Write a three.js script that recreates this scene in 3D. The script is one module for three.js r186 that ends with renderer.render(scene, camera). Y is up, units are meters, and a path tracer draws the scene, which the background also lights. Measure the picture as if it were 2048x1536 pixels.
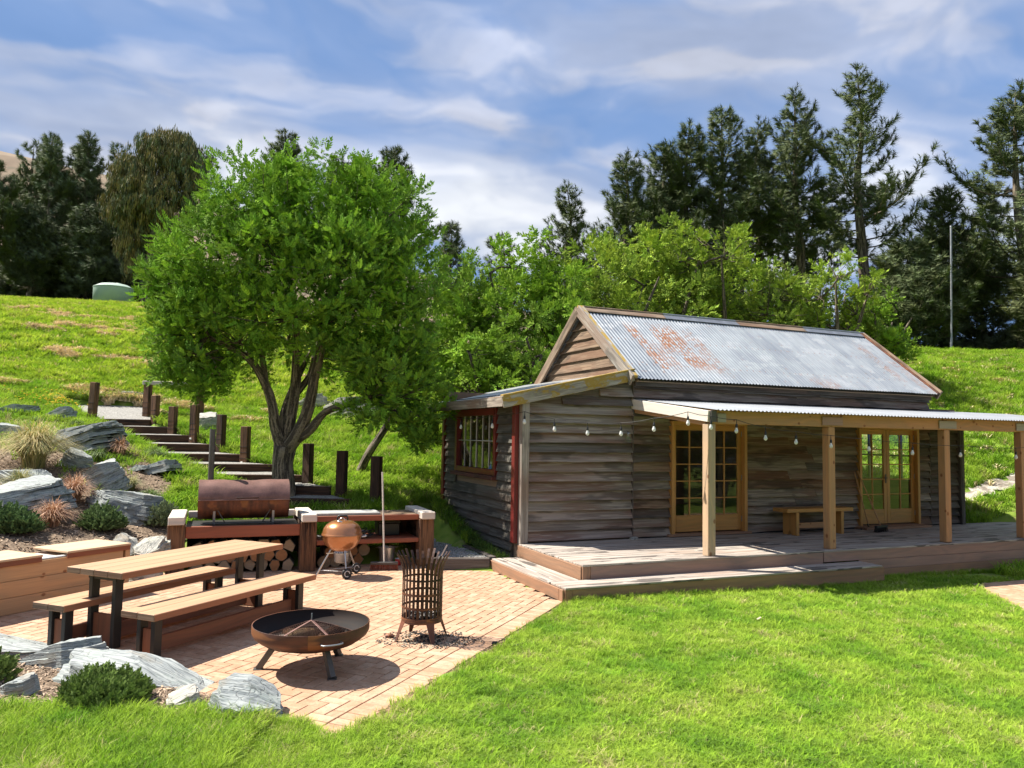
import * as THREE from 'three';
import { mergeGeometries, mergeVertices, toCreasedNormals } from 'three/addons/utils/BufferGeometryUtils.js';
import { createNoise2D, createNoise3D } from 'simplex-noise';

// ---------------------------------------------------------------- random numbers and noise (all seeded)
const rng = (s) => () => { s = (s + 0x6d2b79f5) | 0; let t = Math.imul(s ^ (s >>> 15), 1 | s); t = (t + Math.imul(t ^ (t >>> 7), 61 | t)) ^ t; return ((t ^ (t >>> 14)) >>> 0) / 4294967296; };
const R0 = rng(77);
const n2 = createNoise2D(rng(5)), n3 = createNoise3D(rng(9));
const { lerp, clamp, smoothstep: ss } = THREE.MathUtils;
const fbm2 = (x, y, o = 4) => { let s = 0, a = 0.5; for (let i = 0; i < o; i++, a *= 0.5, x = x * 2.03 + 7.1, y = y * 2.03 - 3.7) s += a * n2(x, y); return s; };
const V = (x, y, z) => new THREE.Vector3(x, y, z);

// ---------------------------------------------------------------- camera
const scene = new THREE.Scene();
const camera = new THREE.PerspectiveCamera(53.6, 4 / 3, 0.1, 3000);
camera.position.set(0, 2.1, 0);
camera.rotation.order = 'YXZ';
camera.rotation.set(0.0686, 0, 0.017);
scene.add(camera);

const renderer = new THREE.WebGLRenderer({ antialias: true });
renderer.setSize(1024, 768);
renderer.toneMapping = THREE.LinearToneMapping;
renderer.toneMappingExposure = 2.45;
renderer.shadowMap.enabled = true;

// ---------------------------------------------------------------- sky: blue air, high streaks of cirrus, a white bank low down
const SKY_TURN = 0.5236;
const SUN = V(-0.576, 0.809, -0.112).normalize();
{
  const W = 2560, H = 1280, d = new Float32Array(W * H * 4);
  for (let r = 0; r < H; r++) {
    const up = ((r + 0.5) / H - 0.5) * Math.PI, y = Math.sin(up), c = Math.cos(up), e = Math.max(0, up * 57.2958);
    for (let k = 0; k < W; k++) {
      const o = (r * W + k) * 4;
      d[o + 3] = 1;
      if (y <= 0) { d[o] = 0.10; d[o + 1] = 0.12; d[o + 2] = 0.13; continue; }
      const a = ((k + 0.5) / W - 0.5) * 2 * Math.PI + SKY_TURN, x = Math.cos(a) * c, z = Math.sin(a) * c;
      const t = ss(e, 0, 40);
      let cr = lerp(0.078, 0.044, t), cg = lerp(0.155, 0.114, t), cb = lerp(0.30, 0.265, t);
      // layer of thin cloud on a plane overhead
      const q = 1 / (y + 0.12), px = x * q, pz = z * q;
      const wx = fbm2(px * 0.9 + 3, pz * 0.9, 4) * 0.6, wz = fbm2(px * 0.9 - 9, pz * 0.9 + 4, 4) * 0.6;
      const veil = fbm2(px * 0.55 + wx * 0.45 + 1.3, pz * 0.9 + wz * 0.45 + 2.1, 6);
      const wisp = fbm2((px + pz * 0.35) * 1.2 + wx * 0.8, (pz - px * 0.25) * 2.6 + wz * 0.8 + 11, 7);
      let al = clamp(0.20 + ss(veil, -0.5, 0.4) * 0.50 + ss(wisp, -0.1, 0.5) * 0.50, 0, 1);
      // low bank, thick in streets and thin between
      const az = fbm2(x * 2.1 + 5.2, z * 2.1 + 0.4, 3);
      const top = 19.5 + az * 9, bank = ss(e, 2, 12) * (1 - ss(e, top - 3.5, top + 4.5));
      const puff = fbm2(x * 2.2 + 2 + wx * 0.35, z * 2.2 + e * 0.085 + wz * 0.2, 6) * 1.05 + fbm2(x * 12 + wx, z * 12 + e * 0.35, 4) * 0.13;
      const ba = bank * ss(puff, -0.5, 0.42);
      al = 1 - (1 - al * ss(e, 3, 16)) * (1 - ba * 0.88);
      const lit = 0.80 + 0.22 * clamp(puff + wisp * 0.5, -1, 1), thin = 1 - ba;
      cr = lerp(cr, lerp(0.44, 0.31, thin) * lit, al); cg = lerp(cg, lerp(0.455, 0.335, thin) * lit, al); cb = lerp(cb, lerp(0.48, 0.41, thin) * lit, al);
      d[o] = cr; d[o + 1] = cg; d[o + 2] = cb;
    }
  }
  const sky = new THREE.DataTexture(d, W, H, THREE.RGBAFormat, THREE.FloatType);
  sky.mapping = THREE.EquirectangularReflectionMapping;
  sky.magFilter = sky.minFilter = THREE.LinearFilter;
  sky.needsUpdate = true;
  scene.background = sky;
  scene.environment = sky;
}
const sun = new THREE.DirectionalLight(new THREE.Color(1, 0.93, 0.82), 4.6);
sun.position.copy(SUN).multiplyScalar(80).add(V(0, 0, -20));
sun.target.position.set(0, 0, -20);
sun.castShadow = true;
sun.shadow.mapSize.set(4096, 4096);
Object.assign(sun.shadow.camera, { left: -60, right: 60, top: 60, bottom: -60, near: 1, far: 220 });
scene.add(sun, sun.target);

// ---------------------------------------------------------------- helpers: objects, names
const taken = new Map();
const numbered = (n) => { const k = taken.get(n) ?? 0; taken.set(n, k + 1); return k ? n + '_' + String(k).padStart(3, '0') : n; };
function tag(o, label, category, group, kind) {
  if (label) o.userData.label = label;
  if (category) o.userData.category = category;
  if (group) o.userData.group = group;
  if (kind) o.userData.kind = kind;
  return o;
}
function obj(name, geo, m, parent = scene) {
  const g = Array.isArray(geo) ? (geo.length > 1 ? mergeGeometries(geo) : geo[0]) : geo;
  const o = new THREE.Mesh(g, m);
  o.name = parent === scene ? numbered(name) : name;
  o.castShadow = o.receiveShadow = true;
  parent.add(o);
  return o;
}
function thing(name, label, category, [x, y, z] = [0, 0, 0], turn = 0, group) {
  const o = new THREE.Group();
  o.name = numbered(name);
  o.position.set(x, y, z); o.rotation.y = turn;
  scene.add(o);
  return tag(o, label, category, group);
}
const struct = (name, geo, m) => tag(obj(name, geo, m), null, null, null, 'structure');
function instanced(name, geo, m, list, parent, label, category) {   // list of [Matrix4, Color|null]
  const o = new THREE.InstancedMesh(geo, m, list.length);
  o.name = parent === scene ? numbered(name) : name;
  list.forEach(([mt, c], i) => { o.setMatrixAt(i, mt); if (c) o.setColorAt(i, c); });
  o.castShadow = o.receiveShadow = true;
  o.userData.kind = 'stuff';
  if (label) tag(o, label, category);
  parent.add(o);
  return o;
}
// ---------------------------------------------------------------- helpers: geometry
const finish = (pos, uv, idx) => {
  const g = new THREE.BufferGeometry();
  g.setAttribute('position', new THREE.Float32BufferAttribute(pos, 3));
  g.setAttribute('uv', new THREE.Float32BufferAttribute(uv, 2));
  if (idx) g.setIndex(idx);
  g.computeVertexNormals();
  return g.index ? g.toNonIndexed() : g;
};
// box projection of uv in metres, length axis of the piece along u
function boxUV(g, along = 0, ou = 0, ov = 0) {
  const p = g.attributes.position, n = g.attributes.normal, uv = new Float32Array(p.count * 2), A = ['x', 'y', 'z'];
  const o1 = (along + 1) % 3, o2 = (along + 2) % 3, get = (b, i, k) => (k === 0 ? b.getX(i) : k === 1 ? b.getY(i) : b.getZ(i));
  for (let i = 0; i < p.count; i++) {
    const na = [Math.abs(n.getX(i)), Math.abs(n.getY(i)), Math.abs(n.getZ(i))];
    if (na[along] > 0.8) { uv[2 * i] = get(p, i, o1) * 0.25 + ou; uv[2 * i + 1] = get(p, i, o2) + ov; }
    else { const w = na[o1] > na[o2] ? o2 : o1; uv[2 * i] = get(p, i, along) + ou; uv[2 * i + 1] = get(p, i, w) + (w === o1 ? 0 : 0.37) + ov; }
  }
  g.setAttribute('uv', new THREE.BufferAttribute(uv, 2));
  return g;
}
// chamfered box, 44 triangles, centred
function cbox(w, h, d, c = 0.004, along = -1, ou = null, ov = null) {
  c = Math.min(c, w * 0.45, h * 0.45, d * 0.45);
  const s = [w / 2, h / 2, d / 2], pos = [];
  const P = (sx, sy, sz, ax) => { const q = [sx * s[0], sy * s[1], sz * s[2]], g = [sx, sy, sz]; for (let k = 0; k < 3; k++) if (k !== ax) q[k] -= g[k] * c; return q; };
  const quad = (a, b, e, f, nx, ny, nz) => { // orient to outward normal
    const u = [b[0] - a[0], b[1] - a[1], b[2] - a[2]], v = [e[0] - a[0], e[1] - a[1], e[2] - a[2]];
    const cx = u[1] * v[2] - u[2] * v[1], cy = u[2] * v[0] - u[0] * v[2], cz = u[0] * v[1] - u[1] * v[0];
    if (cx * nx + cy * ny + cz * nz < 0) { if (f) pos.push(...a, ...e, ...b, ...a, ...f, ...e); else pos.push(...a, ...e, ...b); }
    else { if (f) pos.push(...a, ...b, ...e, ...a, ...e, ...f); else pos.push(...a, ...b, ...e); }
  };
  for (let ax = 0; ax < 3; ax++) for (const g of [-1, 1]) {
    const mk = (i, j) => { const q = [0, 0, 0]; q[ax] = g; q[(ax + 1) % 3] = i; q[(ax + 2) % 3] = j; return P(...q, ax); };
    const n = [0, 0, 0]; n[ax] = g;
    quad(mk(-1, -1), mk(1, -1), mk(1, 1), mk(-1, 1), ...n);
  }
  for (let ax = 0; ax < 3; ax++) for (const i of [-1, 1]) for (const j of [-1, 1]) {
    const b1 = (ax + 1) % 3, b2 = (ax + 2) % 3, mk = (k, f) => { const q = [0, 0, 0]; q[ax] = k; q[b1] = i; q[b2] = j; return P(...q, f); };
    const n = [0, 0, 0]; n[b1] = i; n[b2] = j;
    quad(mk(-1, b1), mk(1, b1), mk(1, b2), mk(-1, b2), ...n);
  }
  for (const i of [-1, 1]) for (const j of [-1, 1]) for (const k of [-1, 1]) quad(P(i, j, k, 0), P(i, j, k, 1), P(i, j, k, 2), null, i, j, k);
  const g = new THREE.BufferGeometry();
  g.setAttribute('position', new THREE.Float32BufferAttribute(pos, 3));
  g.computeVertexNormals();
  if (along < 0) along = w >= h && w >= d ? 0 : h >= d ? 1 : 2;
  return boxUV(g, along, ou ?? R0() * 7, ov ?? R0() * 5);
}
const at = (g, x, y, z) => g.translate(x, y, z);
const bx = (w, h, d, x, y, z, c = 0.004) => cbox(w, h, d, c).translate(x, y, z);
// bar of rectangular section from a to b
function bar(a, b, w, t, c = 0.003, roll = 0) {
  const v = b.clone().sub(a), L = v.length(), g = cbox(L, w, t, c, 0);
  if (roll) g.rotateX(roll);
  const q = new THREE.Quaternion();
  const x = v.normalize(), up = Math.abs(x.y) > 0.98 ? V(0, 0, 1) : V(0, 1, 0), z = x.clone().cross(up).normalize(), y = z.clone().cross(x);
  q.setFromRotationMatrix(new THREE.Matrix4().makeBasis(x, y, z));
  g.applyQuaternion(q);
  const m = a.clone().add(b).multiplyScalar(0.5);
  return g.translate(m.x, m.y, m.z);
}
// smooth tapered tube through points
function tube(pts, rad, seg = 8, step = 0.25, cap = true, bumpy = 0) {
  const curve = new THREE.CatmullRomCurve3(pts, false, 'centripetal'), L = curve.getLength(), n = Math.max(2, Math.ceil(L / step)), pos = [], uv = [], idx = [];
  const rAt = (t) => { const f = t * (rad.length - 1), i = Math.min(rad.length - 2, Math.floor(f)); return lerp(rad[i], rad[i + 1], f - i); };
  let N = V(1, 0, 0), tan0 = null;
  for (let i = 0; i <= n; i++) {
    const t = i / n, p = curve.getPointAt(t), T = curve.getTangentAt(t);
    if (!tan0) N = Math.abs(T.y) < 0.9 ? V(0, 1, 0) : V(1, 0, 0);
    N = N.clone().sub(T.clone().multiplyScalar(N.dot(T))).normalize(); tan0 = T;
    const B = T.clone().cross(N), r = rAt(t);
    for (let k = 0; k <= seg; k++) {
      const a = (k / seg) * Math.PI * 2, rr = r * (1 + (bumpy ? bumpy * (n3(Math.cos(a) * 2 + p.x * 1.3, p.y * 1.6, Math.sin(a) * 2 + p.z * 1.3) + 0.6 * n2(a * 3 + p.y * 0.8, p.y * 0.7)) : 0));
      const ca = Math.cos(a) * rr, sa = Math.sin(a) * rr;
      pos.push(p.x + N.x * ca + B.x * sa, p.y + N.y * ca + B.y * sa, p.z + N.z * ca + B.z * sa);
      uv.push((k / seg) * Math.PI * 2 * rad[0], t * L);
    }
  }
  const w = seg + 1;
  for (let i = 0; i < n; i++) for (let k = 0; k < seg; k++) { const a = i * w + k; idx.push(a, a + 1, a + w, a + 1, a + w + 1, a + w); }
  if (cap) for (const e of [0, n]) {
    const p = curve.getPointAt(e / n), c = pos.length / 3; pos.push(p.x, p.y, p.z); uv.push(0, 0);
    for (let k = 0; k < seg; k++) { const a = e * w + k; e ? idx.push(a, a + 1, c) : idx.push(a + 1, a, c); }
  }
  const g = new THREE.BufferGeometry();
  g.setAttribute('position', new THREE.Float32BufferAttribute(pos, 3));
  g.setAttribute('uv', new THREE.Float32BufferAttribute(uv, 2));
  g.setIndex(idx); g.computeVertexNormals();
  return g;
}
const rod = (a, b, r, seg = 8) => tube([a, a.clone().lerp(b, 0.5), b], [r, r], seg, 10);
const lathe = (pts, seg = 40) => new THREE.LatheGeometry(pts.map(([x, y]) => new THREE.Vector2(x, y)), seg);
const mergeSafe = (list) => mergeGeometries(list.map((g) => { const q = g.index ? g.toNonIndexed() : g; for (const k of Object.keys(q.attributes)) if (!['position', 'normal', 'uv'].includes(k)) q.deleteAttribute(k); return q; }));
const M4 = (p, q, s) => new THREE.Matrix4().compose(p, q, s);
const inPoly = (x, z, P) => { let c = false; for (let i = 0, j = P.length - 1; i < P.length; j = i++) if ((P[i][1] > z) !== (P[j][1] > z) && x < ((P[j][0] - P[i][0]) * (z - P[i][1])) / (P[j][1] - P[i][1]) + P[i][0]) c = !c; return c; };
const edgeDist = (x, z, P) => { let b = 1e9; for (let i = 0, j = P.length - 1; i < P.length; j = i++) { const [ax, az] = P[j], [bx_, bz] = P[i], dx = bx_ - ax, dz = bz - az, t = clamp(((x - ax) * dx + (z - az) * dz) / (dx * dx + dz * dz), 0, 1); b = Math.min(b, Math.hypot(x - ax - dx * t, z - az - dz * t)); } return b; };

// ---------------------------------------------------------------- textures
const hash = (x, y, s) => { let h = Math.imul(x, 374761393) ^ Math.imul(y, 668265263) ^ Math.imul(s, 2147483647); h = Math.imul(h ^ (h >>> 13), 1274126177); return ((h ^ (h >>> 16)) >>> 0) / 4294967296; };
function pn(x, y, px, py, s = 1) {        // periodic value noise, 0..1
  const ix = Math.floor(x), iy = Math.floor(y), fx = x - ix, fy = y - iy, u = fx * fx * (3 - 2 * fx), v = fy * fy * (3 - 2 * fy);
  const X = (k) => ((k % px) + px) % px, Y = (k) => ((k % py) + py) % py;
  return lerp(lerp(hash(X(ix), Y(iy), s), hash(X(ix + 1), Y(iy), s), u), lerp(hash(X(ix), Y(iy + 1), s), hash(X(ix + 1), Y(iy + 1), s), u), v);
}
const pf = (u, v, a, b, s, o = 4) => { let t = 0, k = 0.5; for (let i = 0; i < o; i++, a *= 2, b *= 2, k *= 0.5) t += k * pn(u * a, v * b, a, b, s + i); return t / (1 - 2 * k); };
function tex(w, h, sizeU, sizeV, fn, srgb = true) {
  const d = new Uint8Array(w * h * 4), enc = (c) => 255 * (srgb ? (c <= 0.0031308 ? 12.92 * c : 1.055 * Math.pow(c, 1 / 2.4) - 0.055) : c);
  for (let y = 0; y < h; y++) for (let x = 0; x < w; x++) {
    const c = fn((x + 0.5) / w, (y + 0.5) / h), o = (y * w + x) * 4;
    for (let k = 0; k < 3; k++) d[o + k] = clamp(enc(clamp(typeof c === 'number' ? c : c[k], 0, 1)), 0, 255);
    d[o + 3] = 255;
  }
  const t = new THREE.DataTexture(d, w, h);
  t.wrapS = t.wrapT = THREE.RepeatWrapping; t.magFilter = THREE.LinearFilter; t.minFilter = THREE.LinearMipmapLinearFilter;
  if (srgb) t.colorSpace = THREE.SRGBColorSpace;
  t.repeat.set(1 / sizeU, 1 / sizeV); t.needsUpdate = true;
  return t;
}
const mixc = (a, b, t) => [lerp(a[0], b[0], t), lerp(a[1], b[1], t), lerp(a[2], b[2], t)];
const mulc = (a, k) => [a[0] * k, a[1] * k, a[2] * k];
const C3 = (r, g, b) => new THREE.Color().setRGB(r, g, b);
const mat = (o) => { const { rgb, ...p } = o; const m = new (p.transmission || p.clearcoat || p.sheen || p.specularIntensity !== undefined ? THREE.MeshPhysicalMaterial : THREE.MeshStandardMaterial)({ roughness: 0.8, metalness: 0, side: THREE.DoubleSide, ...p }); if (rgb) m.color = C3(...rgb); return m; };

// planed timber: fine straight grain with cathedral figure, value around 1
const figure = (u, v, s) => {
  const w = pf(u, v, 2, 3, s, 3), r = Math.sin((v * 9 + w * 5.5) * 6.283);
  return { fine: pf(u, v, 6, 150, s + 9, 2), ring: r * 0.5 + 0.5, broad: pf(u, v, 3, 10, s + 5, 3) };
};
const tPlaned = tex(1024, 512, 2.6, 0.8, (u, v) => {
  const f = figure(u, v, 3), k = 0.70 + 0.22 * f.fine + 0.13 * f.ring + 0.30 * (f.broad - 0.5);
  return [clamp(k * 1.0, 0, 1), clamp(k * 0.96 - 0.05 * f.ring + 0.03, 0, 1), clamp(k * 0.92 - 0.08 * f.ring + 0.05, 0, 1)];
});
const tKnotty = tex(1024, 512, 2.4, 0.9, (u, v) => {
  let kn = 0, wob = 0;
  for (let i = 0; i < 14; i++) { const ku = hash(i, 1, 5), kv = hash(i, 2, 5); let du = Math.abs(u - ku); du = Math.min(du, 1 - du) * 2.4; let dv = v - kv; dv -= Math.round(dv); dv *= 0.9; const r = Math.hypot(du * 0.75, dv), R = 0.012 + 0.012 * hash(i, 3, 5); kn = Math.max(kn, 1 - ss(r, R * 0.6, R * 1.5)); wob += Math.exp(-(r * r) / 0.004) * (dv > 0 ? 1 : -1) * 0.12; }
  const w = pf(u, v, 2, 2, 31, 3), ring = Math.sin((v * 7 + wob * 3 + w * 4.5) * 6.283) * 0.5 + 0.5, fine = pf(u, v, 8, 130, 33, 2);
  const k = 0.72 + 0.2 * fine + 0.14 * Math.pow(ring, 2), c = [k, k * (0.97 - 0.07 * ring), k * (0.93 - 0.13 * ring)];
  return mixc(c, [0.38, 0.2, 0.1], kn * 0.85);
});
// old weathered boards: silver grey, brown, flakes of oxide red and black stain
const weather = (seed, redness) => (u, v) => {
  const fine = pf(u, v, 10, 190, seed, 3), mid = pf(u, v, 5, 26, seed + 11, 4), big = pf(u, v, 4, 7, seed + 23, 3), crack = pf(u, v, 5, 120, seed + 31, 2), blot = pf(u, v, 12, 12, seed + 41, 4);
  let c = mixc([0.20, 0.175, 0.155], [0.34, 0.315, 0.29], ss(mid * 0.5 + fine * 0.5, 0.32, 0.68));
  c = mixc(c, [0.20, 0.115, 0.075], ss(big, 0.44, 0.68) * 0.55);
  c = mixc(c, [0.21, 0.10, 0.09], redness * 0.7 * ss(blot * 0.7 + big * 0.3, 0.46, 0.6) * (0.35 + 0.6 * fine));
  c = mixc(c, [0.06, 0.055, 0.05], ss(pf(u, v, 6, 7, seed + 51, 4), 0.58, 0.72) * 0.6);
  c = mixc(c, [0.46, 0.44, 0.40], ss(pf(u, v, 9, 40, seed + 61, 3), 0.62, 0.74) * 0.45);
  return mulc(c, crack < 0.2 ? 0.5 : 0.88 + 0.24 * fine);
};
const tWeather = tex(1024, 512, 4.2, 1.3, weather(101, 0.4));
const tWeatherB = tex(1024, 512, 4.2, 1.3, weather(151, 0.1));
const tGrainBump = tex(1024, 512, 2.1, 0.65, (u, v) => 0.55 * pf(u, v, 8, 170, 71, 3) + 0.3 * pf(u, v, 4, 60, 75, 3) + (pf(u, v, 4, 90, 79, 2) < 0.27 ? -0.25 : 0.15), false);
const tDeck = tex(1024, 512, 3.0, 1.1, (u, v) => {
  const fine = pf(u, v, 10, 200, 201, 3), mid = pf(u, v, 4, 22, 205, 4), wet = pf(u, v, 4, 8, 211, 5);
  let c = mixc([0.30, 0.265, 0.24], [0.52, 0.49, 0.45], ss(mid * 0.6 + fine * 0.4, 0.3, 0.7));
  c = mixc(c, [0.34, 0.24, 0.18], ss(pf(u, v, 3, 6, 221, 3), 0.52, 0.72) * 0.6);
  return mixc(mulc(c, 0.85 + 0.3 * fine), [0.07, 0.062, 0.058], ss(wet, 0.66, 0.69) * 0.85);
});
const tSleeper = tex(1024, 512, 1.6, 0.6, (u, v) => {
  const fine = pf(u, v, 8, 120, 301, 3), mid = pf(u, v, 4, 14, 305, 4), crack = pf(u, v, 3, 40, 311, 3);
  const c = mixc([0.085, 0.048, 0.03], [0.24, 0.13, 0.07], ss(mid * 0.55 + fine * 0.45, 0.34, 0.7));
  return mulc(c, crack < 0.30 ? 0.25 : 0.85 + 0.3 * fine);
});
const lichenOn = (lo, hi) => (u, v) => {
  const fine = pf(u, v, 8, 120, 401, 3), mid = pf(u, v, 4, 20, 405, 4), l = pf(u, v, 9, 7, 411, 5), l2 = pf(u, v, 30, 22, 421, 3);
  const c = mixc([0.24, 0.205, 0.17], [0.52, 0.48, 0.42], ss(mid * 0.6 + fine * 0.4, 0.3, 0.7));
  return mixc(mixc(c, [0.44, 0.28, 0.03], ss(l * 0.75 + l2 * 0.25, lo, hi) * 0.9), [0.40, 0.42, 0.30], ss(l2, 0.6, 0.7) * 0.4);
};
const tLichen = tex(768, 384, 2.0, 0.7, lichenOn(0.47, 0.56)), tLichenRich = tex(512, 256, 2.0, 0.7, lichenOn(0.31, 0.45));
const tMottle = tex(512, 512, 0.8, 0.8, (u, v) => 0.62 + 0.5 * (pf(u, v, 6, 6, 501, 5) - 0.5) + 0.35 * (pf(u, v, 60, 60, 511, 3) - 0.5) + 0.2, true);
const tFineBump = tex(512, 512, 0.5, 0.5, (u, v) => 0.5 * pf(u, v, 40, 40, 521, 3) + 0.5 * pf(u, v, 8, 8, 531, 4), false);
const tRust = tex(512, 512, 1.2, 1.2, (u, v) => {
  const a = pf(u, v, 4, 5, 541, 5), b = pf(u, v, 40, 40, 551, 3), s = pf(u, v, 26, 4, 555, 4);
  let c = mixc([0.085, 0.04, 0.03], [0.22, 0.085, 0.045], ss(a * 0.6 + s * 0.4, 0.34, 0.66));
  c = mixc(c, [0.36, 0.16, 0.055], ss(pf(u, v, 6, 6, 561, 4), 0.56, 0.72) * 0.7);
  return mulc(c, 0.75 + 0.5 * b);
});
const tBark = tex(512, 1024, 0.7, 1.5, (u, v) => {
  const r = pf(u, v, 16, 5, 601, 4), f = pf(u, v, 40, 60, 611, 3);
  return mulc(mixc([0.06, 0.047, 0.036], [0.25, 0.205, 0.155], ss(r * 0.75 + f * 0.25, 0.36, 0.62)), 0.8 + 0.4 * f);
});
const tBarkBump = tex(512, 1024, 0.7, 1.5, (u, v) => { const r = pf(u, v, 16, 5, 601, 4); return 0.8 * ss(r, 0.34, 0.62) + 0.2 * pf(u, v, 40, 60, 611, 3); }, false);
const tBrickA = tex(512, 512, 0.9, 0.9, (u, v) => { const a = pf(u, v, 5, 5, 701, 4), b = pf(u, v, 70, 70, 711, 2), p = pf(u, v, 16, 16, 721, 4); return mulc(mixc([0.96, 0.92, 0.88], [0.80, 0.70, 0.62], ss(a, 0.3, 0.75)), (0.80 + 0.30 * b) * (p < 0.3 ? 0.86 : 1)); });
const tGround = tex(640, 640, 6, 6, (u, v) => {
  const a = pf(u, v, 6, 6, 801, 5), b = pf(u, v, 70, 70, 811, 3), c = pf(u, v, 18, 18, 821, 4);
  const g = mixc([0.11, 0.19, 0.016], [0.19, 0.27, 0.03], ss(a * 0.5 + b * 0.5, 0.32, 0.68));
  return mixc(g, [0.26, 0.23, 0.09], ss(c * 0.7 + b * 0.3, 0.56, 0.7) * 0.5);
});
const tMulch = tex(640, 640, 1.4, 1.4, (u, v) => {
  const a = pf(u, v, 8, 8, 831, 4), b = pf(u, v, 50, 90, 841, 3), c = pf(u, v, 120, 60, 851, 2);
  return mixc(mixc([0.09, 0.06, 0.04], [0.36, 0.27, 0.19], ss(b * 0.6 + c * 0.4, 0.34, 0.7)), [0.20, 0.14, 0.09], a * 0.5);
});
const tGravel = tex(1024, 1024, 1.0, 1.0, (u, v) => { let m = 9, id = 0; const n = 44, x = u * n, y = v * n, ix = Math.floor(x), iy = Math.floor(y); for (let i = -1; i < 2; i++) for (let j = -1; j < 2; j++) { const cx = (ix + i + n) % n, cy = (iy + j + n) % n, dx = ix + i + hash(cx, cy, 861) - x, dy = iy + j + hash(cx, cy, 862) - y, dd = dx * dx + dy * dy; if (dd < m) { m = dd; id = hash(cx, cy, 863); } } const g = (0.3 + 0.35 * id); return mulc([g, g * 0.985, g * 0.95], m > 0.30 ? 0.55 : 1); });

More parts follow.
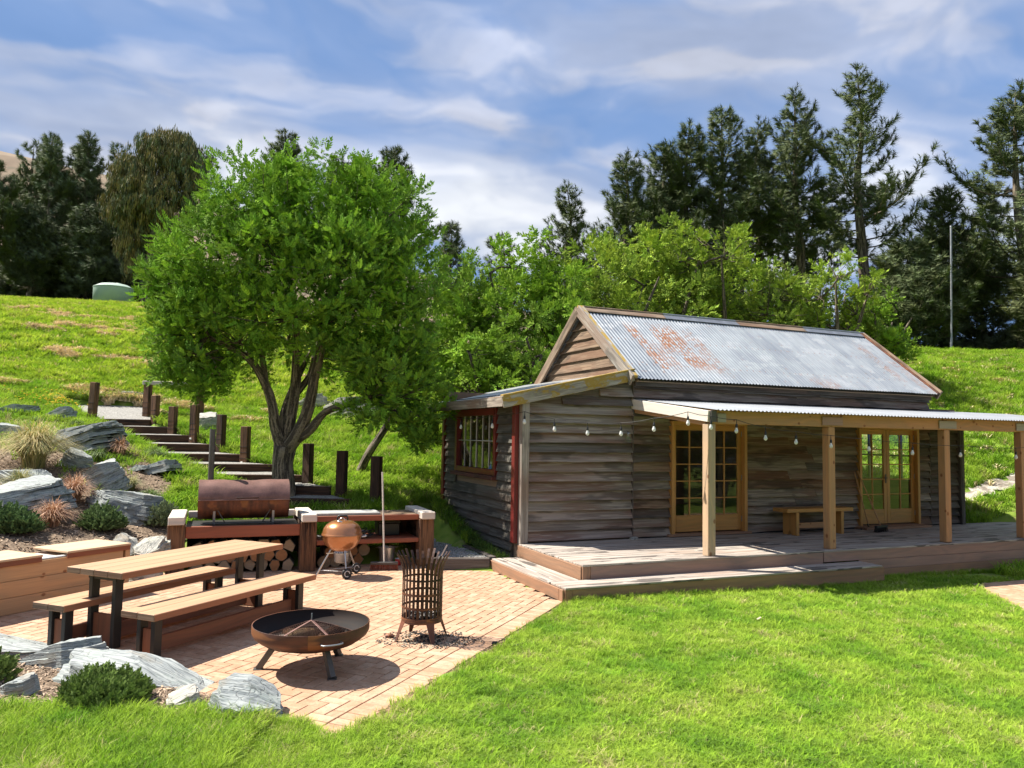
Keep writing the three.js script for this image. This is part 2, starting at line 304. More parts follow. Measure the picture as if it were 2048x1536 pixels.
// ---------------------------------------------------------------- materials
const wood = (rgb, map = tPlaned, rough = 0.7, bump = 0.0008) => mat({ rgb, map, roughness: rough, bumpMap: tGrainBump, bumpScale: bump });
const m = {
  table: wood([0.48, 0.295, 0.175]), tableEdge: wood([0.38, 0.16, 0.08]), tableEnd: wood([0.55, 0.38, 0.27], tWeatherB),
  brownPanel: wood([0.26, 0.105, 0.055]), blackSteel: mat({ rgb: [0.018, 0.017, 0.016], roughness: 0.5, metalness: 0.0 }),
  pine: wood([0.58, 0.36, 0.19], tKnotty), pineTop: wood([0.60, 0.44, 0.29]), pineEdge: wood([0.27, 0.09, 0.042]),
  door: wood([0.50, 0.255, 0.075], tPlaned, 0.4, 0.0004),
  porch: wood([0.46, 0.26, 0.13], tKnotty), porchPale: wood([0.48, 0.36, 0.25], tKnotty), porchGrey: wood([0.36, 0.33, 0.29], tPlaned), porchWhite: wood([0.68, 0.64, 0.59], tPlaned), porchPink: wood([0.38, 0.235, 0.20], tPlaned),
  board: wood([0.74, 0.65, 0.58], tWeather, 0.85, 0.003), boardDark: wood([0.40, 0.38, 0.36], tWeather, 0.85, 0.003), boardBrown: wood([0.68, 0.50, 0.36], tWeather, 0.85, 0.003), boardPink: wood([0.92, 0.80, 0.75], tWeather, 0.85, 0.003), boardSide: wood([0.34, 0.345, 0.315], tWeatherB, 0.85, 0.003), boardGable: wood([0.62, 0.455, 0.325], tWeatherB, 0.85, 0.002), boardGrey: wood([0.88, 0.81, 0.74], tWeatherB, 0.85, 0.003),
  corner: wood([0.92, 0.90, 0.86], tWeatherB, 0.85, 0.002), lichen: wood([0.72, 0.72, 0.72], tLichen, 0.9, 0.003), lichenRich: wood([0.82, 0.82, 0.82], tLichenRich, 0.9, 0.003), barge: wood([0.80, 0.64, 0.50], tWeatherB, 0.9, 0.003),
  red: wood([0.15, 0.016, 0.013], tPlaned, 0.5, 0.001), sashWhite: wood([0.5, 0.49, 0.46], tPlaned, 0.6),
  deck: wood([0.86, 0.82, 0.78], tDeck, 0.7, 0.0015), fascia: wood([0.31, 0.18, 0.11], tPlaned, 0.7, 0.0015), fasciaPink: wood([0.34, 0.22, 0.175], tPlaned, 0.7, 0.0015),
  sleeper: wood([0.72, 0.64, 0.58], tSleeper, 0.9, 0.006), sleeperDark: wood([0.34, 0.30, 0.28], tSleeper, 0.9, 0.006), sleeperGrey: wood([0.34, 0.33, 0.32], tWeatherB, 0.9, 0.005), sleeperOrange: wood([0.98, 0.90, 0.80], tSleeper, 0.9, 0.006),  // sleeperDark: creosoted timber, with the shade on the posts also put into the colour
  capPale: wood([0.66, 0.60, 0.54], tPlaned, 0.8, 0.001), counterRed: wood([0.29, 0.085, 0.042]), counterTop: wood([0.62, 0.44, 0.30], tWeatherB),
  framing: wood([0.30, 0.22, 0.155], tPlaned, 0.9), inner: wood([0.26, 0.18, 0.12], tPlaned, 0.9), navy: mat({ rgb: [0.012, 0.014, 0.022], roughness: 0.8 }),
  glass: mat({ rgb: [0.93, 0.96, 0.95], roughness: 0.02, transmission: 1, thickness: 0, ior: 1.52 }),
  bulb: mat({ rgb: [0.80, 0.81, 0.80], roughness: 0.12, transmission: 0.3, thickness: 0 }), socket: mat({ rgb: [0.012, 0.012, 0.012], roughness: 0.5 }), wire: mat({ rgb: [0.02, 0.02, 0.02], roughness: 0.6 }),
  rust: mat({ rgb: [0.72, 0.66, 0.66], map: tRust, roughness: 0.6, metalness: 0.25, bumpMap: tFineBump, bumpScale: 0.0006 }), rustDark: mat({ rgb: [0.26, 0.24, 0.25], map: tRust, roughness: 0.6, metalness: 0.3, bumpMap: tFineBump, bumpScale: 0.0006 }), rustPink: mat({ rgb: [0.22, 0.115, 0.095], map: tMottle, roughness: 0.5, metalness: 0.3 }),
  steel: mat({ rgb: [0.5, 0.5, 0.51], roughness: 0.32, metalness: 0.9 }), zinc: mat({ rgb: [0.36, 0.375, 0.4], roughness: 0.5, metalness: 0.75, map: tMottle }), greySteel: mat({ rgb: [0.12, 0.112, 0.105], roughness: 0.55, metalness: 0.5, map: tMottle }),
  copper: mat({ rgb: [0.40, 0.165, 0.06], roughness: 0.3, metalness: 0.55, clearcoat: 0.9, clearcoatRoughness: 0.06 }), plastic: mat({ rgb: [0.015, 0.015, 0.015], roughness: 0.45 }), white: mat({ rgb: [0.6, 0.6, 0.58], roughness: 0.5 }),
  bark: mat({ rgb: [0.72, 0.72, 0.72], map: tBark, roughness: 0.95, bumpMap: tBarkBump, bumpScale: 0.02 }), trunkBark: mat({ rgb: [1, 0.97, 0.9], map: tBark, roughness: 0.95, bumpMap: tBarkBump, bumpScale: 0.025 }), barkGrey: mat({ rgb: [0.9, 0.88, 0.86], map: tBark, roughness: 0.95, bumpMap: tBarkBump, bumpScale: 0.02 }),
  gravel: mat({ rgb: [0.62, 0.61, 0.58], map: tGravel, roughness: 0.95, bumpMap: tGravel, bumpScale: 0.01 }), mulch: mat({ rgb: [0.75, 0.74, 0.72], map: tMulch, roughness: 1, bumpMap: tMulch, bumpScale: 0.015 }),
  sand: mat({ rgb: [0.15, 0.11, 0.085], map: tMottle, roughness: 1 }), stoneWhite: mat({ rgb: [0.45, 0.45, 0.43], map: tMottle, roughness: 0.6 }),
  tank: mat({ rgb: [0.34, 0.45, 0.38], roughness: 0.5 }),
};

// ================================================================ THE SETTING
// ground heights: a thin-plate surface through surveyed points [x, z, height]
const SURVEY = [
[-8,6,.1],[0,6,.1],[12,6,-.1],[24,6,-.2],[-20,6,.4],[-40,6,1.5],[40,6,0], [-3,-4,.05],[0,-5,.0],[4,-5,-.04],[8,-6,-.08],[12,-8,-.1],[18,-6,-.1],[-5,-5,.1],[-8,-5,.2], 
[-3,-8,0],[-5,-8,0],[-1,-8,0],[0,-10,0],[-3,-11,0],[-5,-11,.0],[4,-9,-.05],[7,-11,-.1],[10,-12.5,-.12],[14,-14,-.05], 
[-6.3,-8,.35],[-6.3,-11,.45],[-8.5,-9,.6],[-8.5,-12,.9],[-12,-10,1.1],[-12,-14,1.7], [-5.5,-13,.55],[-3,-13.2,.35],[-1,-13,.2],[1,-13,.1], 
[-2.5,-14.6,.72],[-4.4,-15,.78],[-4.2,-16,.95],[-5.9,-17,1.3],[-6.9,-18,1.6],[-7.8,-18.8,1.85],[-9.5,-20.2,2.3],[-10.7,-19.5,2.3], [-7,-15,1.25],[-8.5,-16.5,1.65],[-10,-17.5,2.0],[-13,-18,2.4], 
[-1,-16,.7],[-.5,-18,1.2],[-3,-19,1.6],[-5,-22,2.4],[0,-22,2.3],[-9,-24,3.1],[-16,-22,3.5], [3,-14,.0],[6,-15.5,0],[9,-17,0.1],[12,-16,0.2],[3,-19,.9],[7,-20,1.2],[10,-20,1.6],[14,-19.5,1.9], 
[12,-24,3.6],[16,-24,3.8],[20,-23,3.6],[12,-30,5.5],[17,-30,5.62],[22,-30,5.62],[30,-28,5.5],[5,-27,3.6],[5,-34,5.2],[20,-38,6.0],[12,-40,6.1], 
[-8,-34,5.6],[-20,-34,6.6],[-30,-34,7.2],[-14,-46,8.7],[-28,-46,9.6],[-42,-46,10],[-20,-58,11.2],[-30,-60,11.9],[-42,-60,12.4],[-55,-60,13], 
[-4,-52,8.2],[8,-52,7.2],[25,-52,7],[-30,-80,14.2],[-45,-80,15.2],[-5,-80,11],[25,-80,8.5],[-40,-120,17],[0,-120,13],[40,-120,10],[50,-60,7],[60,-20,4],[-60,-30,7],[-70,-90,17],[60,-120,10]];
const terrain = (() => {
  const n = SURVEY.length, N = n + 3, A = [], U = (r) => (r > 0 ? r * Math.log(r) : 0);
  for (let i = 0; i < N; i++) A.push(new Float64Array(N + 1));
  for (let i = 0; i < n; i++) {
    for (let j = 0; j < n; j++) A[i][j] = U((SURVEY[i][0] - SURVEY[j][0]) ** 2 + (SURVEY[i][1] - SURVEY[j][1]) ** 2) + (i === j ? 0.5 : 0);
    A[i][n] = A[n][i] = 1; A[i][n + 1] = A[n + 1][i] = SURVEY[i][0]; A[i][n + 2] = A[n + 2][i] = SURVEY[i][1]; A[i][N] = SURVEY[i][2];
  }
  for (let c = 0; c < N; c++) {
    let p = c; for (let r = c + 1; r < N; r++) if (Math.abs(A[r][c]) > Math.abs(A[p][c])) p = r;
    [A[c], A[p]] = [A[p], A[c]];
    for (let r = c + 1; r < N; r++) { const f = A[r][c] / A[c][c]; if (f) for (let k = c; k <= N; k++) A[r][k] -= f * A[c][k]; }
  }
  const w = new Float64Array(N);
  for (let r = N - 1; r >= 0; r--) { let s = A[r][N]; for (let k = r + 1; k < N; k++) s -= A[r][k] * w[k]; w[r] = s / A[r][r]; }
  return (x, z) => { let s = w[n] + w[n + 1] * x + w[n + 2] * z; for (let i = 0; i < n; i++) s += w[i] * U((SURVEY[i][0] - x) ** 2 + (SURVEY[i][1] - z) ** 2); return s; };
})();
// plan of the paved and planted areas
const CY = 0.41, cu = Math.cos(CY), su = Math.sin(CY);
const CW = (u, v) => [0.131 + u * cu + v * su, -12.453 - u * su + v * cu];            // cottage plan -> world x, z
const PATIO = [[-1.19, -5.33], [0.72, -9.93], CW(-0.5, 2.6), CW(-0.5, 0.1), [-1.12, -12.0], [-1.2, -12.9], [-5.2, -11.6], [-5.25, -10.2], [-6.7, -7.2], [-4.6, -7.0], [-3.4, -6.4], [-2.1, -6.0], [-1.6, -5.72]];
const COTTAGE = [CW(-0.6, 2.7), CW(5.2, 2.7), CW(5.2, 2.25), CW(12.6, 2.25), CW(12.6, -0.05), CW(10.65, -0.1), CW(10.65, -3.9), CW(-0.2, -3.9)];
const BED_FRONT = [[-7.4, -5.7], [-3.55, -5.62], [-2.2, -5.72], [-1.75, -5.55], [-1.85, -5.85], [-2.2, -6.15], [-3.4, -6.7], [-4.6, -7.3], [-6.4, -7.5], [-8, -7]];
const BED_HILL = [[-5.0, -10.1], [-5.15, -11.9], [-5.35, -12.9], [-6.2, -13.3], [-6.3, -14.4], [-7.3, -15.6], [-8.3, -16.9], [-10.2, -18.2], [-13, -18.6], [-14, -12], [-9, -7.6], [-6.4, -7.5], [-5.9, -8.1]];
const GRAVEL = [CW(-0.5, 0.05), CW(-0.42, -1.0), CW(-0.42, -3.1), [-1.62, -15.6], [-2.2, -14.6], [-1.9, -13.2], [-1.15, -12.6], [-1.12, -12.0]];
const RIGHT_PAVING = [[7.35, -12.25], [6.7, -10.0], [7.6, -8.4], [13, -9.6], [12.2, -13.4], [9.2, -13.1]];
const STEPS = [[-3.0, -14.45], [-4.2, -14.45], [-4.85, -15.1], [-6.0, -15.65], [-7.8, -16.9], [-9.55, -18.45], [-11.1, -19.9], [-12.9, -21.6], [-10.3, -22.6], [-9.6, -20.4], [-7.9, -19.0], [-6.05, -17.42], [-4.3, -16.0], [-3.5, -15.2]];
const tClay = tex(256, 256, 1.2, 1.2, (u, v) => mixc([0.22, 0.19, 0.15], [0.46, 0.42, 0.36], ss(pf(u, v, 8, 14, 891, 4), 0.35, 0.65)));
const CLAY = [[8.9, -17.95], [11, -18.05], [14, -18.5], [16, -19.0], [16, -19.45], [13, -18.95], [11, -18.5], [8.9, -18.25]];
const ground = (x, z) => {
  let y = terrain(x, z);
  if (x > -9 && x < 14 && z < -4 && z > -17) {
    if (inPoly(x, z, PATIO)) y = Math.min(y, 0.02) - 0.10 * ss(edgeDist(x, z, PATIO), 0, 0.12);
    else if (inPoly(x, z, COTTAGE)) y = lerp(y, Math.min(y, -0.05), ss(edgeDist(x, z, COTTAGE), 0, 0.4));
    else if (inPoly(x, z, GRAVEL)) y = lerp(y, 0.1, ss(edgeDist(x, z, GRAVEL), 0, 0.3));
  }
  if (z < -9 && x < 1 && inPoly(x, z, STEPS)) y -= 0.36 * ss(edgeDist(x, z, STEPS), 0.0, 0.18);
  const far = ss(-z, 19, 30); y += far * (0.10 * n2(x * 0.35, z * 0.35) + 0.05 * n2(x * 1.3, z * 1.3)) + 0.012 * n2(x * 1.1, z * 1.1);
  return y;
};
{
  const ax = [], az = [], fill = (a, from, to, s) => { for (let q = from; q < to - 1e-6; q += s) a.push(q); };
  fill(ax, -200, -60, 14); fill(ax, -60, -14, 1.6); fill(ax, -14, 22, 0.28); fill(ax, 22, 60, 2); fill(ax, 60, 201, 14);
  fill(az, -200, -90, 12); fill(az, -90, -34, 1.4); fill(az, -34, -4, 0.28); fill(az, -4, 12, 1.6); fill(az, 12, 200, 14);
  const pos = [], uv = [], idx = [], w = az.length;
  for (const x of ax) for (const z of az) { pos.push(x, ground(x, z), z); uv.push(x, z); }
  for (let i = 0; i < ax.length - 1; i++) for (let j = 0; j < w - 1; j++) { const a = i * w + j; idx.push(a, a + 1, a + w, a + 1, a + w + 1, a + w); }
  const g = new THREE.BufferGeometry();
  g.setAttribute('position', new THREE.Float32BufferAttribute(pos, 3)); g.setAttribute('uv', new THREE.Float32BufferAttribute(uv, 2)); g.setIndex(idx); g.computeVertexNormals();
  struct('grass_ground', g, mat({ map: tGround, roughness: 1 }));
}
// sheets of soil, mulch, gravel laid over the ground
function sheet(name, P, cell, lift, m_, rough = 0.012, base = ground, ragged = 0.06) {
  const xs = P.map((p) => p[0]), zs = P.map((p) => p[1]), x0 = Math.min(...xs), z0 = Math.min(...zs), nx = Math.ceil((Math.max(...xs) - x0) / cell), nz = Math.ceil((Math.max(...zs) - z0) / cell), id = new Map(), pos = [], uv = [], idx = [];
  const vert = (i, j) => { const k = i * 5000 + j; if (!id.has(k)) { const x = x0 + i * cell, z = z0 + j * cell; id.set(k, pos.length / 3); pos.push(x, base(x, z) + lift + rough * n2(x * 9, z * 9), z); uv.push(x, z); } return id.get(k); };
  for (let i = 0; i < nx; i++) for (let j = 0; j < nz; j++) { const x = x0 + (i + 0.5) * cell, z = z0 + (j + 0.5) * cell; if (inPoly(x + ragged * n2(x * 3, z * 3), z + ragged * n2(x * 3 + 50, z * 3), P)) { const a = vert(i, j), b = vert(i + 1, j), c = vert(i + 1, j + 1), d = vert(i, j + 1); idx.push(a, d, c, a, c, b); } }
  const g = new THREE.BufferGeometry();
  g.setAttribute('position', new THREE.Float32BufferAttribute(pos, 3)); g.setAttribute('uv', new THREE.Float32BufferAttribute(uv, 2)); g.setIndex(idx); g.computeVertexNormals();
  return struct(name, g, m_);
}
sheet('garden_bed', BED_FRONT, 0.06, 0.03, m.mulch);
sheet('garden_bed', BED_HILL, 0.09, 0.03, m.mulch, 0.02);
sheet('gravel_path', GRAVEL, 0.07, 0, m.gravel, 0.004, () => 0.168, 0);
{ // bare clay cut in the bank
  sheet('clay_cut', CLAY, 0.12, 0.03, mat({ rgb: [1, 1, 1], map: tClay, roughness: 1, bumpMap: tMulch, bumpScale: 0.04 }), 0.05, ground, 0.14);
}
{ // bedding sand under the bricks, and the thin strip of soil along the lawn
  sheet('bedding_sand', PATIO, 0.12, 0, m.sand, 0.001, () => -0.014, 0);
  const e = (d, s) => [-1.30 + 0.3826 * s + 0.924 * d, -5.06 - 0.924 * s + 0.3826 * d];
  sheet('soil_strip', [e(-0.02, 0.5), e(-0.02, 5.3), e(0.15, 5.3), e(0.19, 2.5), e(0.12, 0.5)], 0.03, 0.012, mat({ rgb: [0.85, 0.75, 0.62], map: tMulch, roughness: 1 }), 0.008, (x, z) => Math.max(terrain(x, z), -0.03) - 0.02, 0.05);
}
// bare hill far behind the trees
{
  const pos = [], uv = [], idx = [], nx = 90, nz = 26, ridge = [[-900, 330], [-560, 262], [-404, 226], [-371, 219], [-236, 190], [-120, 150], [40, 92], [240, 40], [600, 20]];
  const top = (x) => { for (let i = 0; i < ridge.length - 1; i++) if (x <= ridge[i + 1][0]) return lerp(ridge[i][1], ridge[i + 1][1], clamp((x - ridge[i][0]) / (ridge[i + 1][0] - ridge[i][0]), 0, 1)); return 20; };
  for (let i = 0; i <= nx; i++) for (let j = 0; j <= nz; j++) { const x = lerp(-900, 600, i / nx), t = j / nz, z = lerp(-210, -600, Math.min(1, t * 1.25)) - (t > 0.8 ? (t - 0.8) * 900 : 0); const y = t <= 0.8 ? lerp(4, top(x), Math.pow(t / 0.8, 1.15)) : top(x) - (t - 0.8) * 300; pos.push(x, y + 5 * fbm2(x * 0.012, z * 0.012, 4) * Math.sin(Math.min(1, t * 1.25) * Math.PI * 0.9 + 0.15), z); uv.push(x, z); }
  for (let i = 0; i < nx; i++) for (let j = 0; j < nz; j++) { const a = i * (nz + 1) + j; idx.push(a, a + nz + 1, a + 1, a + 1, a + nz + 1, a + nz + 2); }
  const g = new THREE.BufferGeometry();
  g.setAttribute('position', new THREE.Float32BufferAttribute(pos, 3)); g.setAttribute('uv', new THREE.Float32BufferAttribute(uv, 2)); g.setIndex(idx); g.computeVertexNormals();
  const t = tex(512, 512, 260, 260, (u, v) => { const a = pf(u, v, 5, 5, 871, 5), b = pf(u, v, 30, 30, 881, 4); return mixc(mixc([0.13, 0.09, 0.055], [0.21, 0.155, 0.10], ss(a, 0.35, 0.65)), [0.10, 0.085, 0.05], ss(b, 0.6, 0.7) * 0.7); });
  struct('dry_hill', g, mat({ map: t, roughness: 1 }));
}
// dark forested range across the valley, behind the camera: it is what the door panes mirror
{
  const pos = [], uv = [], idx = [], nx = 80, nz = 10;
  for (let i = 0; i <= nx; i++) for (let j = 0; j <= nz; j++) { const x = lerp(-900, 900, i / nx), t = j / nz, z = 380 + 420 * t; pos.push(x, -30 + (230 + 90 * fbm2(x * 0.003, 4, 4)) * Math.sin(t * Math.PI * 0.55) + 14 * fbm2(x * 0.02, z * 0.02, 3), z); uv.push(x, z); }
  for (let i = 0; i < nx; i++) for (let j = 0; j < nz; j++) { const a = i * (nz + 1) + j; idx.push(a, a + 1, a + nz + 1, a + 1, a + nz + 2, a + nz + 1); }
  const g = new THREE.BufferGeometry();
  g.setAttribute('position', new THREE.Float32BufferAttribute(pos, 3)); g.setAttribute('uv', new THREE.Float32BufferAttribute(uv, 2)); g.setIndex(idx); g.computeVertexNormals();
  struct('forested_range', g, mat({ rgb: [0.035, 0.045, 0.05], roughness: 1 }));
}
// ---------------------------------------------------------------- brick paving, herringbone with a header course along the lawn
{
  const E1 = [0.3826, -0.9239], E2 = [0.9239, 0.3826], O = [-1.30, -5.06];      // along the lawn edge, and across towards the lawn
  const W = 0.115, L = 0.23, T = 0.05, gap = 0.008, out = [];
  const toW = (a, b) => [O[0] + E1[0] * a + E2[0] * b, O[1] + E1[1] * a + E2[1] * b];
  const free = (x, z) => inPoly(x, z, PATIO);
  for (let a = 0.06; a < 5.3; a += W) { const [x, z] = toW(a, -L / 2); if (free(x, z) || (a > 0.5 && a < 5.15)) out.push([x, z, 1]); }           // header course
  // herringbone: a brick along the edge and one across it repeat along (W, W) and (2L, 0); those that cross the header course are cut in half
  for (let k = -70; k <= 0; k++) for (let q = -30; q < 30; q++) for (const [da, db, r] of [[L / 2, W / 2, 0], [L + W / 2, 0, 1]]) {
    if (k === 0 && !r) continue;
    const half = k === 0, [x, z] = toW(k * W + q * 2 * L + da, -L - 0.004 + k * W + db - (half ? W / 2 : 0));
    if (free(x, z)) out.push([x, z, half ? 2 : r]);
  }
  const variants = [];
  for (let i = 0; i < 7; i++) variants.push(cbox((i < 6 ? L : W) - gap, T, W - gap, 0.0035, 0, i * 0.31, i * 0.17));
  const tones = [[0.52, 0.352, 0.24], [0.505, 0.335, 0.226], [0.535, 0.368, 0.254], [0.485, 0.32, 0.213], [0.55, 0.382, 0.268]].map((rgb) => mat({ rgb, map: tBrickA, roughness: 0.85, bumpMap: tFineBump, bumpScale: 0.0012 }));
  const patio = new THREE.Group(); patio.name = numbered('brick_patio'); tag(patio, 'herringbone paved terracotta brick patio beside the lawn', null, null, 'structure'); scene.add(patio);
  const yaw = Math.atan2(-E1[1], E1[0]), rb = rng(41), rest = tones.map(() => []);
  out.sort((p, q) => Math.hypot(p[0], p[1]) - Math.hypot(q[0], q[1]));
  let shown = 0;
  for (const [x, z, r] of out) {
    const vi = r === 2 ? 6 : Math.floor(rb() * 6), ti = Math.min(4, Math.floor(rb() * 4.4 + 0.5 * (n2(x * 0.6, z * 0.6) + 0.3))), y = -T / 2 + 0.0025 * (rb() - 0.5) + 0.006 * n2(x * 0.5, z * 0.5), turn = yaw + (r ? Math.PI / 2 : 0) + (rb() - 0.5) * 0.012, tx = (rb() - 0.5) * 0.006, tz = (rb() - 0.5) * 0.006;
    const hidden = x < -2.2 && z > -6.0;
    if (shown < 300 && !hidden) { const b = obj('brick', variants[vi], tones[Math.max(0, ti)], patio); b.position.set(x, y, z); b.rotation.set(tx, turn, tz); shown++; }
    else { const g = variants[vi].clone(); g.applyMatrix4(new THREE.Matrix4().makeRotationFromEuler(new THREE.Euler(tx, turn, tz))); rest[Math.max(0, ti)].push(g.translate(x, y, z)); }
  }
  rest.forEach((l, i) => { if (l.length) tag(obj('bricks_further_back', l, tones[i], patio), null, null, null, 'stuff'); });
  // paving at the right edge of the lawn
  const p2 = new THREE.Group(); p2.name = numbered('brick_path'); tag(p2, 'terracotta brick path at the right edge of the lawn', null, null, 'structure'); scene.add(p2);
  const far = tones.map(() => []);
  let n = 0;
  for (let k = -80; k < 80; k++) for (let q = -24; q < 24; q++) for (const [da, db, r] of [[L / 2, W / 2, 0], [L + W / 2, 0, 1]]) {
    const x = 8.5 + (k * W + q * 2 * L + da) * 0.92 + (k * W + db) * 0.39, z = -11 - (k * W + q * 2 * L + da) * 0.39 + (k * W + db) * 0.92;
    if (!inPoly(x, z, RIGHT_PAVING)) continue;
    const y = terrain(x, z) + 0.012 - T / 2 + 0.002 * rb(), turn = 0.4 + (r ? Math.PI / 2 : 0), ti = Math.floor(rb() * 4.9), vi = Math.floor(rb() * 6);
    if (x < 9 && n < 220) { const b = obj('brick', variants[vi], tones[ti], p2); b.position.set(x, y, z); b.rotation.y = turn; n++; }
    else { const g = variants[vi].clone(); g.rotateY(turn); far[ti].push(g.translate(x, y, z)); }
  }
  far.forEach((l, i) => { if (l.length) tag(obj('bricks_further_back', l, tones[i], p2), null, null, null, 'stuff'); });
}

// ================================================================ THE COTTAGE  (own axes: x along the front, y up, z towards the lawn)
const COT = [0.131, 0, -12.453];
const clampBoard = (L, H, T0, T1, seed, wob = 0.004, ou = R0() * 9, ov = R0() * 3, slopeTop = 0) => {   // weatherboard: thick lower edge, thin upper edge, uneven lower edge; origin at lower left back
  const n = Math.max(2, Math.round(L / 0.22)), pos = [], uv = [], idx = [];
  for (let i = 0; i <= n; i++) {
    const x = (L * i) / n, e = wob * (n2(x * 2.3 + seed * 7.7, seed) + 0.5 * n2(x * 7 + seed, seed * 3.1)), z = 0.003 * n2(x * 1.4 + seed * 2.2, seed + 40);
    const prof = [[e, 0], [e, T0 + z], [H * 0.5, lerp(T0, T1, 0.5) + z], [H, T1 + z], [H, 0]];
    prof.forEach(([y, zz], k) => { pos.push(x, y, zz); uv.push(x + ou, y + ov - (k === 0 ? 0.02 : 0)); });
  }
  for (let i = 0; i < n; i++) for (let k = 0; k < 4; k++) { const a = i * 5 + k; idx.push(a, a + 5, a + 1, a + 1, a + 5, a + 6); }
  idx.push(0, 1, 2, 0, 2, 4, 2, 3, 4); const b = n * 5; idx.push(b, b + 2, b + 1, b, b + 4, b + 2, b + 2, b + 4, b + 3);
  const g = new THREE.BufferGeometry();
  g.setAttribute('position', new THREE.Float32BufferAttribute(pos, 3)); g.setAttribute('uv', new THREE.Float32BufferAttribute(uv, 2)); g.setIndex(idx);
  const q = g.toNonIndexed(); q.computeVertexNormals();      // crisp lower edges
  return q;
};
// corrugated sheet: corrugations run along local z (length), spread over x (width)
function corrugated(w, len, nLen = 2, phase = 0, amp = 0.0085, pitch = 0.0762) {
  const n = Math.max(4, Math.round((w / pitch) * 8)), pos = [], uv = [], idx = [];
  for (let i = 0; i <= n; i++) for (let j = 0; j <= nLen; j++) { const x = (w * i) / n, z = (len * j) / nLen; pos.push(x, amp * Math.sin(((x + phase) / pitch) * Math.PI * 2), z); uv.push(x, z); }
  for (let i = 0; i < n; i++) for (let j = 0; j < nLen; j++) { const a = i * (nLen + 1) + j; idx.push(a, a + 1, a + nLen + 1, a + 1, a + nLen + 2, a + nLen + 1); }
  const g = new THREE.BufferGeometry();
  g.setAttribute('position', new THREE.Float32BufferAttribute(pos, 3)); g.setAttribute('uv', new THREE.Float32BufferAttribute(uv, 2)); g.setIndex(idx); g.computeVertexNormals();
  return g;
}
const RIDGE = [4.632, -1.742], EAVE = [3.145, 0.22], U0 = 2.02, U1 = 9.62, SL = Math.hypot(RIDGE[0] - EAVE[0], RIDGE[1] - EAVE[1]);
// old galvanised iron: dull zinc in sheets of different age, with rust where the zinc has gone
const tIron = tex(2048, 640, 7.62, SL + 0.04, (u, v) => {
  const X = u * 7.62, Y = v * (SL + 0.04), Q = (s, a, b, o = 4) => pf(u, v, a, b, s, o), sheetNo = Math.floor(X / 0.762);
  const age = hash(sheetNo, 3, 907), streak = Q(901, 190, 5, 3), blot = Q(911, 20, 7, 5), sp = Q(921, 150, 60, 3);
  let c = mixc([0.22, 0.25, 0.285], [0.40, 0.43, 0.455], clamp(0.25 + 0.5 * age + 0.9 * (blot - 0.5) + 1.0 * (streak - 0.5), 0, 1));
  c = mixc(c, [0.47, 0.485, 0.50], ss(Q(931, 30, 16, 4), 0.6, 0.72) * 0.5);
  c = mixc(c, [0.23, 0.25, 0.27], ss(streak, 0.6, 0.75) * 0.4);
  const patch = (x0, x1, y0, y1, k) => (ss(X, x0 - 0.05, x0 + 0.06) - ss(X, x1 - 0.06, x1 + 0.05)) * (ss(Y, y0 - 0.25, y0 + 0.2) - ss(Y, y1 - 0.25, y1 + 0.2)) * k;
  let r = patch(0.72, 0.98, 0.6, 2.2, 0.85) + patch(1.28, 1.92, 0.55, 1.5, 1.0) + patch(1.5, 1.98, 1.6, 2.05, 0.95) + patch(0.98, 1.3, 1.3, 2.1, 0.6) + patch(2.0, 2.34, 0.7, 2.2, 0.55) + patch(6.86, 7.1, 0.5, 2.0, 0.5) + patch(4.2, 4.9, 2.28, 2.5, 0.7) + patch(7.3, 7.7, 1.2, 2.5, 0.4);
  const cr = Math.sin((X / 0.0762) * Math.PI * 2), dash = Q(941, 90, 44, 3);
  r = clamp(r, 0, 1) * ss(blot * 0.25 + dash * 0.6 + cr * 0.10 + sp * 0.15, 0.44, 0.54) + ss(sp * 0.5 + dash * 0.5, 0.66, 0.74) * 0.25;
  const nail = Math.abs(((Y + 0.25) % 0.9) - 0.45); r = Math.max(r, (nail < 0.02 && Math.abs(((X + 0.02) % 0.1524) - 0.0762) < 0.012 ? 0.75 : 0));
  return mixc(c, mixc([0.25, 0.095, 0.036], [0.34, 0.15, 0.065], sp), clamp(r, 0, 1) * 0.9);
});
tIron.repeat.set(1 / 7.62, 1 / (SL + 0.04));
const iron = mat({ map: tIron, roughness: 0.46, metalness: 0.45 });
const tZinc = tex(512, 512, 2.3, 2.3, (u, v) => mulc([0.48, 0.50, 0.52], 0.8 + 0.35 * (pf(u, v, 5, 5, 951, 5) - 0.3) + 0.12 * pf(u, v, 60, 8, 961, 3)));
const newIron = mat({ map: tZinc, roughness: 0.4, metalness: 0.5 });
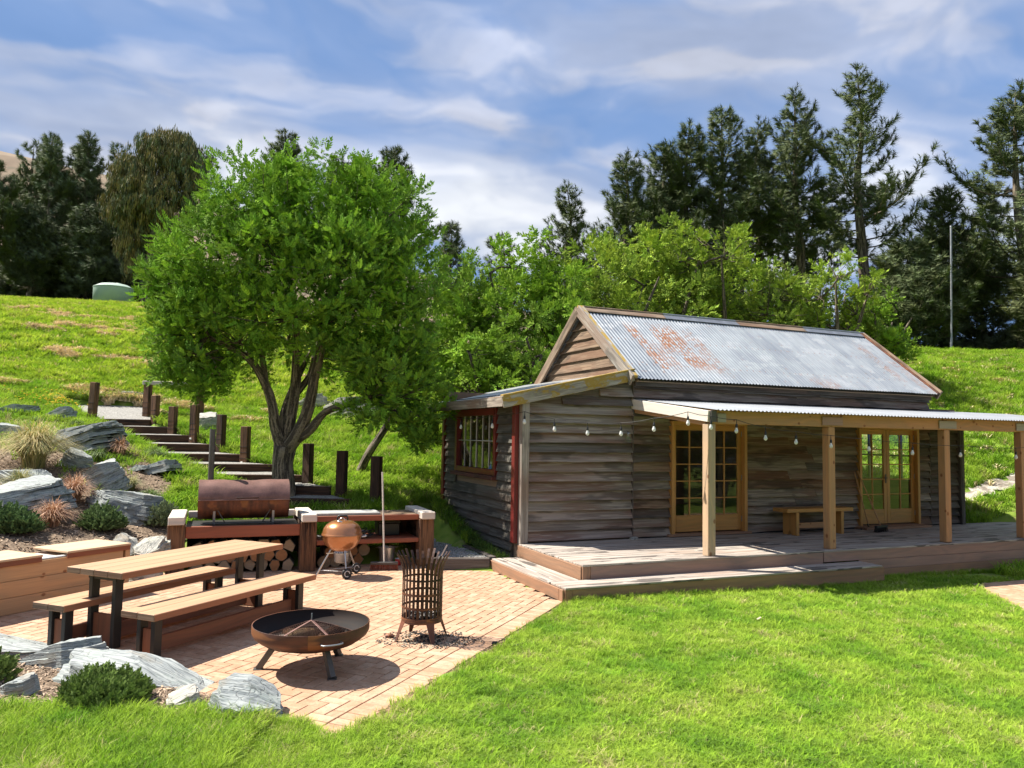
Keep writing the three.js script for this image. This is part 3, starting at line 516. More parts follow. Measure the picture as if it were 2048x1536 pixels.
{
  const cot = thing('timber_cottage', 'old weatherboard timber cottage with rusty corrugated iron roof', 'cottage', COT, CY);
  const rr = rng(19);
  const boardMats = [m.board, m.boardDark, m.boardPink, m.boardBrown, m.board, m.boardGrey];
  const EX = 0.1605, row0 = 0.405;
  const roofLean = (u) => 2.76 + 0.2235 * (u + 0.1);
  const put = (u0, u1, w, mm, h = EX + 0.022, wob = 0.004) => {
    if (u1 - u0 < 0.06) return;
    const b = obj('weatherboard', clampBoard(u1 - u0 - 0.003, h, 0.09, 0.006, rr() * 90, wob * 1.6), mm, cot);
    b.position.set(u0, w, 0.0 + rr() * 0.003); b.rotation.z = (rr() - 0.5) * 0.004;
  };
  const DOORS = [[2.92, 4.60], [7.44, 9.15]];
  for (let r = 0; r < 18; r++) {
    const w = row0 + r * EX;
    if (w > 3.12) break;
    // lean-to end: pinkish silvered boards
    const cut = (w + EX - 2.62) / 0.2235 - 0.1, a = Math.max(0.135, cut);
    if (a < 2.0) put(a, 2.135, w, r >= 15 ? m.boardGrey : r === 9 || r === 14 ? m.boardDark : r > 11 ? m.boardGrey : [m.boardPink, m.board, m.boardPink, m.boardGrey][r % 4]);
    // main front
    const shade = [m.board, m.boardDark, m.boardBrown, m.boardGrey];
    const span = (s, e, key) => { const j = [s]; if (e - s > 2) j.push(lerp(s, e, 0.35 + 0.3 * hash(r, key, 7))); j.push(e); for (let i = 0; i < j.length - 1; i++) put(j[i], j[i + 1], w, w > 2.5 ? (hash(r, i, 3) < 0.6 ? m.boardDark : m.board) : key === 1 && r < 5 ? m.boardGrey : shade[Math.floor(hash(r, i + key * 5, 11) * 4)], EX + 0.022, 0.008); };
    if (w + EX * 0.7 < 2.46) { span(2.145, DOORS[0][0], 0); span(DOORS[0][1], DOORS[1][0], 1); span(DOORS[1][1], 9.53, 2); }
    else span(2.145, 9.53, 3);
    if (w < 2.75) put(9.54, 10.40, w, m.boardDark);
    // window side of the lean-to (faces left): z runs to the back
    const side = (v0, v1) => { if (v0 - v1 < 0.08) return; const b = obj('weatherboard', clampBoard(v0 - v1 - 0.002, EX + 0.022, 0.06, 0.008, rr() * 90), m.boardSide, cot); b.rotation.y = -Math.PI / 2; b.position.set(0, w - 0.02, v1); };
    if (w < 2.72) {
      if (w + EX > 1.36 && w < 2.60) { side(-0.14, -0.84); side(-2.99, -3.66); }
      else if (hash(r, 5, 5) < 0.5) { const s = -1 - 1.7 * hash(r, 6, 6); side(-0.14, s); side(s, -3.66); }
      else side(-0.14, -3.66);
    }
  }
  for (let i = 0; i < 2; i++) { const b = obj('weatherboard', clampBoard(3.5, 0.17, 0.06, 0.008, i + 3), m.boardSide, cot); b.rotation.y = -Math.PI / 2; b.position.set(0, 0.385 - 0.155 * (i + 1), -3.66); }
  // gable boards (face left, above the lean-to roof)
  for (let r = 0; r < 7; r++) {
    const w = 3.2 + r * 0.205, half = Math.max(0, (RIDGE[0] - 0.1 - w) / ((RIDGE[0] - EAVE[0]) / (EAVE[1] - RIDGE[1]))); if (half < 0.08) break;
    const L = 2 * half, b = obj('gable_board', clampBoard(L, Math.min(0.235, RIDGE[0] - 0.1 - w), 0.06, 0.010, r * 3 + 1), m.boardGable, cot);
    b.rotation.y = -Math.PI / 2; b.position.set(U0 + 0.11, w, -half + RIDGE[1]);
    const p = b.geometry.attributes.position, top = half - 0.235 * ((EAVE[1] - RIDGE[1]) / (RIDGE[0] - EAVE[0]));
    for (let i = 0; i < p.count; i++) if (p.getY(i) > 0.1) p.setX(i, clamp(p.getX(i), half - Math.max(0.02, top), half + Math.max(0.02, top)));
    b.geometry.computeVertexNormals();
  }
  // walls behind the boards, floor, ceiling
  const wallM = m.inner, W = (w, h, d, x, y, z) => bx(w, h, d, x, y, z, 0.002);
  obj('front_wall', [W(2.9, 2.6, 0.1, 1.47, 1.45, -0.055), W(2.82, 2.05, 0.1, 6.02, 1.4, -0.055), W(1.34, 2.05, 0.1, 9.83, 1.4, -0.055), W(7.5, 0.72, 0.1, 5.8, 2.79, -0.055), W(10.4, 0.26, 0.1, 5.25, 0.255, -0.054)], wallM, cot);
  obj('plinth', bx(8.25, 0.12, 0.03, 6.3, 0.34, 0.03, 0.002), m.navy, cot);
  obj('side_wall', [W(0.1, 1.2, 3.66, 0.055, 0.74, -1.85), W(0.1, 1.1, 0.84, 0.055, 1.9, -0.42), W(0.1, 1.1, 0.7, 0.055, 1.9, -3.35), W(0.1, 0.2, 3.6, 0.055, 2.66, -1.85)], m.framing, cot);
  obj('back_wall', [W(10.5, 3.0, 0.1, 5.25, 1.5, -3.68)], wallM, cot);
  obj('end_wall', [W(0.1, 1.25, 3.6, 10.45, 0.62, -1.8), W(0.1, 0.45, 3.6, 10.45, 2.55, -1.8), W(0.1, 1.1, 0.62, 10.45, 1.78, -0.33), W(0.1, 1.1, 0.62, 10.45, 1.78, -3.3), W(0.05, 1.1, 0.05, 10.45, 1.78, -1.4), W(0.05, 1.1, 0.05, 10.45, 1.78, -2.3), W(0.05, 0.04, 2.4, 10.45, 1.8, -1.8)], wallM, cot);
  obj('floor', W(10.3, 0.06, 3.5, 5.25, 0.34, -1.85), wallM, cot);
  obj('ceiling', [W(7.3, 0.05, 3.5, 5.85, 3.0, -1.85), W(0.9, 0.05, 3.5, 10.0, 2.72, -1.85)], wallM, cot);
  const gp = []; { const y0 = 3.1, hz = (RIDGE[0] - 0.04 - y0) * (EAVE[1] - RIDGE[1]) / (RIDGE[0] - EAVE[0]); for (const x of [U0 + 0.13, U1 - 0.1]) { const g = finish([x, y0, RIDGE[1] - hz, x, y0, RIDGE[1] + hz, x, RIDGE[0] - 0.04, RIDGE[1]], [0, 0, 1, 0, 0.5, 1], null); gp.push(g); } }
  gp.forEach((g) => obj('gable_wall', g, m.framing, cot));
  // corner boards
  obj('corner_board', at(cbox(0.135, 2.42, 0.14, 0.006), 0.068, 1.585, 0.045), m.corner, cot);
  obj('corner_board', at(cbox(0.075, 2.42, 0.13, 0.006), -0.04, 1.585, -0.06), m.red, cot);
  obj('corner_board', at(cbox(0.09, 2.36, 0.14, 0.006), -0.03, 1.6, -3.71), m.red, cot);
  obj('corner_board', at(cbox(0.12, 2.35, 0.22, 0.01), 10.46, 1.53, 0.02), m.sleeperGrey, cot);
  obj('joint_strip', at(cbox(0.018, 2.7, 0.08, 0.003), 2.139, 1.74, 0.04), m.boardDark, cot);
  obj('joint_strip', at(cbox(0.022, 2.2, 0.06, 0.003), 9.535, 1.5, 0.033), m.boardDark, cot);
  // main roof sheets, front slope, then the far slope
  const ang = Math.atan2(RIDGE[0] - EAVE[0], EAVE[1] - RIDGE[1]);
  for (let s = 0; s < 10; s++) {
    const g = corrugated(0.762 + 0.05, SL + 0.02 + 0.015 * rr(), 2, s * 0.762), uv = g.attributes.uv; for (let i = 0; i < uv.count; i++) uv.setX(i, uv.getX(i) + s * 0.762 - 0.0);
    const o = obj('roof_sheet', g, iron, cot); o.position.set(U0 + 0.02 + s * 0.758, RIDGE[0] + 0.012 + 0.002 * (s % 2), RIDGE[1]); o.rotation.x = ang;
  }
  { const g = corrugated(7.6, SL, 2); const o = obj('rear_roof_sheet', g, iron, cot); o.position.set(U0 + 0.02, RIDGE[0] + 0.012, RIDGE[1]); o.rotation.set(ang, Math.PI, 0, 'YXZ'); o.position.x += 7.6; }
  for (let s = 0; s < 4; s++) { const L = 1.92, a = V(U0 + 0.06 + s * 1.9, RIDGE[0] - 0.045, RIDGE[1] + 0.135), g1 = cbox(L, 0.17, 0.006, 0.001).rotateX(-(Math.PI / 2 - ang) ).translate(a.x + L / 2, RIDGE[0] - 0.012, RIDGE[1] + 0.075), g2 = cbox(L, 0.17, 0.006, 0.001).rotateX(Math.PI / 2 - ang).translate(a.x + L / 2, RIDGE[0] - 0.012, RIDGE[1] - 0.075), g3 = new THREE.CylinderGeometry(0.02, 0.02, L, 8).rotateZ(Math.PI / 2).toNonIndexed().translate(a.x + L / 2, RIDGE[0] + 0.05, RIDGE[1]); obj('ridge_cap', [g1, g2, g3], s === 1 || s === 3 ? m.zinc : m.barge, cot); }
  // barge boards of the gable, with yellow lichen, and the far ones
  const bt = (x, z1, y1, mm, n = 'barge_board', w = 0.2) => obj(n, bar(V(x, RIDGE[0] - 0.03, RIDGE[1]), V(x, y1, z1), w, 0.045, 0.005), mm, cot);
  bt(U0 - 0.02, EAVE[1] + 0.02, EAVE[0] - 0.05, m.corner); bt(U0 - 0.02, 2 * RIDGE[1] - EAVE[1] - 0.02, EAVE[0] - 0.05, m.barge);
  obj('barge_capping', bar(V(U0 + 0.03, RIDGE[0] + 0.045, RIDGE[1]), V(U0 + 0.03, EAVE[0] + 0.01, EAVE[1] + 0.03), 0.06, 0.13, 0.006), m.lichenRich, cot);
  bt(U1 + 0.02, EAVE[1] + 0.02, EAVE[0] - 0.03, m.barge); obj('barge_capping', bar(V(U1 - 0.01, RIDGE[0] + 0.045, RIDGE[1]), V(U1 - 0.01, EAVE[0] + 0.01, EAVE[1] + 0.03), 0.03, 0.10, 0.004), m.rust, cot);
  obj('fascia', at(cbox(7.4, 0.12, 0.03, 0.004), 5.85, EAVE[0] - 0.07, EAVE[1] - 0.12), m.boardDark, cot);
  obj('soffit', at(cbox(7.4, 0.02, 0.24, 0.004), 5.85, EAVE[0] - 0.05, EAVE[1] - 0.18), m.framing, cot);
  // lean-to roof
  { const la = Math.atan(0.2235), L = 2.52; for (let s = 0; s < 6; s++) { const o = obj('lean_to_roof_sheet', corrugated(0.77, L, 1, s * 0.762).rotateY(-Math.PI / 2), newIron, cot); o.position.set(2.1, 3.262, 0.05 - s * 0.735 - 0.77 * 0); o.rotation.z = 0; o.geometry.rotateZ(la); o.geometry.translate(0, 0, -0.77); } }
  obj('lean_to_barge', bar(V(2.1, 3.19, 0.13), V(-0.36, 2.645, 0.13), 0.19, 0.05, 0.006), m.lichen, cot);
  obj('lean_to_barge_capping', bar(V(2.12, 3.30, 0.1), V(-0.36, 2.752, 0.1), 0.03, 0.13, 0.006), m.lichenRich, cot);
  obj('infill_board', [finish([0.9, 2.55, 0.018, 2.13, 2.55, 0.018, 2.13, 3.19, 0.018, 0.9, 2.55, 0.018, 2.13, 3.19, 0.018, 0.9, 2.92, 0.018, 0.1, 2.5, 0.018, 0.9, 2.55, 0.018, 0.9, 2.92, 0.018, 0.1, 2.5, 0.018, 0.9, 2.92, 0.018, 0.1, 2.74, 0.018], [0, 0, 1.2, 0, 1.2, 0.6, 0, 0, 1.2, 0.6, 0, 0.4, -0.8, 0, 0, 0, 0, 0.4, -0.8, 0, 0, 0.4, -0.8, 0.2], null)], m.boardDark, cot);
  obj('lean_to_fascia', at(cbox(0.03, 0.15, 4.25, 0.004), -0.345, 2.65, -2.0), m.boardGrey, cot);
  obj('lean_to_soffit', at(cbox(0.34, 0.02, 4.2, 0.004), -0.17, 2.735, -2.0), m.framing, cot);
  obj('side_roof', [bx(1.15, 0.03, 3.7, 10.1, 2.78, -1.85)], m.framing, cot);
  // kitchen window in the lean-to side: red frame, thin white bars
  {
    const z0 = -2.97, z1 = -0.87, y0 = 1.36, y1 = 2.58, win = obj('window_frame', [bx(0.1, 0.12, z1 - z0 + 0.02, -0.02, y1 - 0.05, (z0 + z1) / 2), bx(0.1, y1 - y0, 0.10, -0.02, (y0 + y1) / 2 - 0.02, z0 + 0.05), bx(0.1, y1 - y0, 0.10, -0.02, (y0 + y1) / 2 - 0.02, z1 - 0.05), bx(0.09, 0.1, z1 - z0 - 0.1, -0.02, y0 + 0.1, (z0 + z1) / 2)], m.red, cot);
    obj('sill', bx(0.16, 0.07, z1 - z0 + 0.1, -0.06, y0 + 0.01, (z0 + z1) / 2), wood([0.36, 0.12, 0.10], tWeatherB, 0.8), win);
    const ia = z0 + 0.1, ib = z1 - 0.1, ja = y0 + 0.15, jb = y1 - 0.11;
    obj('pane', at(new THREE.PlaneGeometry(ib - ia, jb - ja).rotateY(-Math.PI / 2), 0.0, (ja + jb) / 2, (ia + ib) / 2), m.glass, win);
    for (let i = 1; i < 6; i++) obj('glazing_bar', bx(0.02, jb - ja, 0.013, -0.012, (ja + jb) / 2, lerp(ia, ib, i / 6), 0.003), m.sashWhite, win);
    obj('glazing_bar', bx(0.024, 0.016, ib - ia, -0.014, lerp(ja, jb, 0.52), (ia + ib) / 2, 0.003), m.sashWhite, win);
  }
  // french doors
  DOORS.forEach(([a, b], k) => {
    const y0 = 0.42, y1 = 2.42, fr = 0.065, frame = obj('door_frame', [bx(fr, y1 - y0, 0.2, a + fr / 2, (y0 + y1) / 2, 0.022), bx(fr, y1 - y0, 0.2, b - fr / 2, (y0 + y1) / 2, 0.022), bx(b - a - 2 * fr, 0.06, 0.2, (a + b) / 2, y1 - 0.03, 0.022)], m.door, cot);
    obj('threshold', bx(b - a + 0.16, 0.045, 0.2, (a + b) / 2, y0 - 0.015, 0.045), m.fascia, frame);
    const mid = (a + b) / 2;
    [[a + fr, mid - 0.003], [mid + 0.003, b - fr]].forEach(([p, q], d) => {
      const st = 0.085, tz = 0.045, zc = 0.005, lo = y0 + 0.03, hi = y1 - 0.06, leaf = obj('door', [bx(st, hi - lo, tz, p + st / 2, (lo + hi) / 2, zc), bx(st, hi - lo, tz, q - st / 2, (lo + hi) / 2, zc), bx(q - p - 2 * st, 0.1, tz, (p + q) / 2, hi - 0.05, zc), bx(q - p - 2 * st, 0.29, tz, (p + q) / 2, lo + 0.145, zc)], m.door, cot);
      const gx0 = p + st, gx1 = q - st, gy0 = lo + 0.29, gy1 = hi - 0.1;
      obj('glazing_bar', bx(0.024, gy1 - gy0, 0.036, (gx0 + gx1) / 2, (gy0 + gy1) / 2, zc, 0.005), m.door, leaf);
      for (let i = 1; i < 5; i++) obj('glazing_bar', bx(gx1 - gx0, 0.022, 0.034, (gx0 + gx1) / 2, lerp(gy0, gy1, i / 5), zc, 0.005), m.door, leaf);
      for (let i = 0; i < 5; i++) for (let j = 0; j < 2; j++) { const pw = (gx1 - gx0) / 2, ph = (gy1 - gy0) / 5, g = obj('pane', at(new THREE.PlaneGeometry(pw, ph), gx0 + pw * (j + 0.5), gy0 + ph * (i + 0.5), zc), m.glass, leaf); g.rotation.y = 0.0015 * (rr() - 0.5); }
      for (const y of [lo + 0.2, (lo + hi) / 2, hi - 0.15]) obj('hinge', bx(0.014, 0.1, 0.016, d ? q : p, y, zc + 0.03, 0.002), m.zinc, leaf);
      if (!d) { obj('handle', [bx(0.035, 0.18, 0.012, q - 0.04, 1.36, zc + 0.03), rod(V(q - 0.04, 1.38, zc + 0.03), V(q - 0.04, 1.38, zc + 0.075), 0.008).toNonIndexed(), rod(V(q - 0.04, 1.38, zc + 0.075), V(q - 0.14, 1.38, zc + 0.075), 0.008).toNonIndexed()], m.greySteel, leaf); }
    });
  });
  obj('step_board', bx(1.85, 0.05, 0.3, 8.28, 0.398, 0.19), m.fascia, cot);

  // ---- veranda
  const ver = thing('veranda', 'open timber veranda with corrugated roof along the cottage front', 'veranda', COT, CY);
  const VL = 2.18, VR = 12.2, VF = 2.24, yW = 2.775, yF = 2.532, va = Math.atan2(yW - yF, VF);
  for (let s = 0; s < 13; s++) { const o = obj('roof_sheet', corrugated(0.79, Math.hypot(VF, yW - yF), 1, s * 0.762), newIron, ver); o.position.set(VL + 0.02 + s * 0.762, yW + 0.012 + 0.001 * (s % 2), 0.02); o.rotation.x = va; }
  for (const [i, u] of [2.225, 4.625, 7.345, 9.42, 11.9].entries()) {
    const p = obj('post', at(cbox(0.14, 1.965, 0.14, 0.008, 1), u, 0.376 + 0.98, 2.03), [m.porchPale, m.porch, m.porch, m.porch, m.porch][i], ver); p.rotation.y = 0; 
    obj('joint_plate', at(cbox(i ? 0.44 : 0.16, 0.135, 0.02, 0.004), u + (i ? 0 : 0.17), 2.43, 2.115), i === 1 ? m.porchPink : m.porchGrey, ver);
  }
  for (const [a, b] of [[2.2, 4.62], [4.623, 7.34], [7.343, 9.42], [9.423, 12.2]]) obj('beam', at(cbox(b - a, 0.2, 0.09, 0.006), (a + b) / 2, 2.44, 2.055), m.porch, ver);
  obj('barge_board', bar(V(2.15, 2.70, -0.0), V(2.15, 2.447, 2.13), 0.17, 0.045, 0.004), m.porchWhite, ver);
  obj('end_rafter', bar(V(2.195, 2.62, 0.02), V(2.195, 2.38, 2.0), 0.14, 0.045, 0.004), m.porch, ver);
  obj('end_block', at(cbox(0.1, 0.17, 0.035, 0.004), 2.21, 2.45, 2.155), m.greySteel, ver);
  for (let u = 3.0; u < 12; u += 0.9) obj('rafter', bar(V(u, 2.69, 0.04), V(u, 2.46, 2.0), 0.09, 0.045, 0.004), m.porch, ver);
  for (const z of [0.5, 1.1, 1.7]) obj('purlin', at(cbox(9.8, 0.045, 0.07, 0.004), 7.2, 2.757 - z * 0.1085 - 0.015, z), m.porch, ver);

  // ---- deck and its lower step
  const deck = thing('timber_deck', 'raised grey timber deck under the veranda', 'deck', COT, CY);
  const deckM = m.deck;
  for (let k = 0; k < 15; k++) {
    const z = 0.075 + k * 0.1455; let u = 0.0; const first = 2.2 + 2.4 * hash(k, 1, 77);
    for (const e of [first, first + 4.2, 12.5]) { obj('deck_board', at(cbox(e - u - 0.004, 0.028, 0.14, 0.004), (u + e) / 2, 0.359 + 0.002 * (rr() - 0.5), z), deckM, deck); u = e; if (u >= 12.4) break; }
  }
  obj('joists', at(cbox(12.3, 0.1, 2.0, 0.01), 6.25, 0.285, 1.05), m.framing, deck);
  const fz = 2.165;
  obj('corner_block', at(cbox(0.12, 0.19, 0.03, 0.004), 0.065, 0.252, fz), m.fascia, deck);
  obj('fascia_board', at(cbox(4.2, 0.185, 0.028, 0.004), 2.23, 0.252, fz), m.fasciaPink, deck);
  obj('fascia_board', at(cbox(8.05, 0.155, 0.028, 0.004), 8.37, 0.268, fz), m.fasciaPink, deck);
  obj('fascia_board', at(cbox(7.3, 0.155, 0.028, 0.004), 8.75, 0.109, fz), m.fasciaPink, deck);
  obj('fascia_board', at(cbox(7.3, 0.2, 0.028, 0.004), 8.75, -0.071, fz), m.fascia, deck);
  obj('fascia_board', at(cbox(0.028, 0.185, 2.14, 0.004), -0.0, 0.252, 1.08), m.fascia, deck);
  const st = thing('deck_step', 'low timber step wrapping round the left corner of the deck', 'step', COT, CY);
  for (let k = 0; k < 3; k++) obj('step_board', at(cbox(5.1 + 0.49, 0.028, 0.14, 0.004), (5.1 - 0.49) / 2, 0.164, 2.2 + 0.07 + k * 0.1455 - 0.005), deckM, st);
  for (let k = 0; k < 3; k++) obj('step_board', at(cbox(0.146, 0.028, 2.03, 0.004, 2), -0.43 + k * 0.152, 0.164, 1.165), deckM, st);
  obj('frame', [bx(5.4, 0.14, 0.3, 2.35, 0.078, 2.38), bx(0.34, 0.14, 2.1, -0.26, 0.078, 1.2)], m.framing, st);
  obj('fascia_board', at(cbox(5.53, 0.21, 0.028, 0.004), 2.387, 0.045, 2.602), m.fascia, st);
  obj('fascia_board', at(cbox(0.028, 0.15, 2.36, 0.004), -0.505, 0.075, 1.30), m.fascia, st);
  obj('corner_block', at(cbox(0.11, 0.15, 0.028, 0.004), -0.435, 0.075, 2.602), m.fascia, st);
  obj('corner_block', at(cbox(0.028, 0.15, 0.11, 0.004), -0.505, 0.075, 2.54), m.fascia, st);
  obj('fascia_board', at(cbox(0.028, 0.2, 0.42, 0.004), 5.16, 0.05, 2.39), m.fascia, st);
}

// ================================================================ THINGS ON AND ROUND THE DECK
const cotXYZ = (u, v, y) => { const [x, z] = CW(u, v); return [x, y, z]; };
const cv = (u, v, y) => V(...cotXYZ(u, v, y));
{ // festoon lights: one cable from the tree, round the lean-to, to the veranda corner and along its front
  const fl = thing('festoon_lights', 'black festoon cable with clear bulbs strung along the lean-to and veranda', 'string lights');
  const hang = [[-0.25, -4.1, 2.50], [-0.25, -2.125, 2.42], [-0.25, -0.553, 2.43], [0, 0.2, 2.50], [0.391, 0.5, 2.39], [0.797, 0.85, 2.335], [1.195, 1.2, 2.335], [1.532, 1.6, 2.41], [1.901, 1.95, 2.51], [2.129, 2.2, 2.45], [2.56, 2.25, 2.405], [3.114, 2.25, 2.305], [3.72, 2.25, 2.25], [4.446, 2.25, 2.20], [5.276, 2.25, 2.155], [6.283, 2.25, 2.10], [7.472, 2.25, 2.07], [8.96, 2.25, 2.04]];
  const ps = [V(-2.9, 3.2, -18.2), ...hang.map(([u, v, y]) => cv(u, v, y)), cv(10.6, 2.2, 2.15)];
  const cable = []; for (let i = 0; i < ps.length - 1; i++) { const a = ps[i], b = ps[i + 1], mid = a.clone().lerp(b, 0.5); mid.y -= 0.015; cable.push(tube([a, mid, b], [0.005, 0.005], 5, 0.2).toNonIndexed()); }
  obj('cable', cable, m.wire, fl);
  const bulbG = lathe([[0, -0.085], [0.012, -0.083], [0.024, -0.072], [0.029, -0.056], [0.027, -0.04], [0.018, -0.018], [0.014, 0]], 14), sockG = lathe([[0, 0], [0.017, 0], [0.018, 0.012], [0.016, 0.045], [0.007, 0.055], [0.004, 0.11], [0.009, 0.112], [0.009, 0.122], [0, 0.124]], 10), filG = new THREE.CylinderGeometry(0.004, 0.004, 0.045, 5).translate(0, -0.03, 0);
  hang.forEach(([u, v, y]) => { const p = cv(u, v, y), s = obj('lamp_holder', sockG, m.socket, fl); s.position.set(p.x, p.y - 0.12, p.z); s.rotation.set((R0() - 0.5) * 0.12, 0, (R0() - 0.5) * 0.12); obj('bulb', bulbG, m.bulb, s); obj('filament', filG, m.white, s); });
}
{ // jar lantern on the wall
  const t = thing('wall_lantern', 'small glass jar lantern hanging on the weatherboards', 'lantern', cotXYZ(1.99, 0.16, 2.02), CY);
  obj('jar', lathe([[0, 0], [0.045, 0.002], [0.05, 0.02], [0.05, 0.11], [0.035, 0.135], [0.03, 0.15]], 18), m.glass, t);
  obj('cap', lathe([[0, 0.18], [0.034, 0.175], [0.036, 0.15], [0.03, 0.148]], 16), m.zinc, t);
  obj('bracket', bar(V(0, 0.18, 0), V(0, 0.21, -0.06), 0.01, 0.01), m.greySteel, t);
}
{ // bench by the wall
  const t = thing('wooden_bench', 'short honey timber bench against the cottage wall on the deck', 'bench', cotXYZ(5.9, 0.42, 0.373), CY);
  obj('seat', at(cbox(1.62, 0.07, 0.38, 0.008), 0, 0.455, 0), m.door, t);
  for (const x of [-0.55, 0.55]) { const sh = new THREE.Shape([[-0.17, 0], [-0.05, 0], [0, 0.09], [0.05, 0], [0.17, 0], [0.17, 0.42], [-0.17, 0.42]].map((p) => new THREE.Vector2(...p))); const g = new THREE.ExtrudeGeometry(sh, { depth: 0.06, bevelEnabled: true, bevelSize: 0.004, bevelThickness: 0.004, bevelSegments: 1 }).translate(0, 0, -0.03).rotateY(Math.PI / 2); obj('leg', boxUV(g.index ? g.toNonIndexed() : g, 1).translate(x, 0, 0), m.door, t); }
  obj('stretcher', at(cbox(1.04, 0.1, 0.04, 0.006), 0, 0.16, 0), m.porch, t);
}
function broom(name, label, foot, top, headM, bristleM, handleM, headW, turn, tilt = 0) {
  const t = thing(name, label, 'broom', foot, turn), d = V(top[0] - foot[0], top[1] - foot[1], top[2] - foot[2]).applyAxisAngle(V(0, 1, 0), -turn);
  obj('handle', rod(V(0, 0.1, 0), d, 0.013, 10), handleM, t);
  obj('head', at(cbox(headW, 0.045, 0.06, 0.008), 0, 0.105, 0), headM, t);
  const b = [], rb = rng(headW * 1000); for (let i = 0; i < 230; i++) { const x = (rb() - 0.5) * headW * 0.97, z = (rb() - 0.5) * 0.05, ex = x * 1.07 + (rb() - 0.5) * 0.02, ez = z * 1.6 + (rb() - 0.5) * 0.02; b.push(tube([V(x, 0.09, z), V((x + ex) / 2, 0.045, (z + ez) / 2), V(ex, 0.002, ez)], [0.003, 0.0024], 3, 1, false).toNonIndexed()); }
  obj('bristles', b, bristleM, t);
  return t;
}
broom('broom', 'black headed broom leaning on the left of the far french doors', cotXYZ(7.42, 0.62, 0.376), cotXYZ(7.34, 0.15, 1.52), m.plastic, m.plastic, m.porch, 0.42, CY + 0.25);
{ // second handle: a squeegee
  const t = thing('squeegee', 'thin squeegee leaning beside the black headed broom', 'squeegee', cotXYZ(7.55, 0.22, 0.373), CY);
  obj('handle', rod(V(0, 0.04, 0), V(-0.24, 1.13, -0.12), 0.011, 8), m.porch, t);
  obj('blade', [bx(0.46, 0.012, 0.02, 0, 0.02, 0, 0.003), bx(0.46, 0.03, 0.006, 0, 0.015, 0.008, 0.002)], m.greySteel, t);
  obj('ferrule', rod(V(0.005, 0.02, 0), V(-0.02, 0.11, -0.014), 0.016, 8), m.plastic, t);
}
// bottle on the window sill inside
{ const t = thing('spray_bottle', 'small blue bottle standing inside the red framed window', 'bottle', cotXYZ(0.14, -1.55, 1.44), 0); obj('bottle', lathe([[0, 0], [0.034, 0], [0.036, 0.01], [0.036, 0.1], [0.014, 0.13], [0.014, 0.15], [0, 0.15]], 14), mat({ rgb: [0.02, 0.12, 0.45], roughness: 0.3 }), t); obj('cap', bx(0.03, 0.04, 0.05, 0, 0.17, 0), m.white, t); obj('ledge', bx(0.14, 0.03, 0.3, 0, -0.016, 0), m.inner, t); }

// ================================================================ OUTDOOR KITCHEN  (own axes: x along the counter, z to the front)
const KY = 0.37, KIT = [-3.05, 0, -11.68], kit = (x, y, z) => { const c = Math.cos(KY), s = Math.sin(KY); return [KIT[0] + x * c + z * s, y, KIT[2] - x * s + z * c]; };
{
  const t = thing('barbecue_counter', 'outdoor barbecue counter built from railway sleepers and planks', 'counter', KIT, KY);
  const D = 0.95;
  for (const [i, x] of [-1.85, 0, 1.85].entries()) {
    obj('post', at(cbox(0.24, 0.75, 0.24, 0.012, 1), x, 0.375, -0.12), i === 1 ? m.sleeper : m.sleeperOrange, t);
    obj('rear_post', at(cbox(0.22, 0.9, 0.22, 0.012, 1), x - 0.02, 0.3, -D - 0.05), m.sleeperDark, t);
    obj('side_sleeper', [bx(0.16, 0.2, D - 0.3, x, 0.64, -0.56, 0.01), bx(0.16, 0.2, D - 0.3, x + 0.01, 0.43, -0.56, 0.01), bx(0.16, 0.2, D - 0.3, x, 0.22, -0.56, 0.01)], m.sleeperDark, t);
    obj('cap', at(cbox(0.22, 0.115, D + 0.22, 0.01, 2), x, 0.81, -0.5), m.capPale, t);
  }
  obj('rear_rail', at(cbox(1.6, 0.1, 0.1, 0.008), -0.92, 0.80, -D - 0.03), m.capPale, t);
  obj('front_beam', at(cbox(1.6, 0.17, 0.055, 0.006), -0.925, 0.63, -0.06), m.counterRed, t);
  obj('steel_tray', at(cbox(1.6, 0.02, 0.8, 0.004), -0.925, 0.70, -0.5), m.blackSteel, t);
  obj('shelf', at(cbox(1.6, 0.06, 0.75, 0.006), 0.925, 0.42, -0.45), m.counterRed, t);
  obj('shelf_edge', at(cbox(1.6, 0.07, 0.04, 0.006), 0.925, 0.42, -0.05), m.counterRed, t);
  obj('top_plank', at(cbox(1.62, 0.05, 0.36, 0.006), 0.925, 0.795, -0.30), m.counterTop, t);
  obj('top_plank', at(cbox(1.62, 0.05, 0.36, 0.006), 0.925, 0.795, -0.67), m.counterTop, t);
  obj('top_edge', at(cbox(1.62, 0.085, 0.03, 0.006), 0.925, 0.775, -0.105), m.counterRed, t);
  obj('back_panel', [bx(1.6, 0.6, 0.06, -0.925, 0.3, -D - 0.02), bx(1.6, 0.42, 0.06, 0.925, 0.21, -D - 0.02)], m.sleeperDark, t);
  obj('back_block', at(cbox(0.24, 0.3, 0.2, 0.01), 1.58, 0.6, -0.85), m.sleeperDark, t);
}
{ const t = thing('stone_slab', 'pale stone slab lying on the counter behind the copper kettle', 'slab', kit(0.62, 0.822, -0.38), KY); obj('slab', at(cbox(1.0, 0.035, 0.46, 0.006), 0, 0.0175, 0), m.stoneWhite, t); }
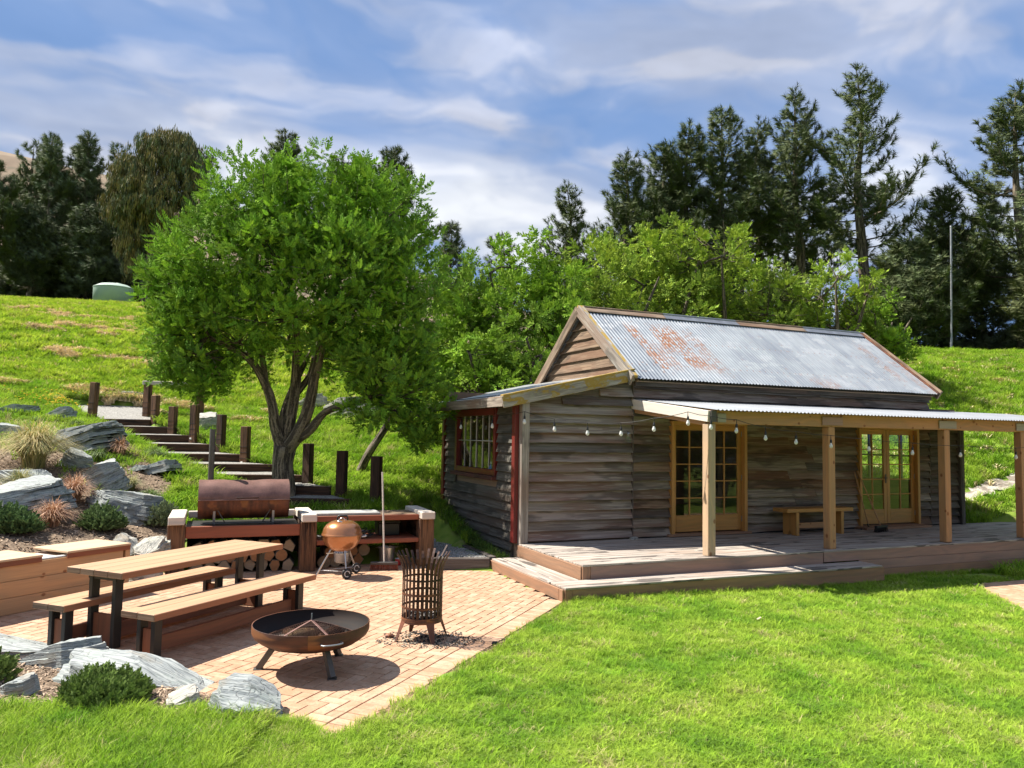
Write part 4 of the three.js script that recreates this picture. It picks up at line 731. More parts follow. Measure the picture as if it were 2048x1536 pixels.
{ // barrel barbecue
  const t = thing('barrel_barbecue', 'rusty drum barbecue with tall chimney on the counter', 'barbecue', kit(-0.93, 0.71, -0.46), KY);
  const r = 0.29, L = 1.3, cy = 0.36, half = (lo) => { const g = new THREE.CylinderGeometry(r, r, L, 36, 10, true, lo ? Math.PI : 0, Math.PI).rotateZ(Math.PI / 2); return g; };
  // lower half and hinged lid, each with its end plates
  const shell = (a0, a1, R) => { const pos = [], uv = [], idx = [], n = 22, mx = 16; for (let i = 0; i <= mx; i++) for (let k = 0; k <= n; k++) { const a = lerp(a0, a1, k / n), x = lerp(-L / 2, L / 2, i / mx), d = R + 0.006 * n2(x * 2.4, a * 1.5) - 0.012 * Math.exp(-((x - 0.08) ** 2) / 0.01) * Math.max(0, Math.sin(a)) * (a0 === 0 ? 1 : 0); pos.push(x, cy + Math.sin(a) * d, Math.cos(a) * d); uv.push(x, a * R); } for (let i = 0; i < mx; i++) for (let k = 0; k < n; k++) { const a = i * (n + 1) + k; idx.push(a, a + n + 1, a + 1, a + 1, a + n + 1, a + n + 2); } const g = new THREE.BufferGeometry(); g.setAttribute('position', new THREE.Float32BufferAttribute(pos, 3)); g.setAttribute('uv', new THREE.Float32BufferAttribute(uv, 2)); g.setIndex(idx); g.computeVertexNormals(); return g.toNonIndexed(); };
  const disc = (x, lo) => { const g = new THREE.CircleGeometry(r, 26, lo ? Math.PI : 0, Math.PI).toNonIndexed(); g.rotateY(Math.PI / 2); return g.translate(x, cy, 0); };
  obj('body', [shell(Math.PI, Math.PI * 2, r), disc(-L / 2 + 0.01, true), disc(L / 2 - 0.01, true)], m.rust, t);
  const lid = obj('lid', [shell(0, Math.PI, r + 0.006), disc(-L / 2 + 0.004, false), disc(L / 2 - 0.004, false), bx(L, 0.018, 0.02, 0, cy + 0.008, r + 0.012)], m.rustPink, t);
  obj('handle', [rod(V(-0.12, cy + 0.045, r + 0.04), V(0.2, cy + 0.045, r + 0.04), 0.008).toNonIndexed(), rod(V(-0.1, cy + 0.045, r - 0.01), V(-0.1, cy + 0.045, r + 0.04), 0.006).toNonIndexed(), rod(V(0.18, cy + 0.045, r - 0.01), V(0.18, cy + 0.045, r + 0.04), 0.006).toNonIndexed()], m.rustDark, lid);
  obj('chimney', tube([V(-L / 2 + 0.16, cy + 0.2, -0.18), V(-L / 2 + 0.16, cy + 0.6, -0.18), V(-L / 2 + 0.16, cy + 1.06, -0.18)], [0.043, 0.043], 16, 1), m.greySteel, t);
  for (const x of [-0.42, 0.42]) { obj('stand', [bar(V(x, 0, 0.2), V(x, 0.32, 0.24), 0.035, 0.035), bar(V(x, 0, -0.2), V(x, 0.32, -0.24), 0.035, 0.035)], m.zinc, t); obj('brace', bar(V(x, 0.30, 0.25), V(x * 0.62, 0.02, 0.22), 0.016, 0.016), m.greySteel, t); }
  obj('rail', [rod(V(-0.42, 0.315, 0.255), V(0.42, 0.315, 0.255), 0.009).toNonIndexed(), rod(V(-0.6, 0.02, 0.24), V(0.55, 0.02, 0.24), 0.008).toNonIndexed()], m.greySteel, t);
}
{ // kettle barbecue: bowl, lid, ash pot, three legs, two wheels
  const t = thing('kettle_barbecue', 'copper coloured kettle barbecue on three legs in front of the counter', 'barbecue', [-2.47, 0, -11.35], 0.15);
  const ry = 0.62;
  obj('bowl', lathe([[0.0, 0.36], [0.09, 0.365], [0.17, 0.40], [0.235, 0.46], [0.272, 0.53], [0.285, 0.60], [0.287, ry]], 44), m.copper, t);
  const lid = obj('lid', lathe([[0.298, ry - 0.014], [0.3, ry - 0.004], [0.293, ry + 0.012], [0.285, ry + 0.02], [0.27, ry + 0.085], [0.23, ry + 0.14], [0.16, ry + 0.185], [0.08, ry + 0.205], [0, ry + 0.21]], 44), m.copper, t);
  obj('vent', lathe([[0, 0.012], [0.05, 0.01], [0.055, 0]], 20).rotateZ(-0.25).translate(-0.02, ry + 0.19, 0.1), m.steel, lid);
  obj('handle', tube([V(-0.075, ry + 0.2, 0), V(-0.065, ry + 0.255, 0), V(0, ry + 0.265, 0), V(0.065, ry + 0.255, 0), V(0.075, ry + 0.2, 0)], [0.012, 0.014, 0.012], 10, 0.02), m.plastic, lid);
  obj('handle_shield', tube([V(-0.07, ry + 0.19, 0.05), V(0, ry + 0.24, 0.06), V(0.07, ry + 0.19, 0.05)], [0.006, 0.006], 6, 0.02), m.steel, lid);
  for (const s of [-1, 1]) obj('side_handle', tube([V(s * 0.285, ry - 0.035, -0.06), V(s * 0.345, ry - 0.03, -0.03), V(s * 0.345, ry - 0.03, 0.03), V(s * 0.285, ry - 0.035, 0.06)], [0.009, 0.012, 0.009], 8, 0.02), s < 0 ? m.plastic : m.steel, t);
  obj('ash_pot', lathe([[0, 0.20], [0.07, 0.202], [0.1, 0.225], [0.115, 0.345]], 32), m.zinc, t);
  obj('collar', lathe([[0.118, 0.335], [0.12, 0.375], [0.1, 0.385]], 32), m.steel, t);
  const vents = []; for (let i = 0; i < 22; i++) { const a = (i / 22) * 6.283; vents.push(cbox(0.018, 0.014, 0.004, 0.001).rotateY(a).translate(Math.sin(a) * 0.1195, 0.362, Math.cos(a) * 0.1195)); }
  obj('collar_slots', vents, m.plastic, t);
  const legs = [[-0.36, 0.06], [0.09, 0.22], [0.2, -0.26]];
  legs.forEach(([x, z], i) => { const n = Math.hypot(x, z), low = i ? 0.07 : 0.005; obj('leg', rod(V((x / n) * 0.15, 0.40, (z / n) * 0.15), V(x, low, z), 0.0125, 10), m.steel, t); });
  for (const [x, z] of legs.slice(1)) { const w = obj('wheel', new THREE.TorusGeometry(0.062, 0.017, 10, 28), m.plastic, t); w.position.set(x + 0.01, 0.079, z + 0.015); w.rotation.y = 0.55; obj('rim', new THREE.CylinderGeometry(0.05, 0.05, 0.022, 24).rotateX(Math.PI / 2), m.plastic, w); obj('hub_ring', new THREE.TorusGeometry(0.04, 0.008, 6, 24, 5.2).translate(0, 0, 0.008), m.white, w); }
  obj('wire_shelf', [rod(V(-0.3, 0.1, 0.05), V(0.09, 0.1, 0.18), 0.004).toNonIndexed(), rod(V(-0.3, 0.1, 0.05), V(0.18, 0.1, -0.22), 0.004).toNonIndexed(), rod(V(0.09, 0.1, 0.2), V(0.19, 0.1, -0.24), 0.004).toNonIndexed()], m.steel, t);
  obj('vent_lever', bar(V(-0.1, 0.35, 0.05), V(-0.21, 0.35, 0.09), 0.014, 0.004), m.steel, t);
}
broom('broom', 'tall yard broom with red brown bristles leaning on the barbecue counter', [-1.93, 0.002, -11.93], [-2.03, 1.5, -12.12], m.greySteel, mat({ rgb: [0.20, 0.055, 0.03], roughness: 0.8 }), m.capPale, 0.42, 0.12);
{ // steel bucket and a red cup under the shelf
  const t = thing('steel_bucket', 'shiny steel bucket standing under the counter shelf', 'bucket', kit(1.27, 0.002, -0.3), KY);
  obj('body', lathe([[0, 0.01], [0.1, 0.01], [0.105, 0], [0.11, 0.02], [0.135, 0.28], [0.14, 0.285], [0.132, 0.28], [0.107, 0.03], [0, 0.03]], 32), m.steel, t);
  obj('rim', new THREE.TorusGeometry(0.137, 0.006, 8, 32).rotateX(Math.PI / 2).translate(0, 0.285, 0), m.steel, t);
  obj('handle', tube([V(-0.137, 0.27, 0), V(-0.19, 0.285, 0.02), V(-0.12, 0.30, 0.12), V(0.12, 0.30, 0.12), V(0.19, 0.285, 0.02), V(0.137, 0.27, 0)], [0.004, 0.004], 6, 0.04), m.steel, t);
  const c = thing('red_tin', 'small red tin beside the steel bucket', 'tin', kit(1.44, 0.002, -0.22), 0); obj('tin', lathe([[0, 0], [0.045, 0], [0.045, 0.1], [0.04, 0.105], [0.04, 0.01], [0, 0.01]], 20), mat({ rgb: [0.45, 0.03, 0.03], roughness: 0.4 }), c); obj('lid', lathe([[0, 0.112], [0.046, 0.11], [0.047, 0.1]], 20), m.white, c);
}
{ // coil of cable on the shelf
  const t = thing('cable_coil', 'loose coil of dark cable on the counter shelf', 'cable', kit(0.75, 0.455, -0.3), KY), g = [], g2 = [], rc = rng(8);
  for (let k = 0; k < 9; k++) { const pts = [], ox = (rc() - 0.5) * 0.12, oz = (rc() - 0.5) * 0.1, r = 0.16 + rc() * 0.09; for (let i = 0; i <= 10; i++) { const a = (i / 10) * 6.1 + k; pts.push(V(ox + Math.cos(a) * r * 1.3, 0.015 + 0.012 * k + 0.03 * Math.sin(a * 2 + k), oz + Math.sin(a) * r * 0.7)); } (k % 3 ? g : g2).push(tube(pts, [0.008, 0.008], 6, 0.05).toNonIndexed()); }
  obj('cable', g, m.wire, t); obj('inner_cable', g2, mat({ rgb: [0.3, 0.27, 0.27], roughness: 0.5 }), t);
  const b = thing('black_crate', 'black box pushed back on the counter shelf beside the cable', 'box', kit(1.32, 0.452, -0.55), KY); obj('box', at(cbox(0.36, 0.2, 0.3, 0.015), 0, 0.1, 0), m.plastic, b); obj('lid', at(cbox(0.38, 0.03, 0.32, 0.01), 0, 0.217, 0), m.plastic, b);
}
// firewood under the counter: every log a split or round billet, end grain to the front
{
  const endM = mat({ rgb: [0.36, 0.17, 0.07], map: tMottle, roughness: 0.9, bumpMap: tFineBump, bumpScale: 0.003 }), endM2 = mat({ rgb: [0.34, 0.25, 0.16], map: tMottle, roughness: 0.9 }), rl = rng(23);
  const ORD = ['first', 'second', 'third', 'fourth', 'fifth', 'sixth', 'seventh', 'eighth', 'ninth', 'tenth', 'eleventh'], ROW = ['bottom', 'second', 'third', 'top'];
  const log = (x, y, r, z, kind, bay, row, k) => {
    const n = kind ? 5 + Math.floor(rl() * 2) : 12, prof = [];
    for (let i = 0; i < n; i++) { const a = (i / n) * 6.283 + (kind ? (rl() - 0.5) * 0.5 : 0); const q = r * (kind ? 0.8 + 0.35 * rl() : 1 + 0.06 * (rl() - 0.5)); prof.push(new THREE.Vector2(Math.cos(a) * q, Math.sin(a) * q)); }
    const g = new THREE.ExtrudeGeometry(new THREE.Shape(prof), { depth: 0.42, bevelEnabled: true, bevelSize: 0.006, bevelThickness: 0.006, bevelSegments: 1 });
    const t = thing('firewood_log', `${ORD[k]} firewood billet from the left in the ${ROW[row]} row ${bay ? 'behind the copper kettle' : 'under the drum barbecue'}`, 'log', kit(x, y, z), KY + (rl() - 0.5) * 0.3, bay ? 'firewood under the counter shelf' : 'firewood under the drum barbecue');
    const G = boxUV(g.index ? g.toNonIndexed() : g, 2); const nr = G.attributes.normal, pos = G.attributes.position, parts = [[], []];
    const pick = (cap) => { const p = [], u = [], nn = []; for (let f = 0; f < pos.count; f += 3) { const isCap = Math.abs(nr.getZ(f)) > 0.9; if (isCap !== cap) continue; for (let k = 0; k < 3; k++) { p.push(pos.getX(f + k), pos.getY(f + k), pos.getZ(f + k) - 0.42); u.push(G.attributes.uv.getX(f + k), G.attributes.uv.getY(f + k)); nn.push(nr.getX(f + k), nr.getY(f + k), nr.getZ(f + k)); } } const q = new THREE.BufferGeometry(); q.setAttribute('position', new THREE.Float32BufferAttribute(p, 3)); q.setAttribute('normal', new THREE.Float32BufferAttribute(nn, 3)); q.setAttribute('uv', new THREE.Float32BufferAttribute(u, 2)); return q; };
    obj('bark', pick(false), m.bark, t); obj('end_grain', pick(true), rl() < 0.6 ? endM : endM2, t);
  };
  for (const [x0, x1, hgt, bay, zf] of [[-1.66, -0.14, 0.44, 0, -0.15], [0.18, 1.0, 0.34, 1, -0.25]]) {
    for (let row = 0, y = 0.09; y < hgt; row++, y += 0.152) for (let x = x0 + 0.1 + (row % 2) * 0.09, k = 0; x < x1 - 0.07; x += 0.184) { if (bay && row > 1 && x < 0.55) continue; if (rl() < 0.95) log(x + (rl() - 0.5) * 0.025, y + (rl() - 0.5) * 0.012, 0.083 + rl() * 0.014, zf - rl() * 0.1, rl() < 0.8, bay, row, k++); }
  }
}
{ // black steel shovel lying behind the table
  const t = thing('ash_shovel', 'dark metal ash shovel lying on the bricks before the firewood', 'shovel', [-3.15, 0.004, -10.35], 0.5);
  obj('blade', tube([V(-0.55, 0.02, 0), V(-0.2, 0.07, 0.02), V(0.15, 0.09, 0), V(0.28, 0.05, 0)], [0.01, 0.05, 0.045, 0.02], 8, 0.05), m.blackSteel, t);
  obj('grip', rod(V(0.26, 0.05, 0), V(0.42, 0.07, 0.03), 0.014), m.steel, t);
}

// ================================================================ TABLE, BENCHES, STORAGE BOXES
function trestle(name, label, category, pos, turn, L, W, H, planks, group) {
  const t = thing(name, label, category, pos, turn, group), th = 0.062, pw = W / planks;
  for (let i = 0; i < planks; i++) {
    const x = -W / 2 + pw * (i + 0.5), p = obj('plank', at(cbox(pw - 0.003, th, L, 0.004, 2), x, H - th / 2, 0), m.table, t);
    obj('end_grain', [bx(pw - 0.008, th - 0.008, 0.004, x, H - th / 2, L / 2 + 0.001, 0.001), bx(pw - 0.008, th - 0.008, 0.004, x, H - th / 2, -L / 2 - 0.001, 0.001)], m.tableEnd, p);
  }
  for (const s of [-1, 1]) obj('edge_strip', at(cbox(0.006, th - 0.006, L - 0.006, 0.002, 2), s * (W / 2 + 0.0015), H - th / 2, 0), m.tableEdge, t);
  const lx = W * 0.212, lz = L / 2 - 0.14;
  for (const s of [-1, 1]) {
    for (const q of [-1, 1]) obj('leg', at(cbox(0.05, H - th, 0.09, 0.004, 1), q * lx, (H - th) / 2, s * lz), m.blackSteel, t);
    obj('end_panel', at(cbox(2 * lx - 0.05, Math.min(0.3, H * 0.6), 0.035, 0.004), 0, Math.min(0.16, H * 0.32), s * lz), m.brownPanel, t);
    if (H > 0.6) obj('top_bearer', at(cbox(2 * lx + 0.1, 0.05, 0.07, 0.004), 0, H - th - 0.025, s * lz), m.blackSteel, t);
  }
  obj('stretcher', at(cbox(0.05, Math.min(0.15, H * 0.3), 2 * lz - 0.1, 0.004, 2), 0, 0.12, 0), m.brownPanel, t);
  return t;
}
const TY = -0.4115; // long axis runs away from the lawn, leaning to the right
trestle('picnic_table', 'long timber topped table with black steel legs on the brick patio', 'table', [-3.541, 0, -8.46], TY, 2.25, 0.76, 0.75, 4);
trestle('patio_bench', 'long timber bench nearer the fire bowl, beside the table', 'bench', [-2.90, 0, -8.06], TY, 2.28, 0.42, 0.45, 2, 'benches at the long table');
trestle('patio_bench', 'long timber bench between the table and the storage boxes', 'bench', [-3.915, 0, -8.345], TY + 0.03, 2.26, 0.42, 0.45, 2, 'benches at the long table');
{
  const d = [0.44, -0.898], len = 2.55, cx = -4.95 - d[0] * (len / 2), cz = -10.03 - d[1] * (len / 2), turn = Math.atan2(d[0], d[1]) + Math.PI; // local -z along d
  const t = thing('storage_box', 'long pine storage box with flat lids along the left of the patio', 'storage box', [cx, 0, cz], turn);
  const Dp = 0.62, x0 = -Dp / 2 - 0.0; // local +x faces the patio
  for (let i = 0; i < 3; i++) obj('front_board', at(cbox(0.04, 0.183, len - 0.1, 0.004, 2), x0 + Dp / 2 - 0.02 - 0.0, 0.095 + i * 0.187, 0.03), m.pine, t);
  for (let i = 0; i < 3; i++) obj('back_board', at(cbox(0.04, 0.183, len - 0.1, 0.004, 2), x0 - Dp / 2 + 0.02, 0.095 + i * 0.187, 0.03), m.pine, t);
  for (const z of [-len / 2 + 0.03, len / 2 - 0.03]) obj('end_board', at(cbox(Dp - 0.05, 0.55, 0.035, 0.004), x0 - 0.02, 0.28, z), m.pine, t);
  obj('corner_post', at(cbox(0.06, 0.56, 0.07, 0.004, 1), x0 + Dp / 2 - 0.02, 0.28, -len / 2 + 0.02), m.pine, t);
  obj('inner_liner', at(cbox(Dp - 0.12, 0.03, len - 0.14, 0.004), x0 - 0.01, 0.545, 0), m.capPale, t);
  obj('rim_strip', at(cbox(0.06, 0.02, len - 0.1, 0.006), x0 + Dp / 2 - 0.05, 0.571, 0), m.white, t);
  const lid = (z, L) => { const l = obj('lid', at(cbox(Dp + 0.06, 0.026, L, 0.004, 2), x0 - 0.0, 0.617, z), m.pineTop, t); obj('lid_edge', at(cbox(0.022, 0.06, L - 0.01, 0.003, 2), x0 + Dp / 2 + 0.012, 0.576, z), m.pineEdge, l); return l; };
  lid(-len / 2 + 0.42, 0.86); lid(-len / 2 + 0.42 + 0.43 + 0.30 + 0.46, 0.92); lid(len / 2 - 0.18, 0.3);
}

// ================================================================ FIRE BOWL AND FIRE BASKET
{
  const t = thing('fire_bowl', 'wide rusty steel fire bowl on three splayed legs', 'fire bowl', [-1.755, 0, -6.93], 0.2);
  const r = 0.51, y1 = 0.415;
  obj('bowl', lathe([[0, y1 - 0.235], [0.14, y1 - 0.228], [0.27, y1 - 0.205], [0.38, y1 - 0.17], [0.45, y1 - 0.135], [0.492, y1 - 0.10], [r, y1 - 0.065], [r, y1], [r - 0.008, y1]], 72), m.rust, t);
  obj('sooty_shaded_inside', lathe([[r - 0.008, y1 - 0.001], [r - 0.009, y1 - 0.06], [0.44, y1 - 0.125], [0.27, y1 - 0.193], [0, y1 - 0.222]], 72), mat({ rgb: [0.045, 0.036, 0.032], map: tRust, roughness: 0.85 }), t);  // soot, with the shadow inside the bowl also put into its dark colour
  for (const [x, z] of [[0.2, 0.30], [-0.45, -0.06], [0.24, -0.40]]) { const k = 0.66; obj('leg', bar(V(x * k, y1 - 0.18, z * k), V(x, 0.006, z), 0.055, 0.05, 0.003), m.greySteel, t); obj('foot', at(cbox(0.08, 0.008, 0.08, 0.002), x, 0.004, z), m.greySteel, t); }
  for (const a of [0.38, 0.38 + Math.PI]) { const s = (q, d) => V(Math.sin(a + q) * (r + d), y1 - 0.075, Math.cos(a + q) * (r + d)); obj('handle', tube([s(-0.17, -0.005), s(-0.17, 0.04), s(-0.06, 0.055), s(0.06, 0.055), s(0.17, 0.04), s(0.17, -0.005)], [0.007, 0.007], 8, 0.03), m.zinc, t); }
  // spark screen: a low cone of mesh on flat ribs
  const sc = thing('spark_screen', 'low cone spark screen with flat ribs sitting inside the fire bowl', 'spark screen', [-1.755, 0, -6.93], 0.2), ap = y1 + 0.015, rim = 0.40, ry = y1 - 0.135;
  const prof = (q) => V(0, lerp(ry, ap, Math.pow(q, 0.85)), lerp(rim, 0.0, q));
  for (let i = 0; i < 4; i++) { const a = 0.62 + (i * Math.PI) / 2, pts = [0, 0.3, 0.6, 0.85, 1].map((q) => prof(q).applyAxisAngle(V(0, 1, 0), a)), g = []; for (let k = 0; k < pts.length - 1; k++) g.push(bar(pts[k], pts[k + 1], 0.004, 0.022, 0.001)); obj('rib', g, m.rustPink, sc); }
  const wires = []; for (let i = 0; i < 60; i++) { const a = (i / 60) * 6.283; wires.push(tube([prof(0.02).applyAxisAngle(V(0, 1, 0), a), prof(0.45).applyAxisAngle(V(0, 1, 0), a), prof(i % 2 ? 0.7 : 0.96).applyAxisAngle(V(0, 1, 0), a)], [0.0016, 0.0016], 3, 0.3, false).toNonIndexed()); } for (let k = 1; k < 22; k++) { const p = prof(k / 23); wires.push(new THREE.TorusGeometry(p.z, 0.0014, 3, 40).rotateX(Math.PI / 2).translate(0, p.y, 0).toNonIndexed()); }
  obj('mesh', wires, m.rustDark, sc);
  obj('ring', new THREE.TorusGeometry(rim, 0.007, 6, 48).rotateX(Math.PI / 2).translate(0, ry, 0), m.rustDark, sc);
  obj('finial', rod(V(0, ap - 0.01, 0), V(0, ap + 0.06, 0), 0.006), m.zinc, sc);
  const rl = rng(31), burnt = mat({ rgb: [0.04, 0.034, 0.03], map: tMottle, roughness: 1 }), half = mat({ rgb: [0.42, 0.27, 0.12], map: tSleeper, roughness: 0.9 }), half2 = mat({ rgb: [0.62, 0.42, 0.22], map: tWeatherB, roughness: 0.9 });
  [[-0.05, 0.02, 0.4, 0.05, half2], [0.16, -0.02, 1.3, 0.05, half], [-0.2, -0.1, 2.2, 0.045, half], [0.1, -0.2, 0.2, 0.045, burnt], [0.12, 0.16, 2.7, 0.04, burnt]].forEach(([x, z, a, q, mm], i) => {
    const l = tube([V(-0.15, 0, 0), V(-0.05, 0.01, 0.01), V(0.15, 0.0, 0)], [q * 0.8, q * 1.05, q * 0.85], 9, 0.04, true, 0.12); l.rotateY(a);
    const o = obj('burnt_log', l, mm); o.position.set(-1.755 + x, y1 - 0.19 + q + (i < 2 ? 0.03 : 0), -6.93 + z); tag(o, ['pale brown part burnt log near the middle of the fire bowl', 'orange brown log to the right under the spark screen', 'brown log at the left of the fire bowl', 'charred log at the back of the fire bowl', 'black charred log at the front of the fire bowl'][i], 'log', 'logs in the fire bowl');
  });
  const ash = obj('ash_bed', (() => { const g = new THREE.CircleGeometry(0.41, 40, 0, 6.2832).rotateX(-Math.PI / 2), p = g.attributes.position; return lathe([[0, 0.03], [0.12, 0.026], [0.25, 0.02], [0.34, 0.012], [0.405, 0.004]], 40); })(), mat({ rgb: [0.16, 0.13, 0.115], map: tMottle, roughness: 1, bumpMap: tMulch, bumpScale: 0.02 })); ash.position.set(-1.755, y1 - 0.168, -6.93); tag(ash, 'grey ash lying in the fire bowl', 'ash', null, 'stuff');
}
{
  const BX = -0.89, BZ = -8.0, t = thing('fire_basket', 'tall dark steel strip fire basket with flared top', 'fire basket', [BX, 0, BZ], 0.35);
  const n = 28, r = 0.205, yb = 0.20, yt = 0.70;
  const flare = (q) => { const y = lerp(yb + 0.02, 0.93, q), o = Math.max(0, (y - 0.68) / 0.25); return [r + 0.10 * o * o + 0.02 * o + 0.012 * ss(0.3 - q, 0, 0.3) * 0, y]; };
  const rs = rng(51);
  for (let i = 0; i < n; i++) {
    const a = (i / n) * 6.2832, long = i === 9 || i === 20 ? 0.10 : 0, bits = [], steps = [0, 0.35, 0.62, 0.74, 0.82, 0.88, 0.93].map((q) => q * (0.96 + 0.05 * rs()) + (q > 0.9 ? long : 0));
    for (let k = 0; k < steps.length - 1; k++) { const [r0, y0] = flare(steps[k]), [r1, y1] = flare(steps[k + 1]), g = cbox(0.027, Math.hypot(y1 - y0, r1 - r0) + 0.006, 0.004, 0.0015, 1); g.rotateX(Math.atan2(r1 - r0, y1 - y0)); g.translate(0, (y0 + y1) / 2, (r0 + r1) / 2); g.rotateY(a); bits.push(g); }
    obj('strip', bits, m.rustDark, t);
  }
  const hoop = (y, h, rr_, mm, name) => { const g = new THREE.CylinderGeometry(rr_, rr_, h, 48, 1, true).translate(0, y, 0); const g2 = new THREE.CylinderGeometry(rr_ - 0.004, rr_ - 0.004, h, 48, 1, true).translate(0, y, 0); obj(name, [g, g2], mm, t); };
  hoop(0.215, 0.055, r + 0.005, m.rust, 'base_band'); hoop(0.34, 0.024, r + 0.004, m.rust, 'hoop'); hoop(0.475, 0.024, r + 0.004, m.rust, 'hoop'); hoop(0.62, 0.02, r + 0.004, m.rustDark, 'hoop');
  obj('ash_tray', new THREE.CylinderGeometry(r, r, 0.006, 40).translate(0, 0.205, 0), m.rustDark, t);
  for (let i = 0; i < 4; i++) { const a = 0.18 + (i * Math.PI) / 2, sh = new THREE.Shape([[-0.045, 0.2], [0.045, 0.2], [0.02, 0.02], [0.0, 0], [-0.018, 0.02]].map((p) => new THREE.Vector2(...p))), g = new THREE.ExtrudeGeometry(sh, { depth: 0.005, bevelEnabled: false, curveSegments: 4 }), p = g.attributes.position; for (let k = 0; k < p.count; k++) { const y = p.getY(k), o = 1 - y / 0.2; p.setZ(k, p.getZ(k) + r + 0.09 * o * o); } g.computeVertexNormals(); g.rotateY(a); obj('leg', g.index ? g.toNonIndexed() : g, m.rust, t); }
  // charcoal inside, ash and charcoal crumbs on the bricks
  const chunk = (s) => { const g = new THREE.IcosahedronGeometry(1, 0), p = g.attributes.position; for (let k = 0; k < p.count; k++) { const q = 1 + 0.35 * n3(p.getX(k) * 2 + s, p.getY(k) * 2, p.getZ(k) * 2); p.setXYZ(k, p.getX(k) * q * 1.2, p.getY(k) * q * 0.6, p.getZ(k) * q * 0.8); } g.computeVertexNormals(); return g; };
  const coal = mat({ rgb: [1, 1, 1], roughness: 0.9 }), list = [], q = new THREE.Quaternion(), rc = rng(61);
  for (let i = 0; i < 1500; i++) {
    const a = rc() * 6.283, d = Math.sqrt(rc()), x = BX + 0.06 + Math.cos(a) * d * 0.5 * (1 + 0.25 * n2(a * 1.5, 1)), z = BZ + Math.sin(a) * d * 0.36 + 0.02, s = 0.003 + 0.013 * Math.pow(rc(), 2.5) * (1.2 - d * 0.6);
    q.setFromEuler(new THREE.Euler(rc() * 0.5, rc() * 6.28, rc() * 0.5));
    const tone = rc(), c = tone < 0.5 ? C3(0.03, 0.028, 0.026) : tone < 0.8 ? C3(0.16, 0.13, 0.10) : C3(0.42, 0.35, 0.26);
    list.push([M4(V(x, s * 0.5 + 0.003, z), q, V(s, s, s)), c]);
  }
  instanced('charcoal_crumbs', chunk(3), coal, list, scene, 'scatter of ash and charcoal crumbs under the fire basket', 'charcoal');
  const in_ = []; for (let i = 0; i < 160; i++) { const a = rc() * 6.283, d = Math.sqrt(rc()) * 0.17, s = 0.012 + rc() * 0.02; q.setFromEuler(new THREE.Euler(rc() * 3, rc() * 6.28, 0)); in_.push([M4(V(BX + Math.cos(a) * d, 0.215 + rc() * 0.05, BZ + Math.sin(a) * d), q, V(s, s, s)), rc() < 0.6 ? C3(0.04, 0.036, 0.034) : C3(0.3, 0.27, 0.24)]); }
  instanced('charcoal_bed', chunk(5), coal, in_, scene, 'bed of charcoal inside the fire basket', 'charcoal');
  [[-0.13, -7.83, 0.035, 'lump of black charcoal on the bricks right of the fire basket'], [0.10, -7.78, 0.026, 'small charcoal lump at the lawn edge right of the fire basket'], [-1.22, -8.02, 0.045, 'rusty flake of metal by the left foot of the fire basket']].forEach(([x, z, s, l], i) => { const g = chunk(i + 9); g.scale(s, s, s); const o = obj('charcoal_lump', g, i < 2 ? m.navy : m.rust); o.position.set(x, s * 0.45, z); tag(o, l, i < 2 ? 'charcoal' : 'scrap'); });
}

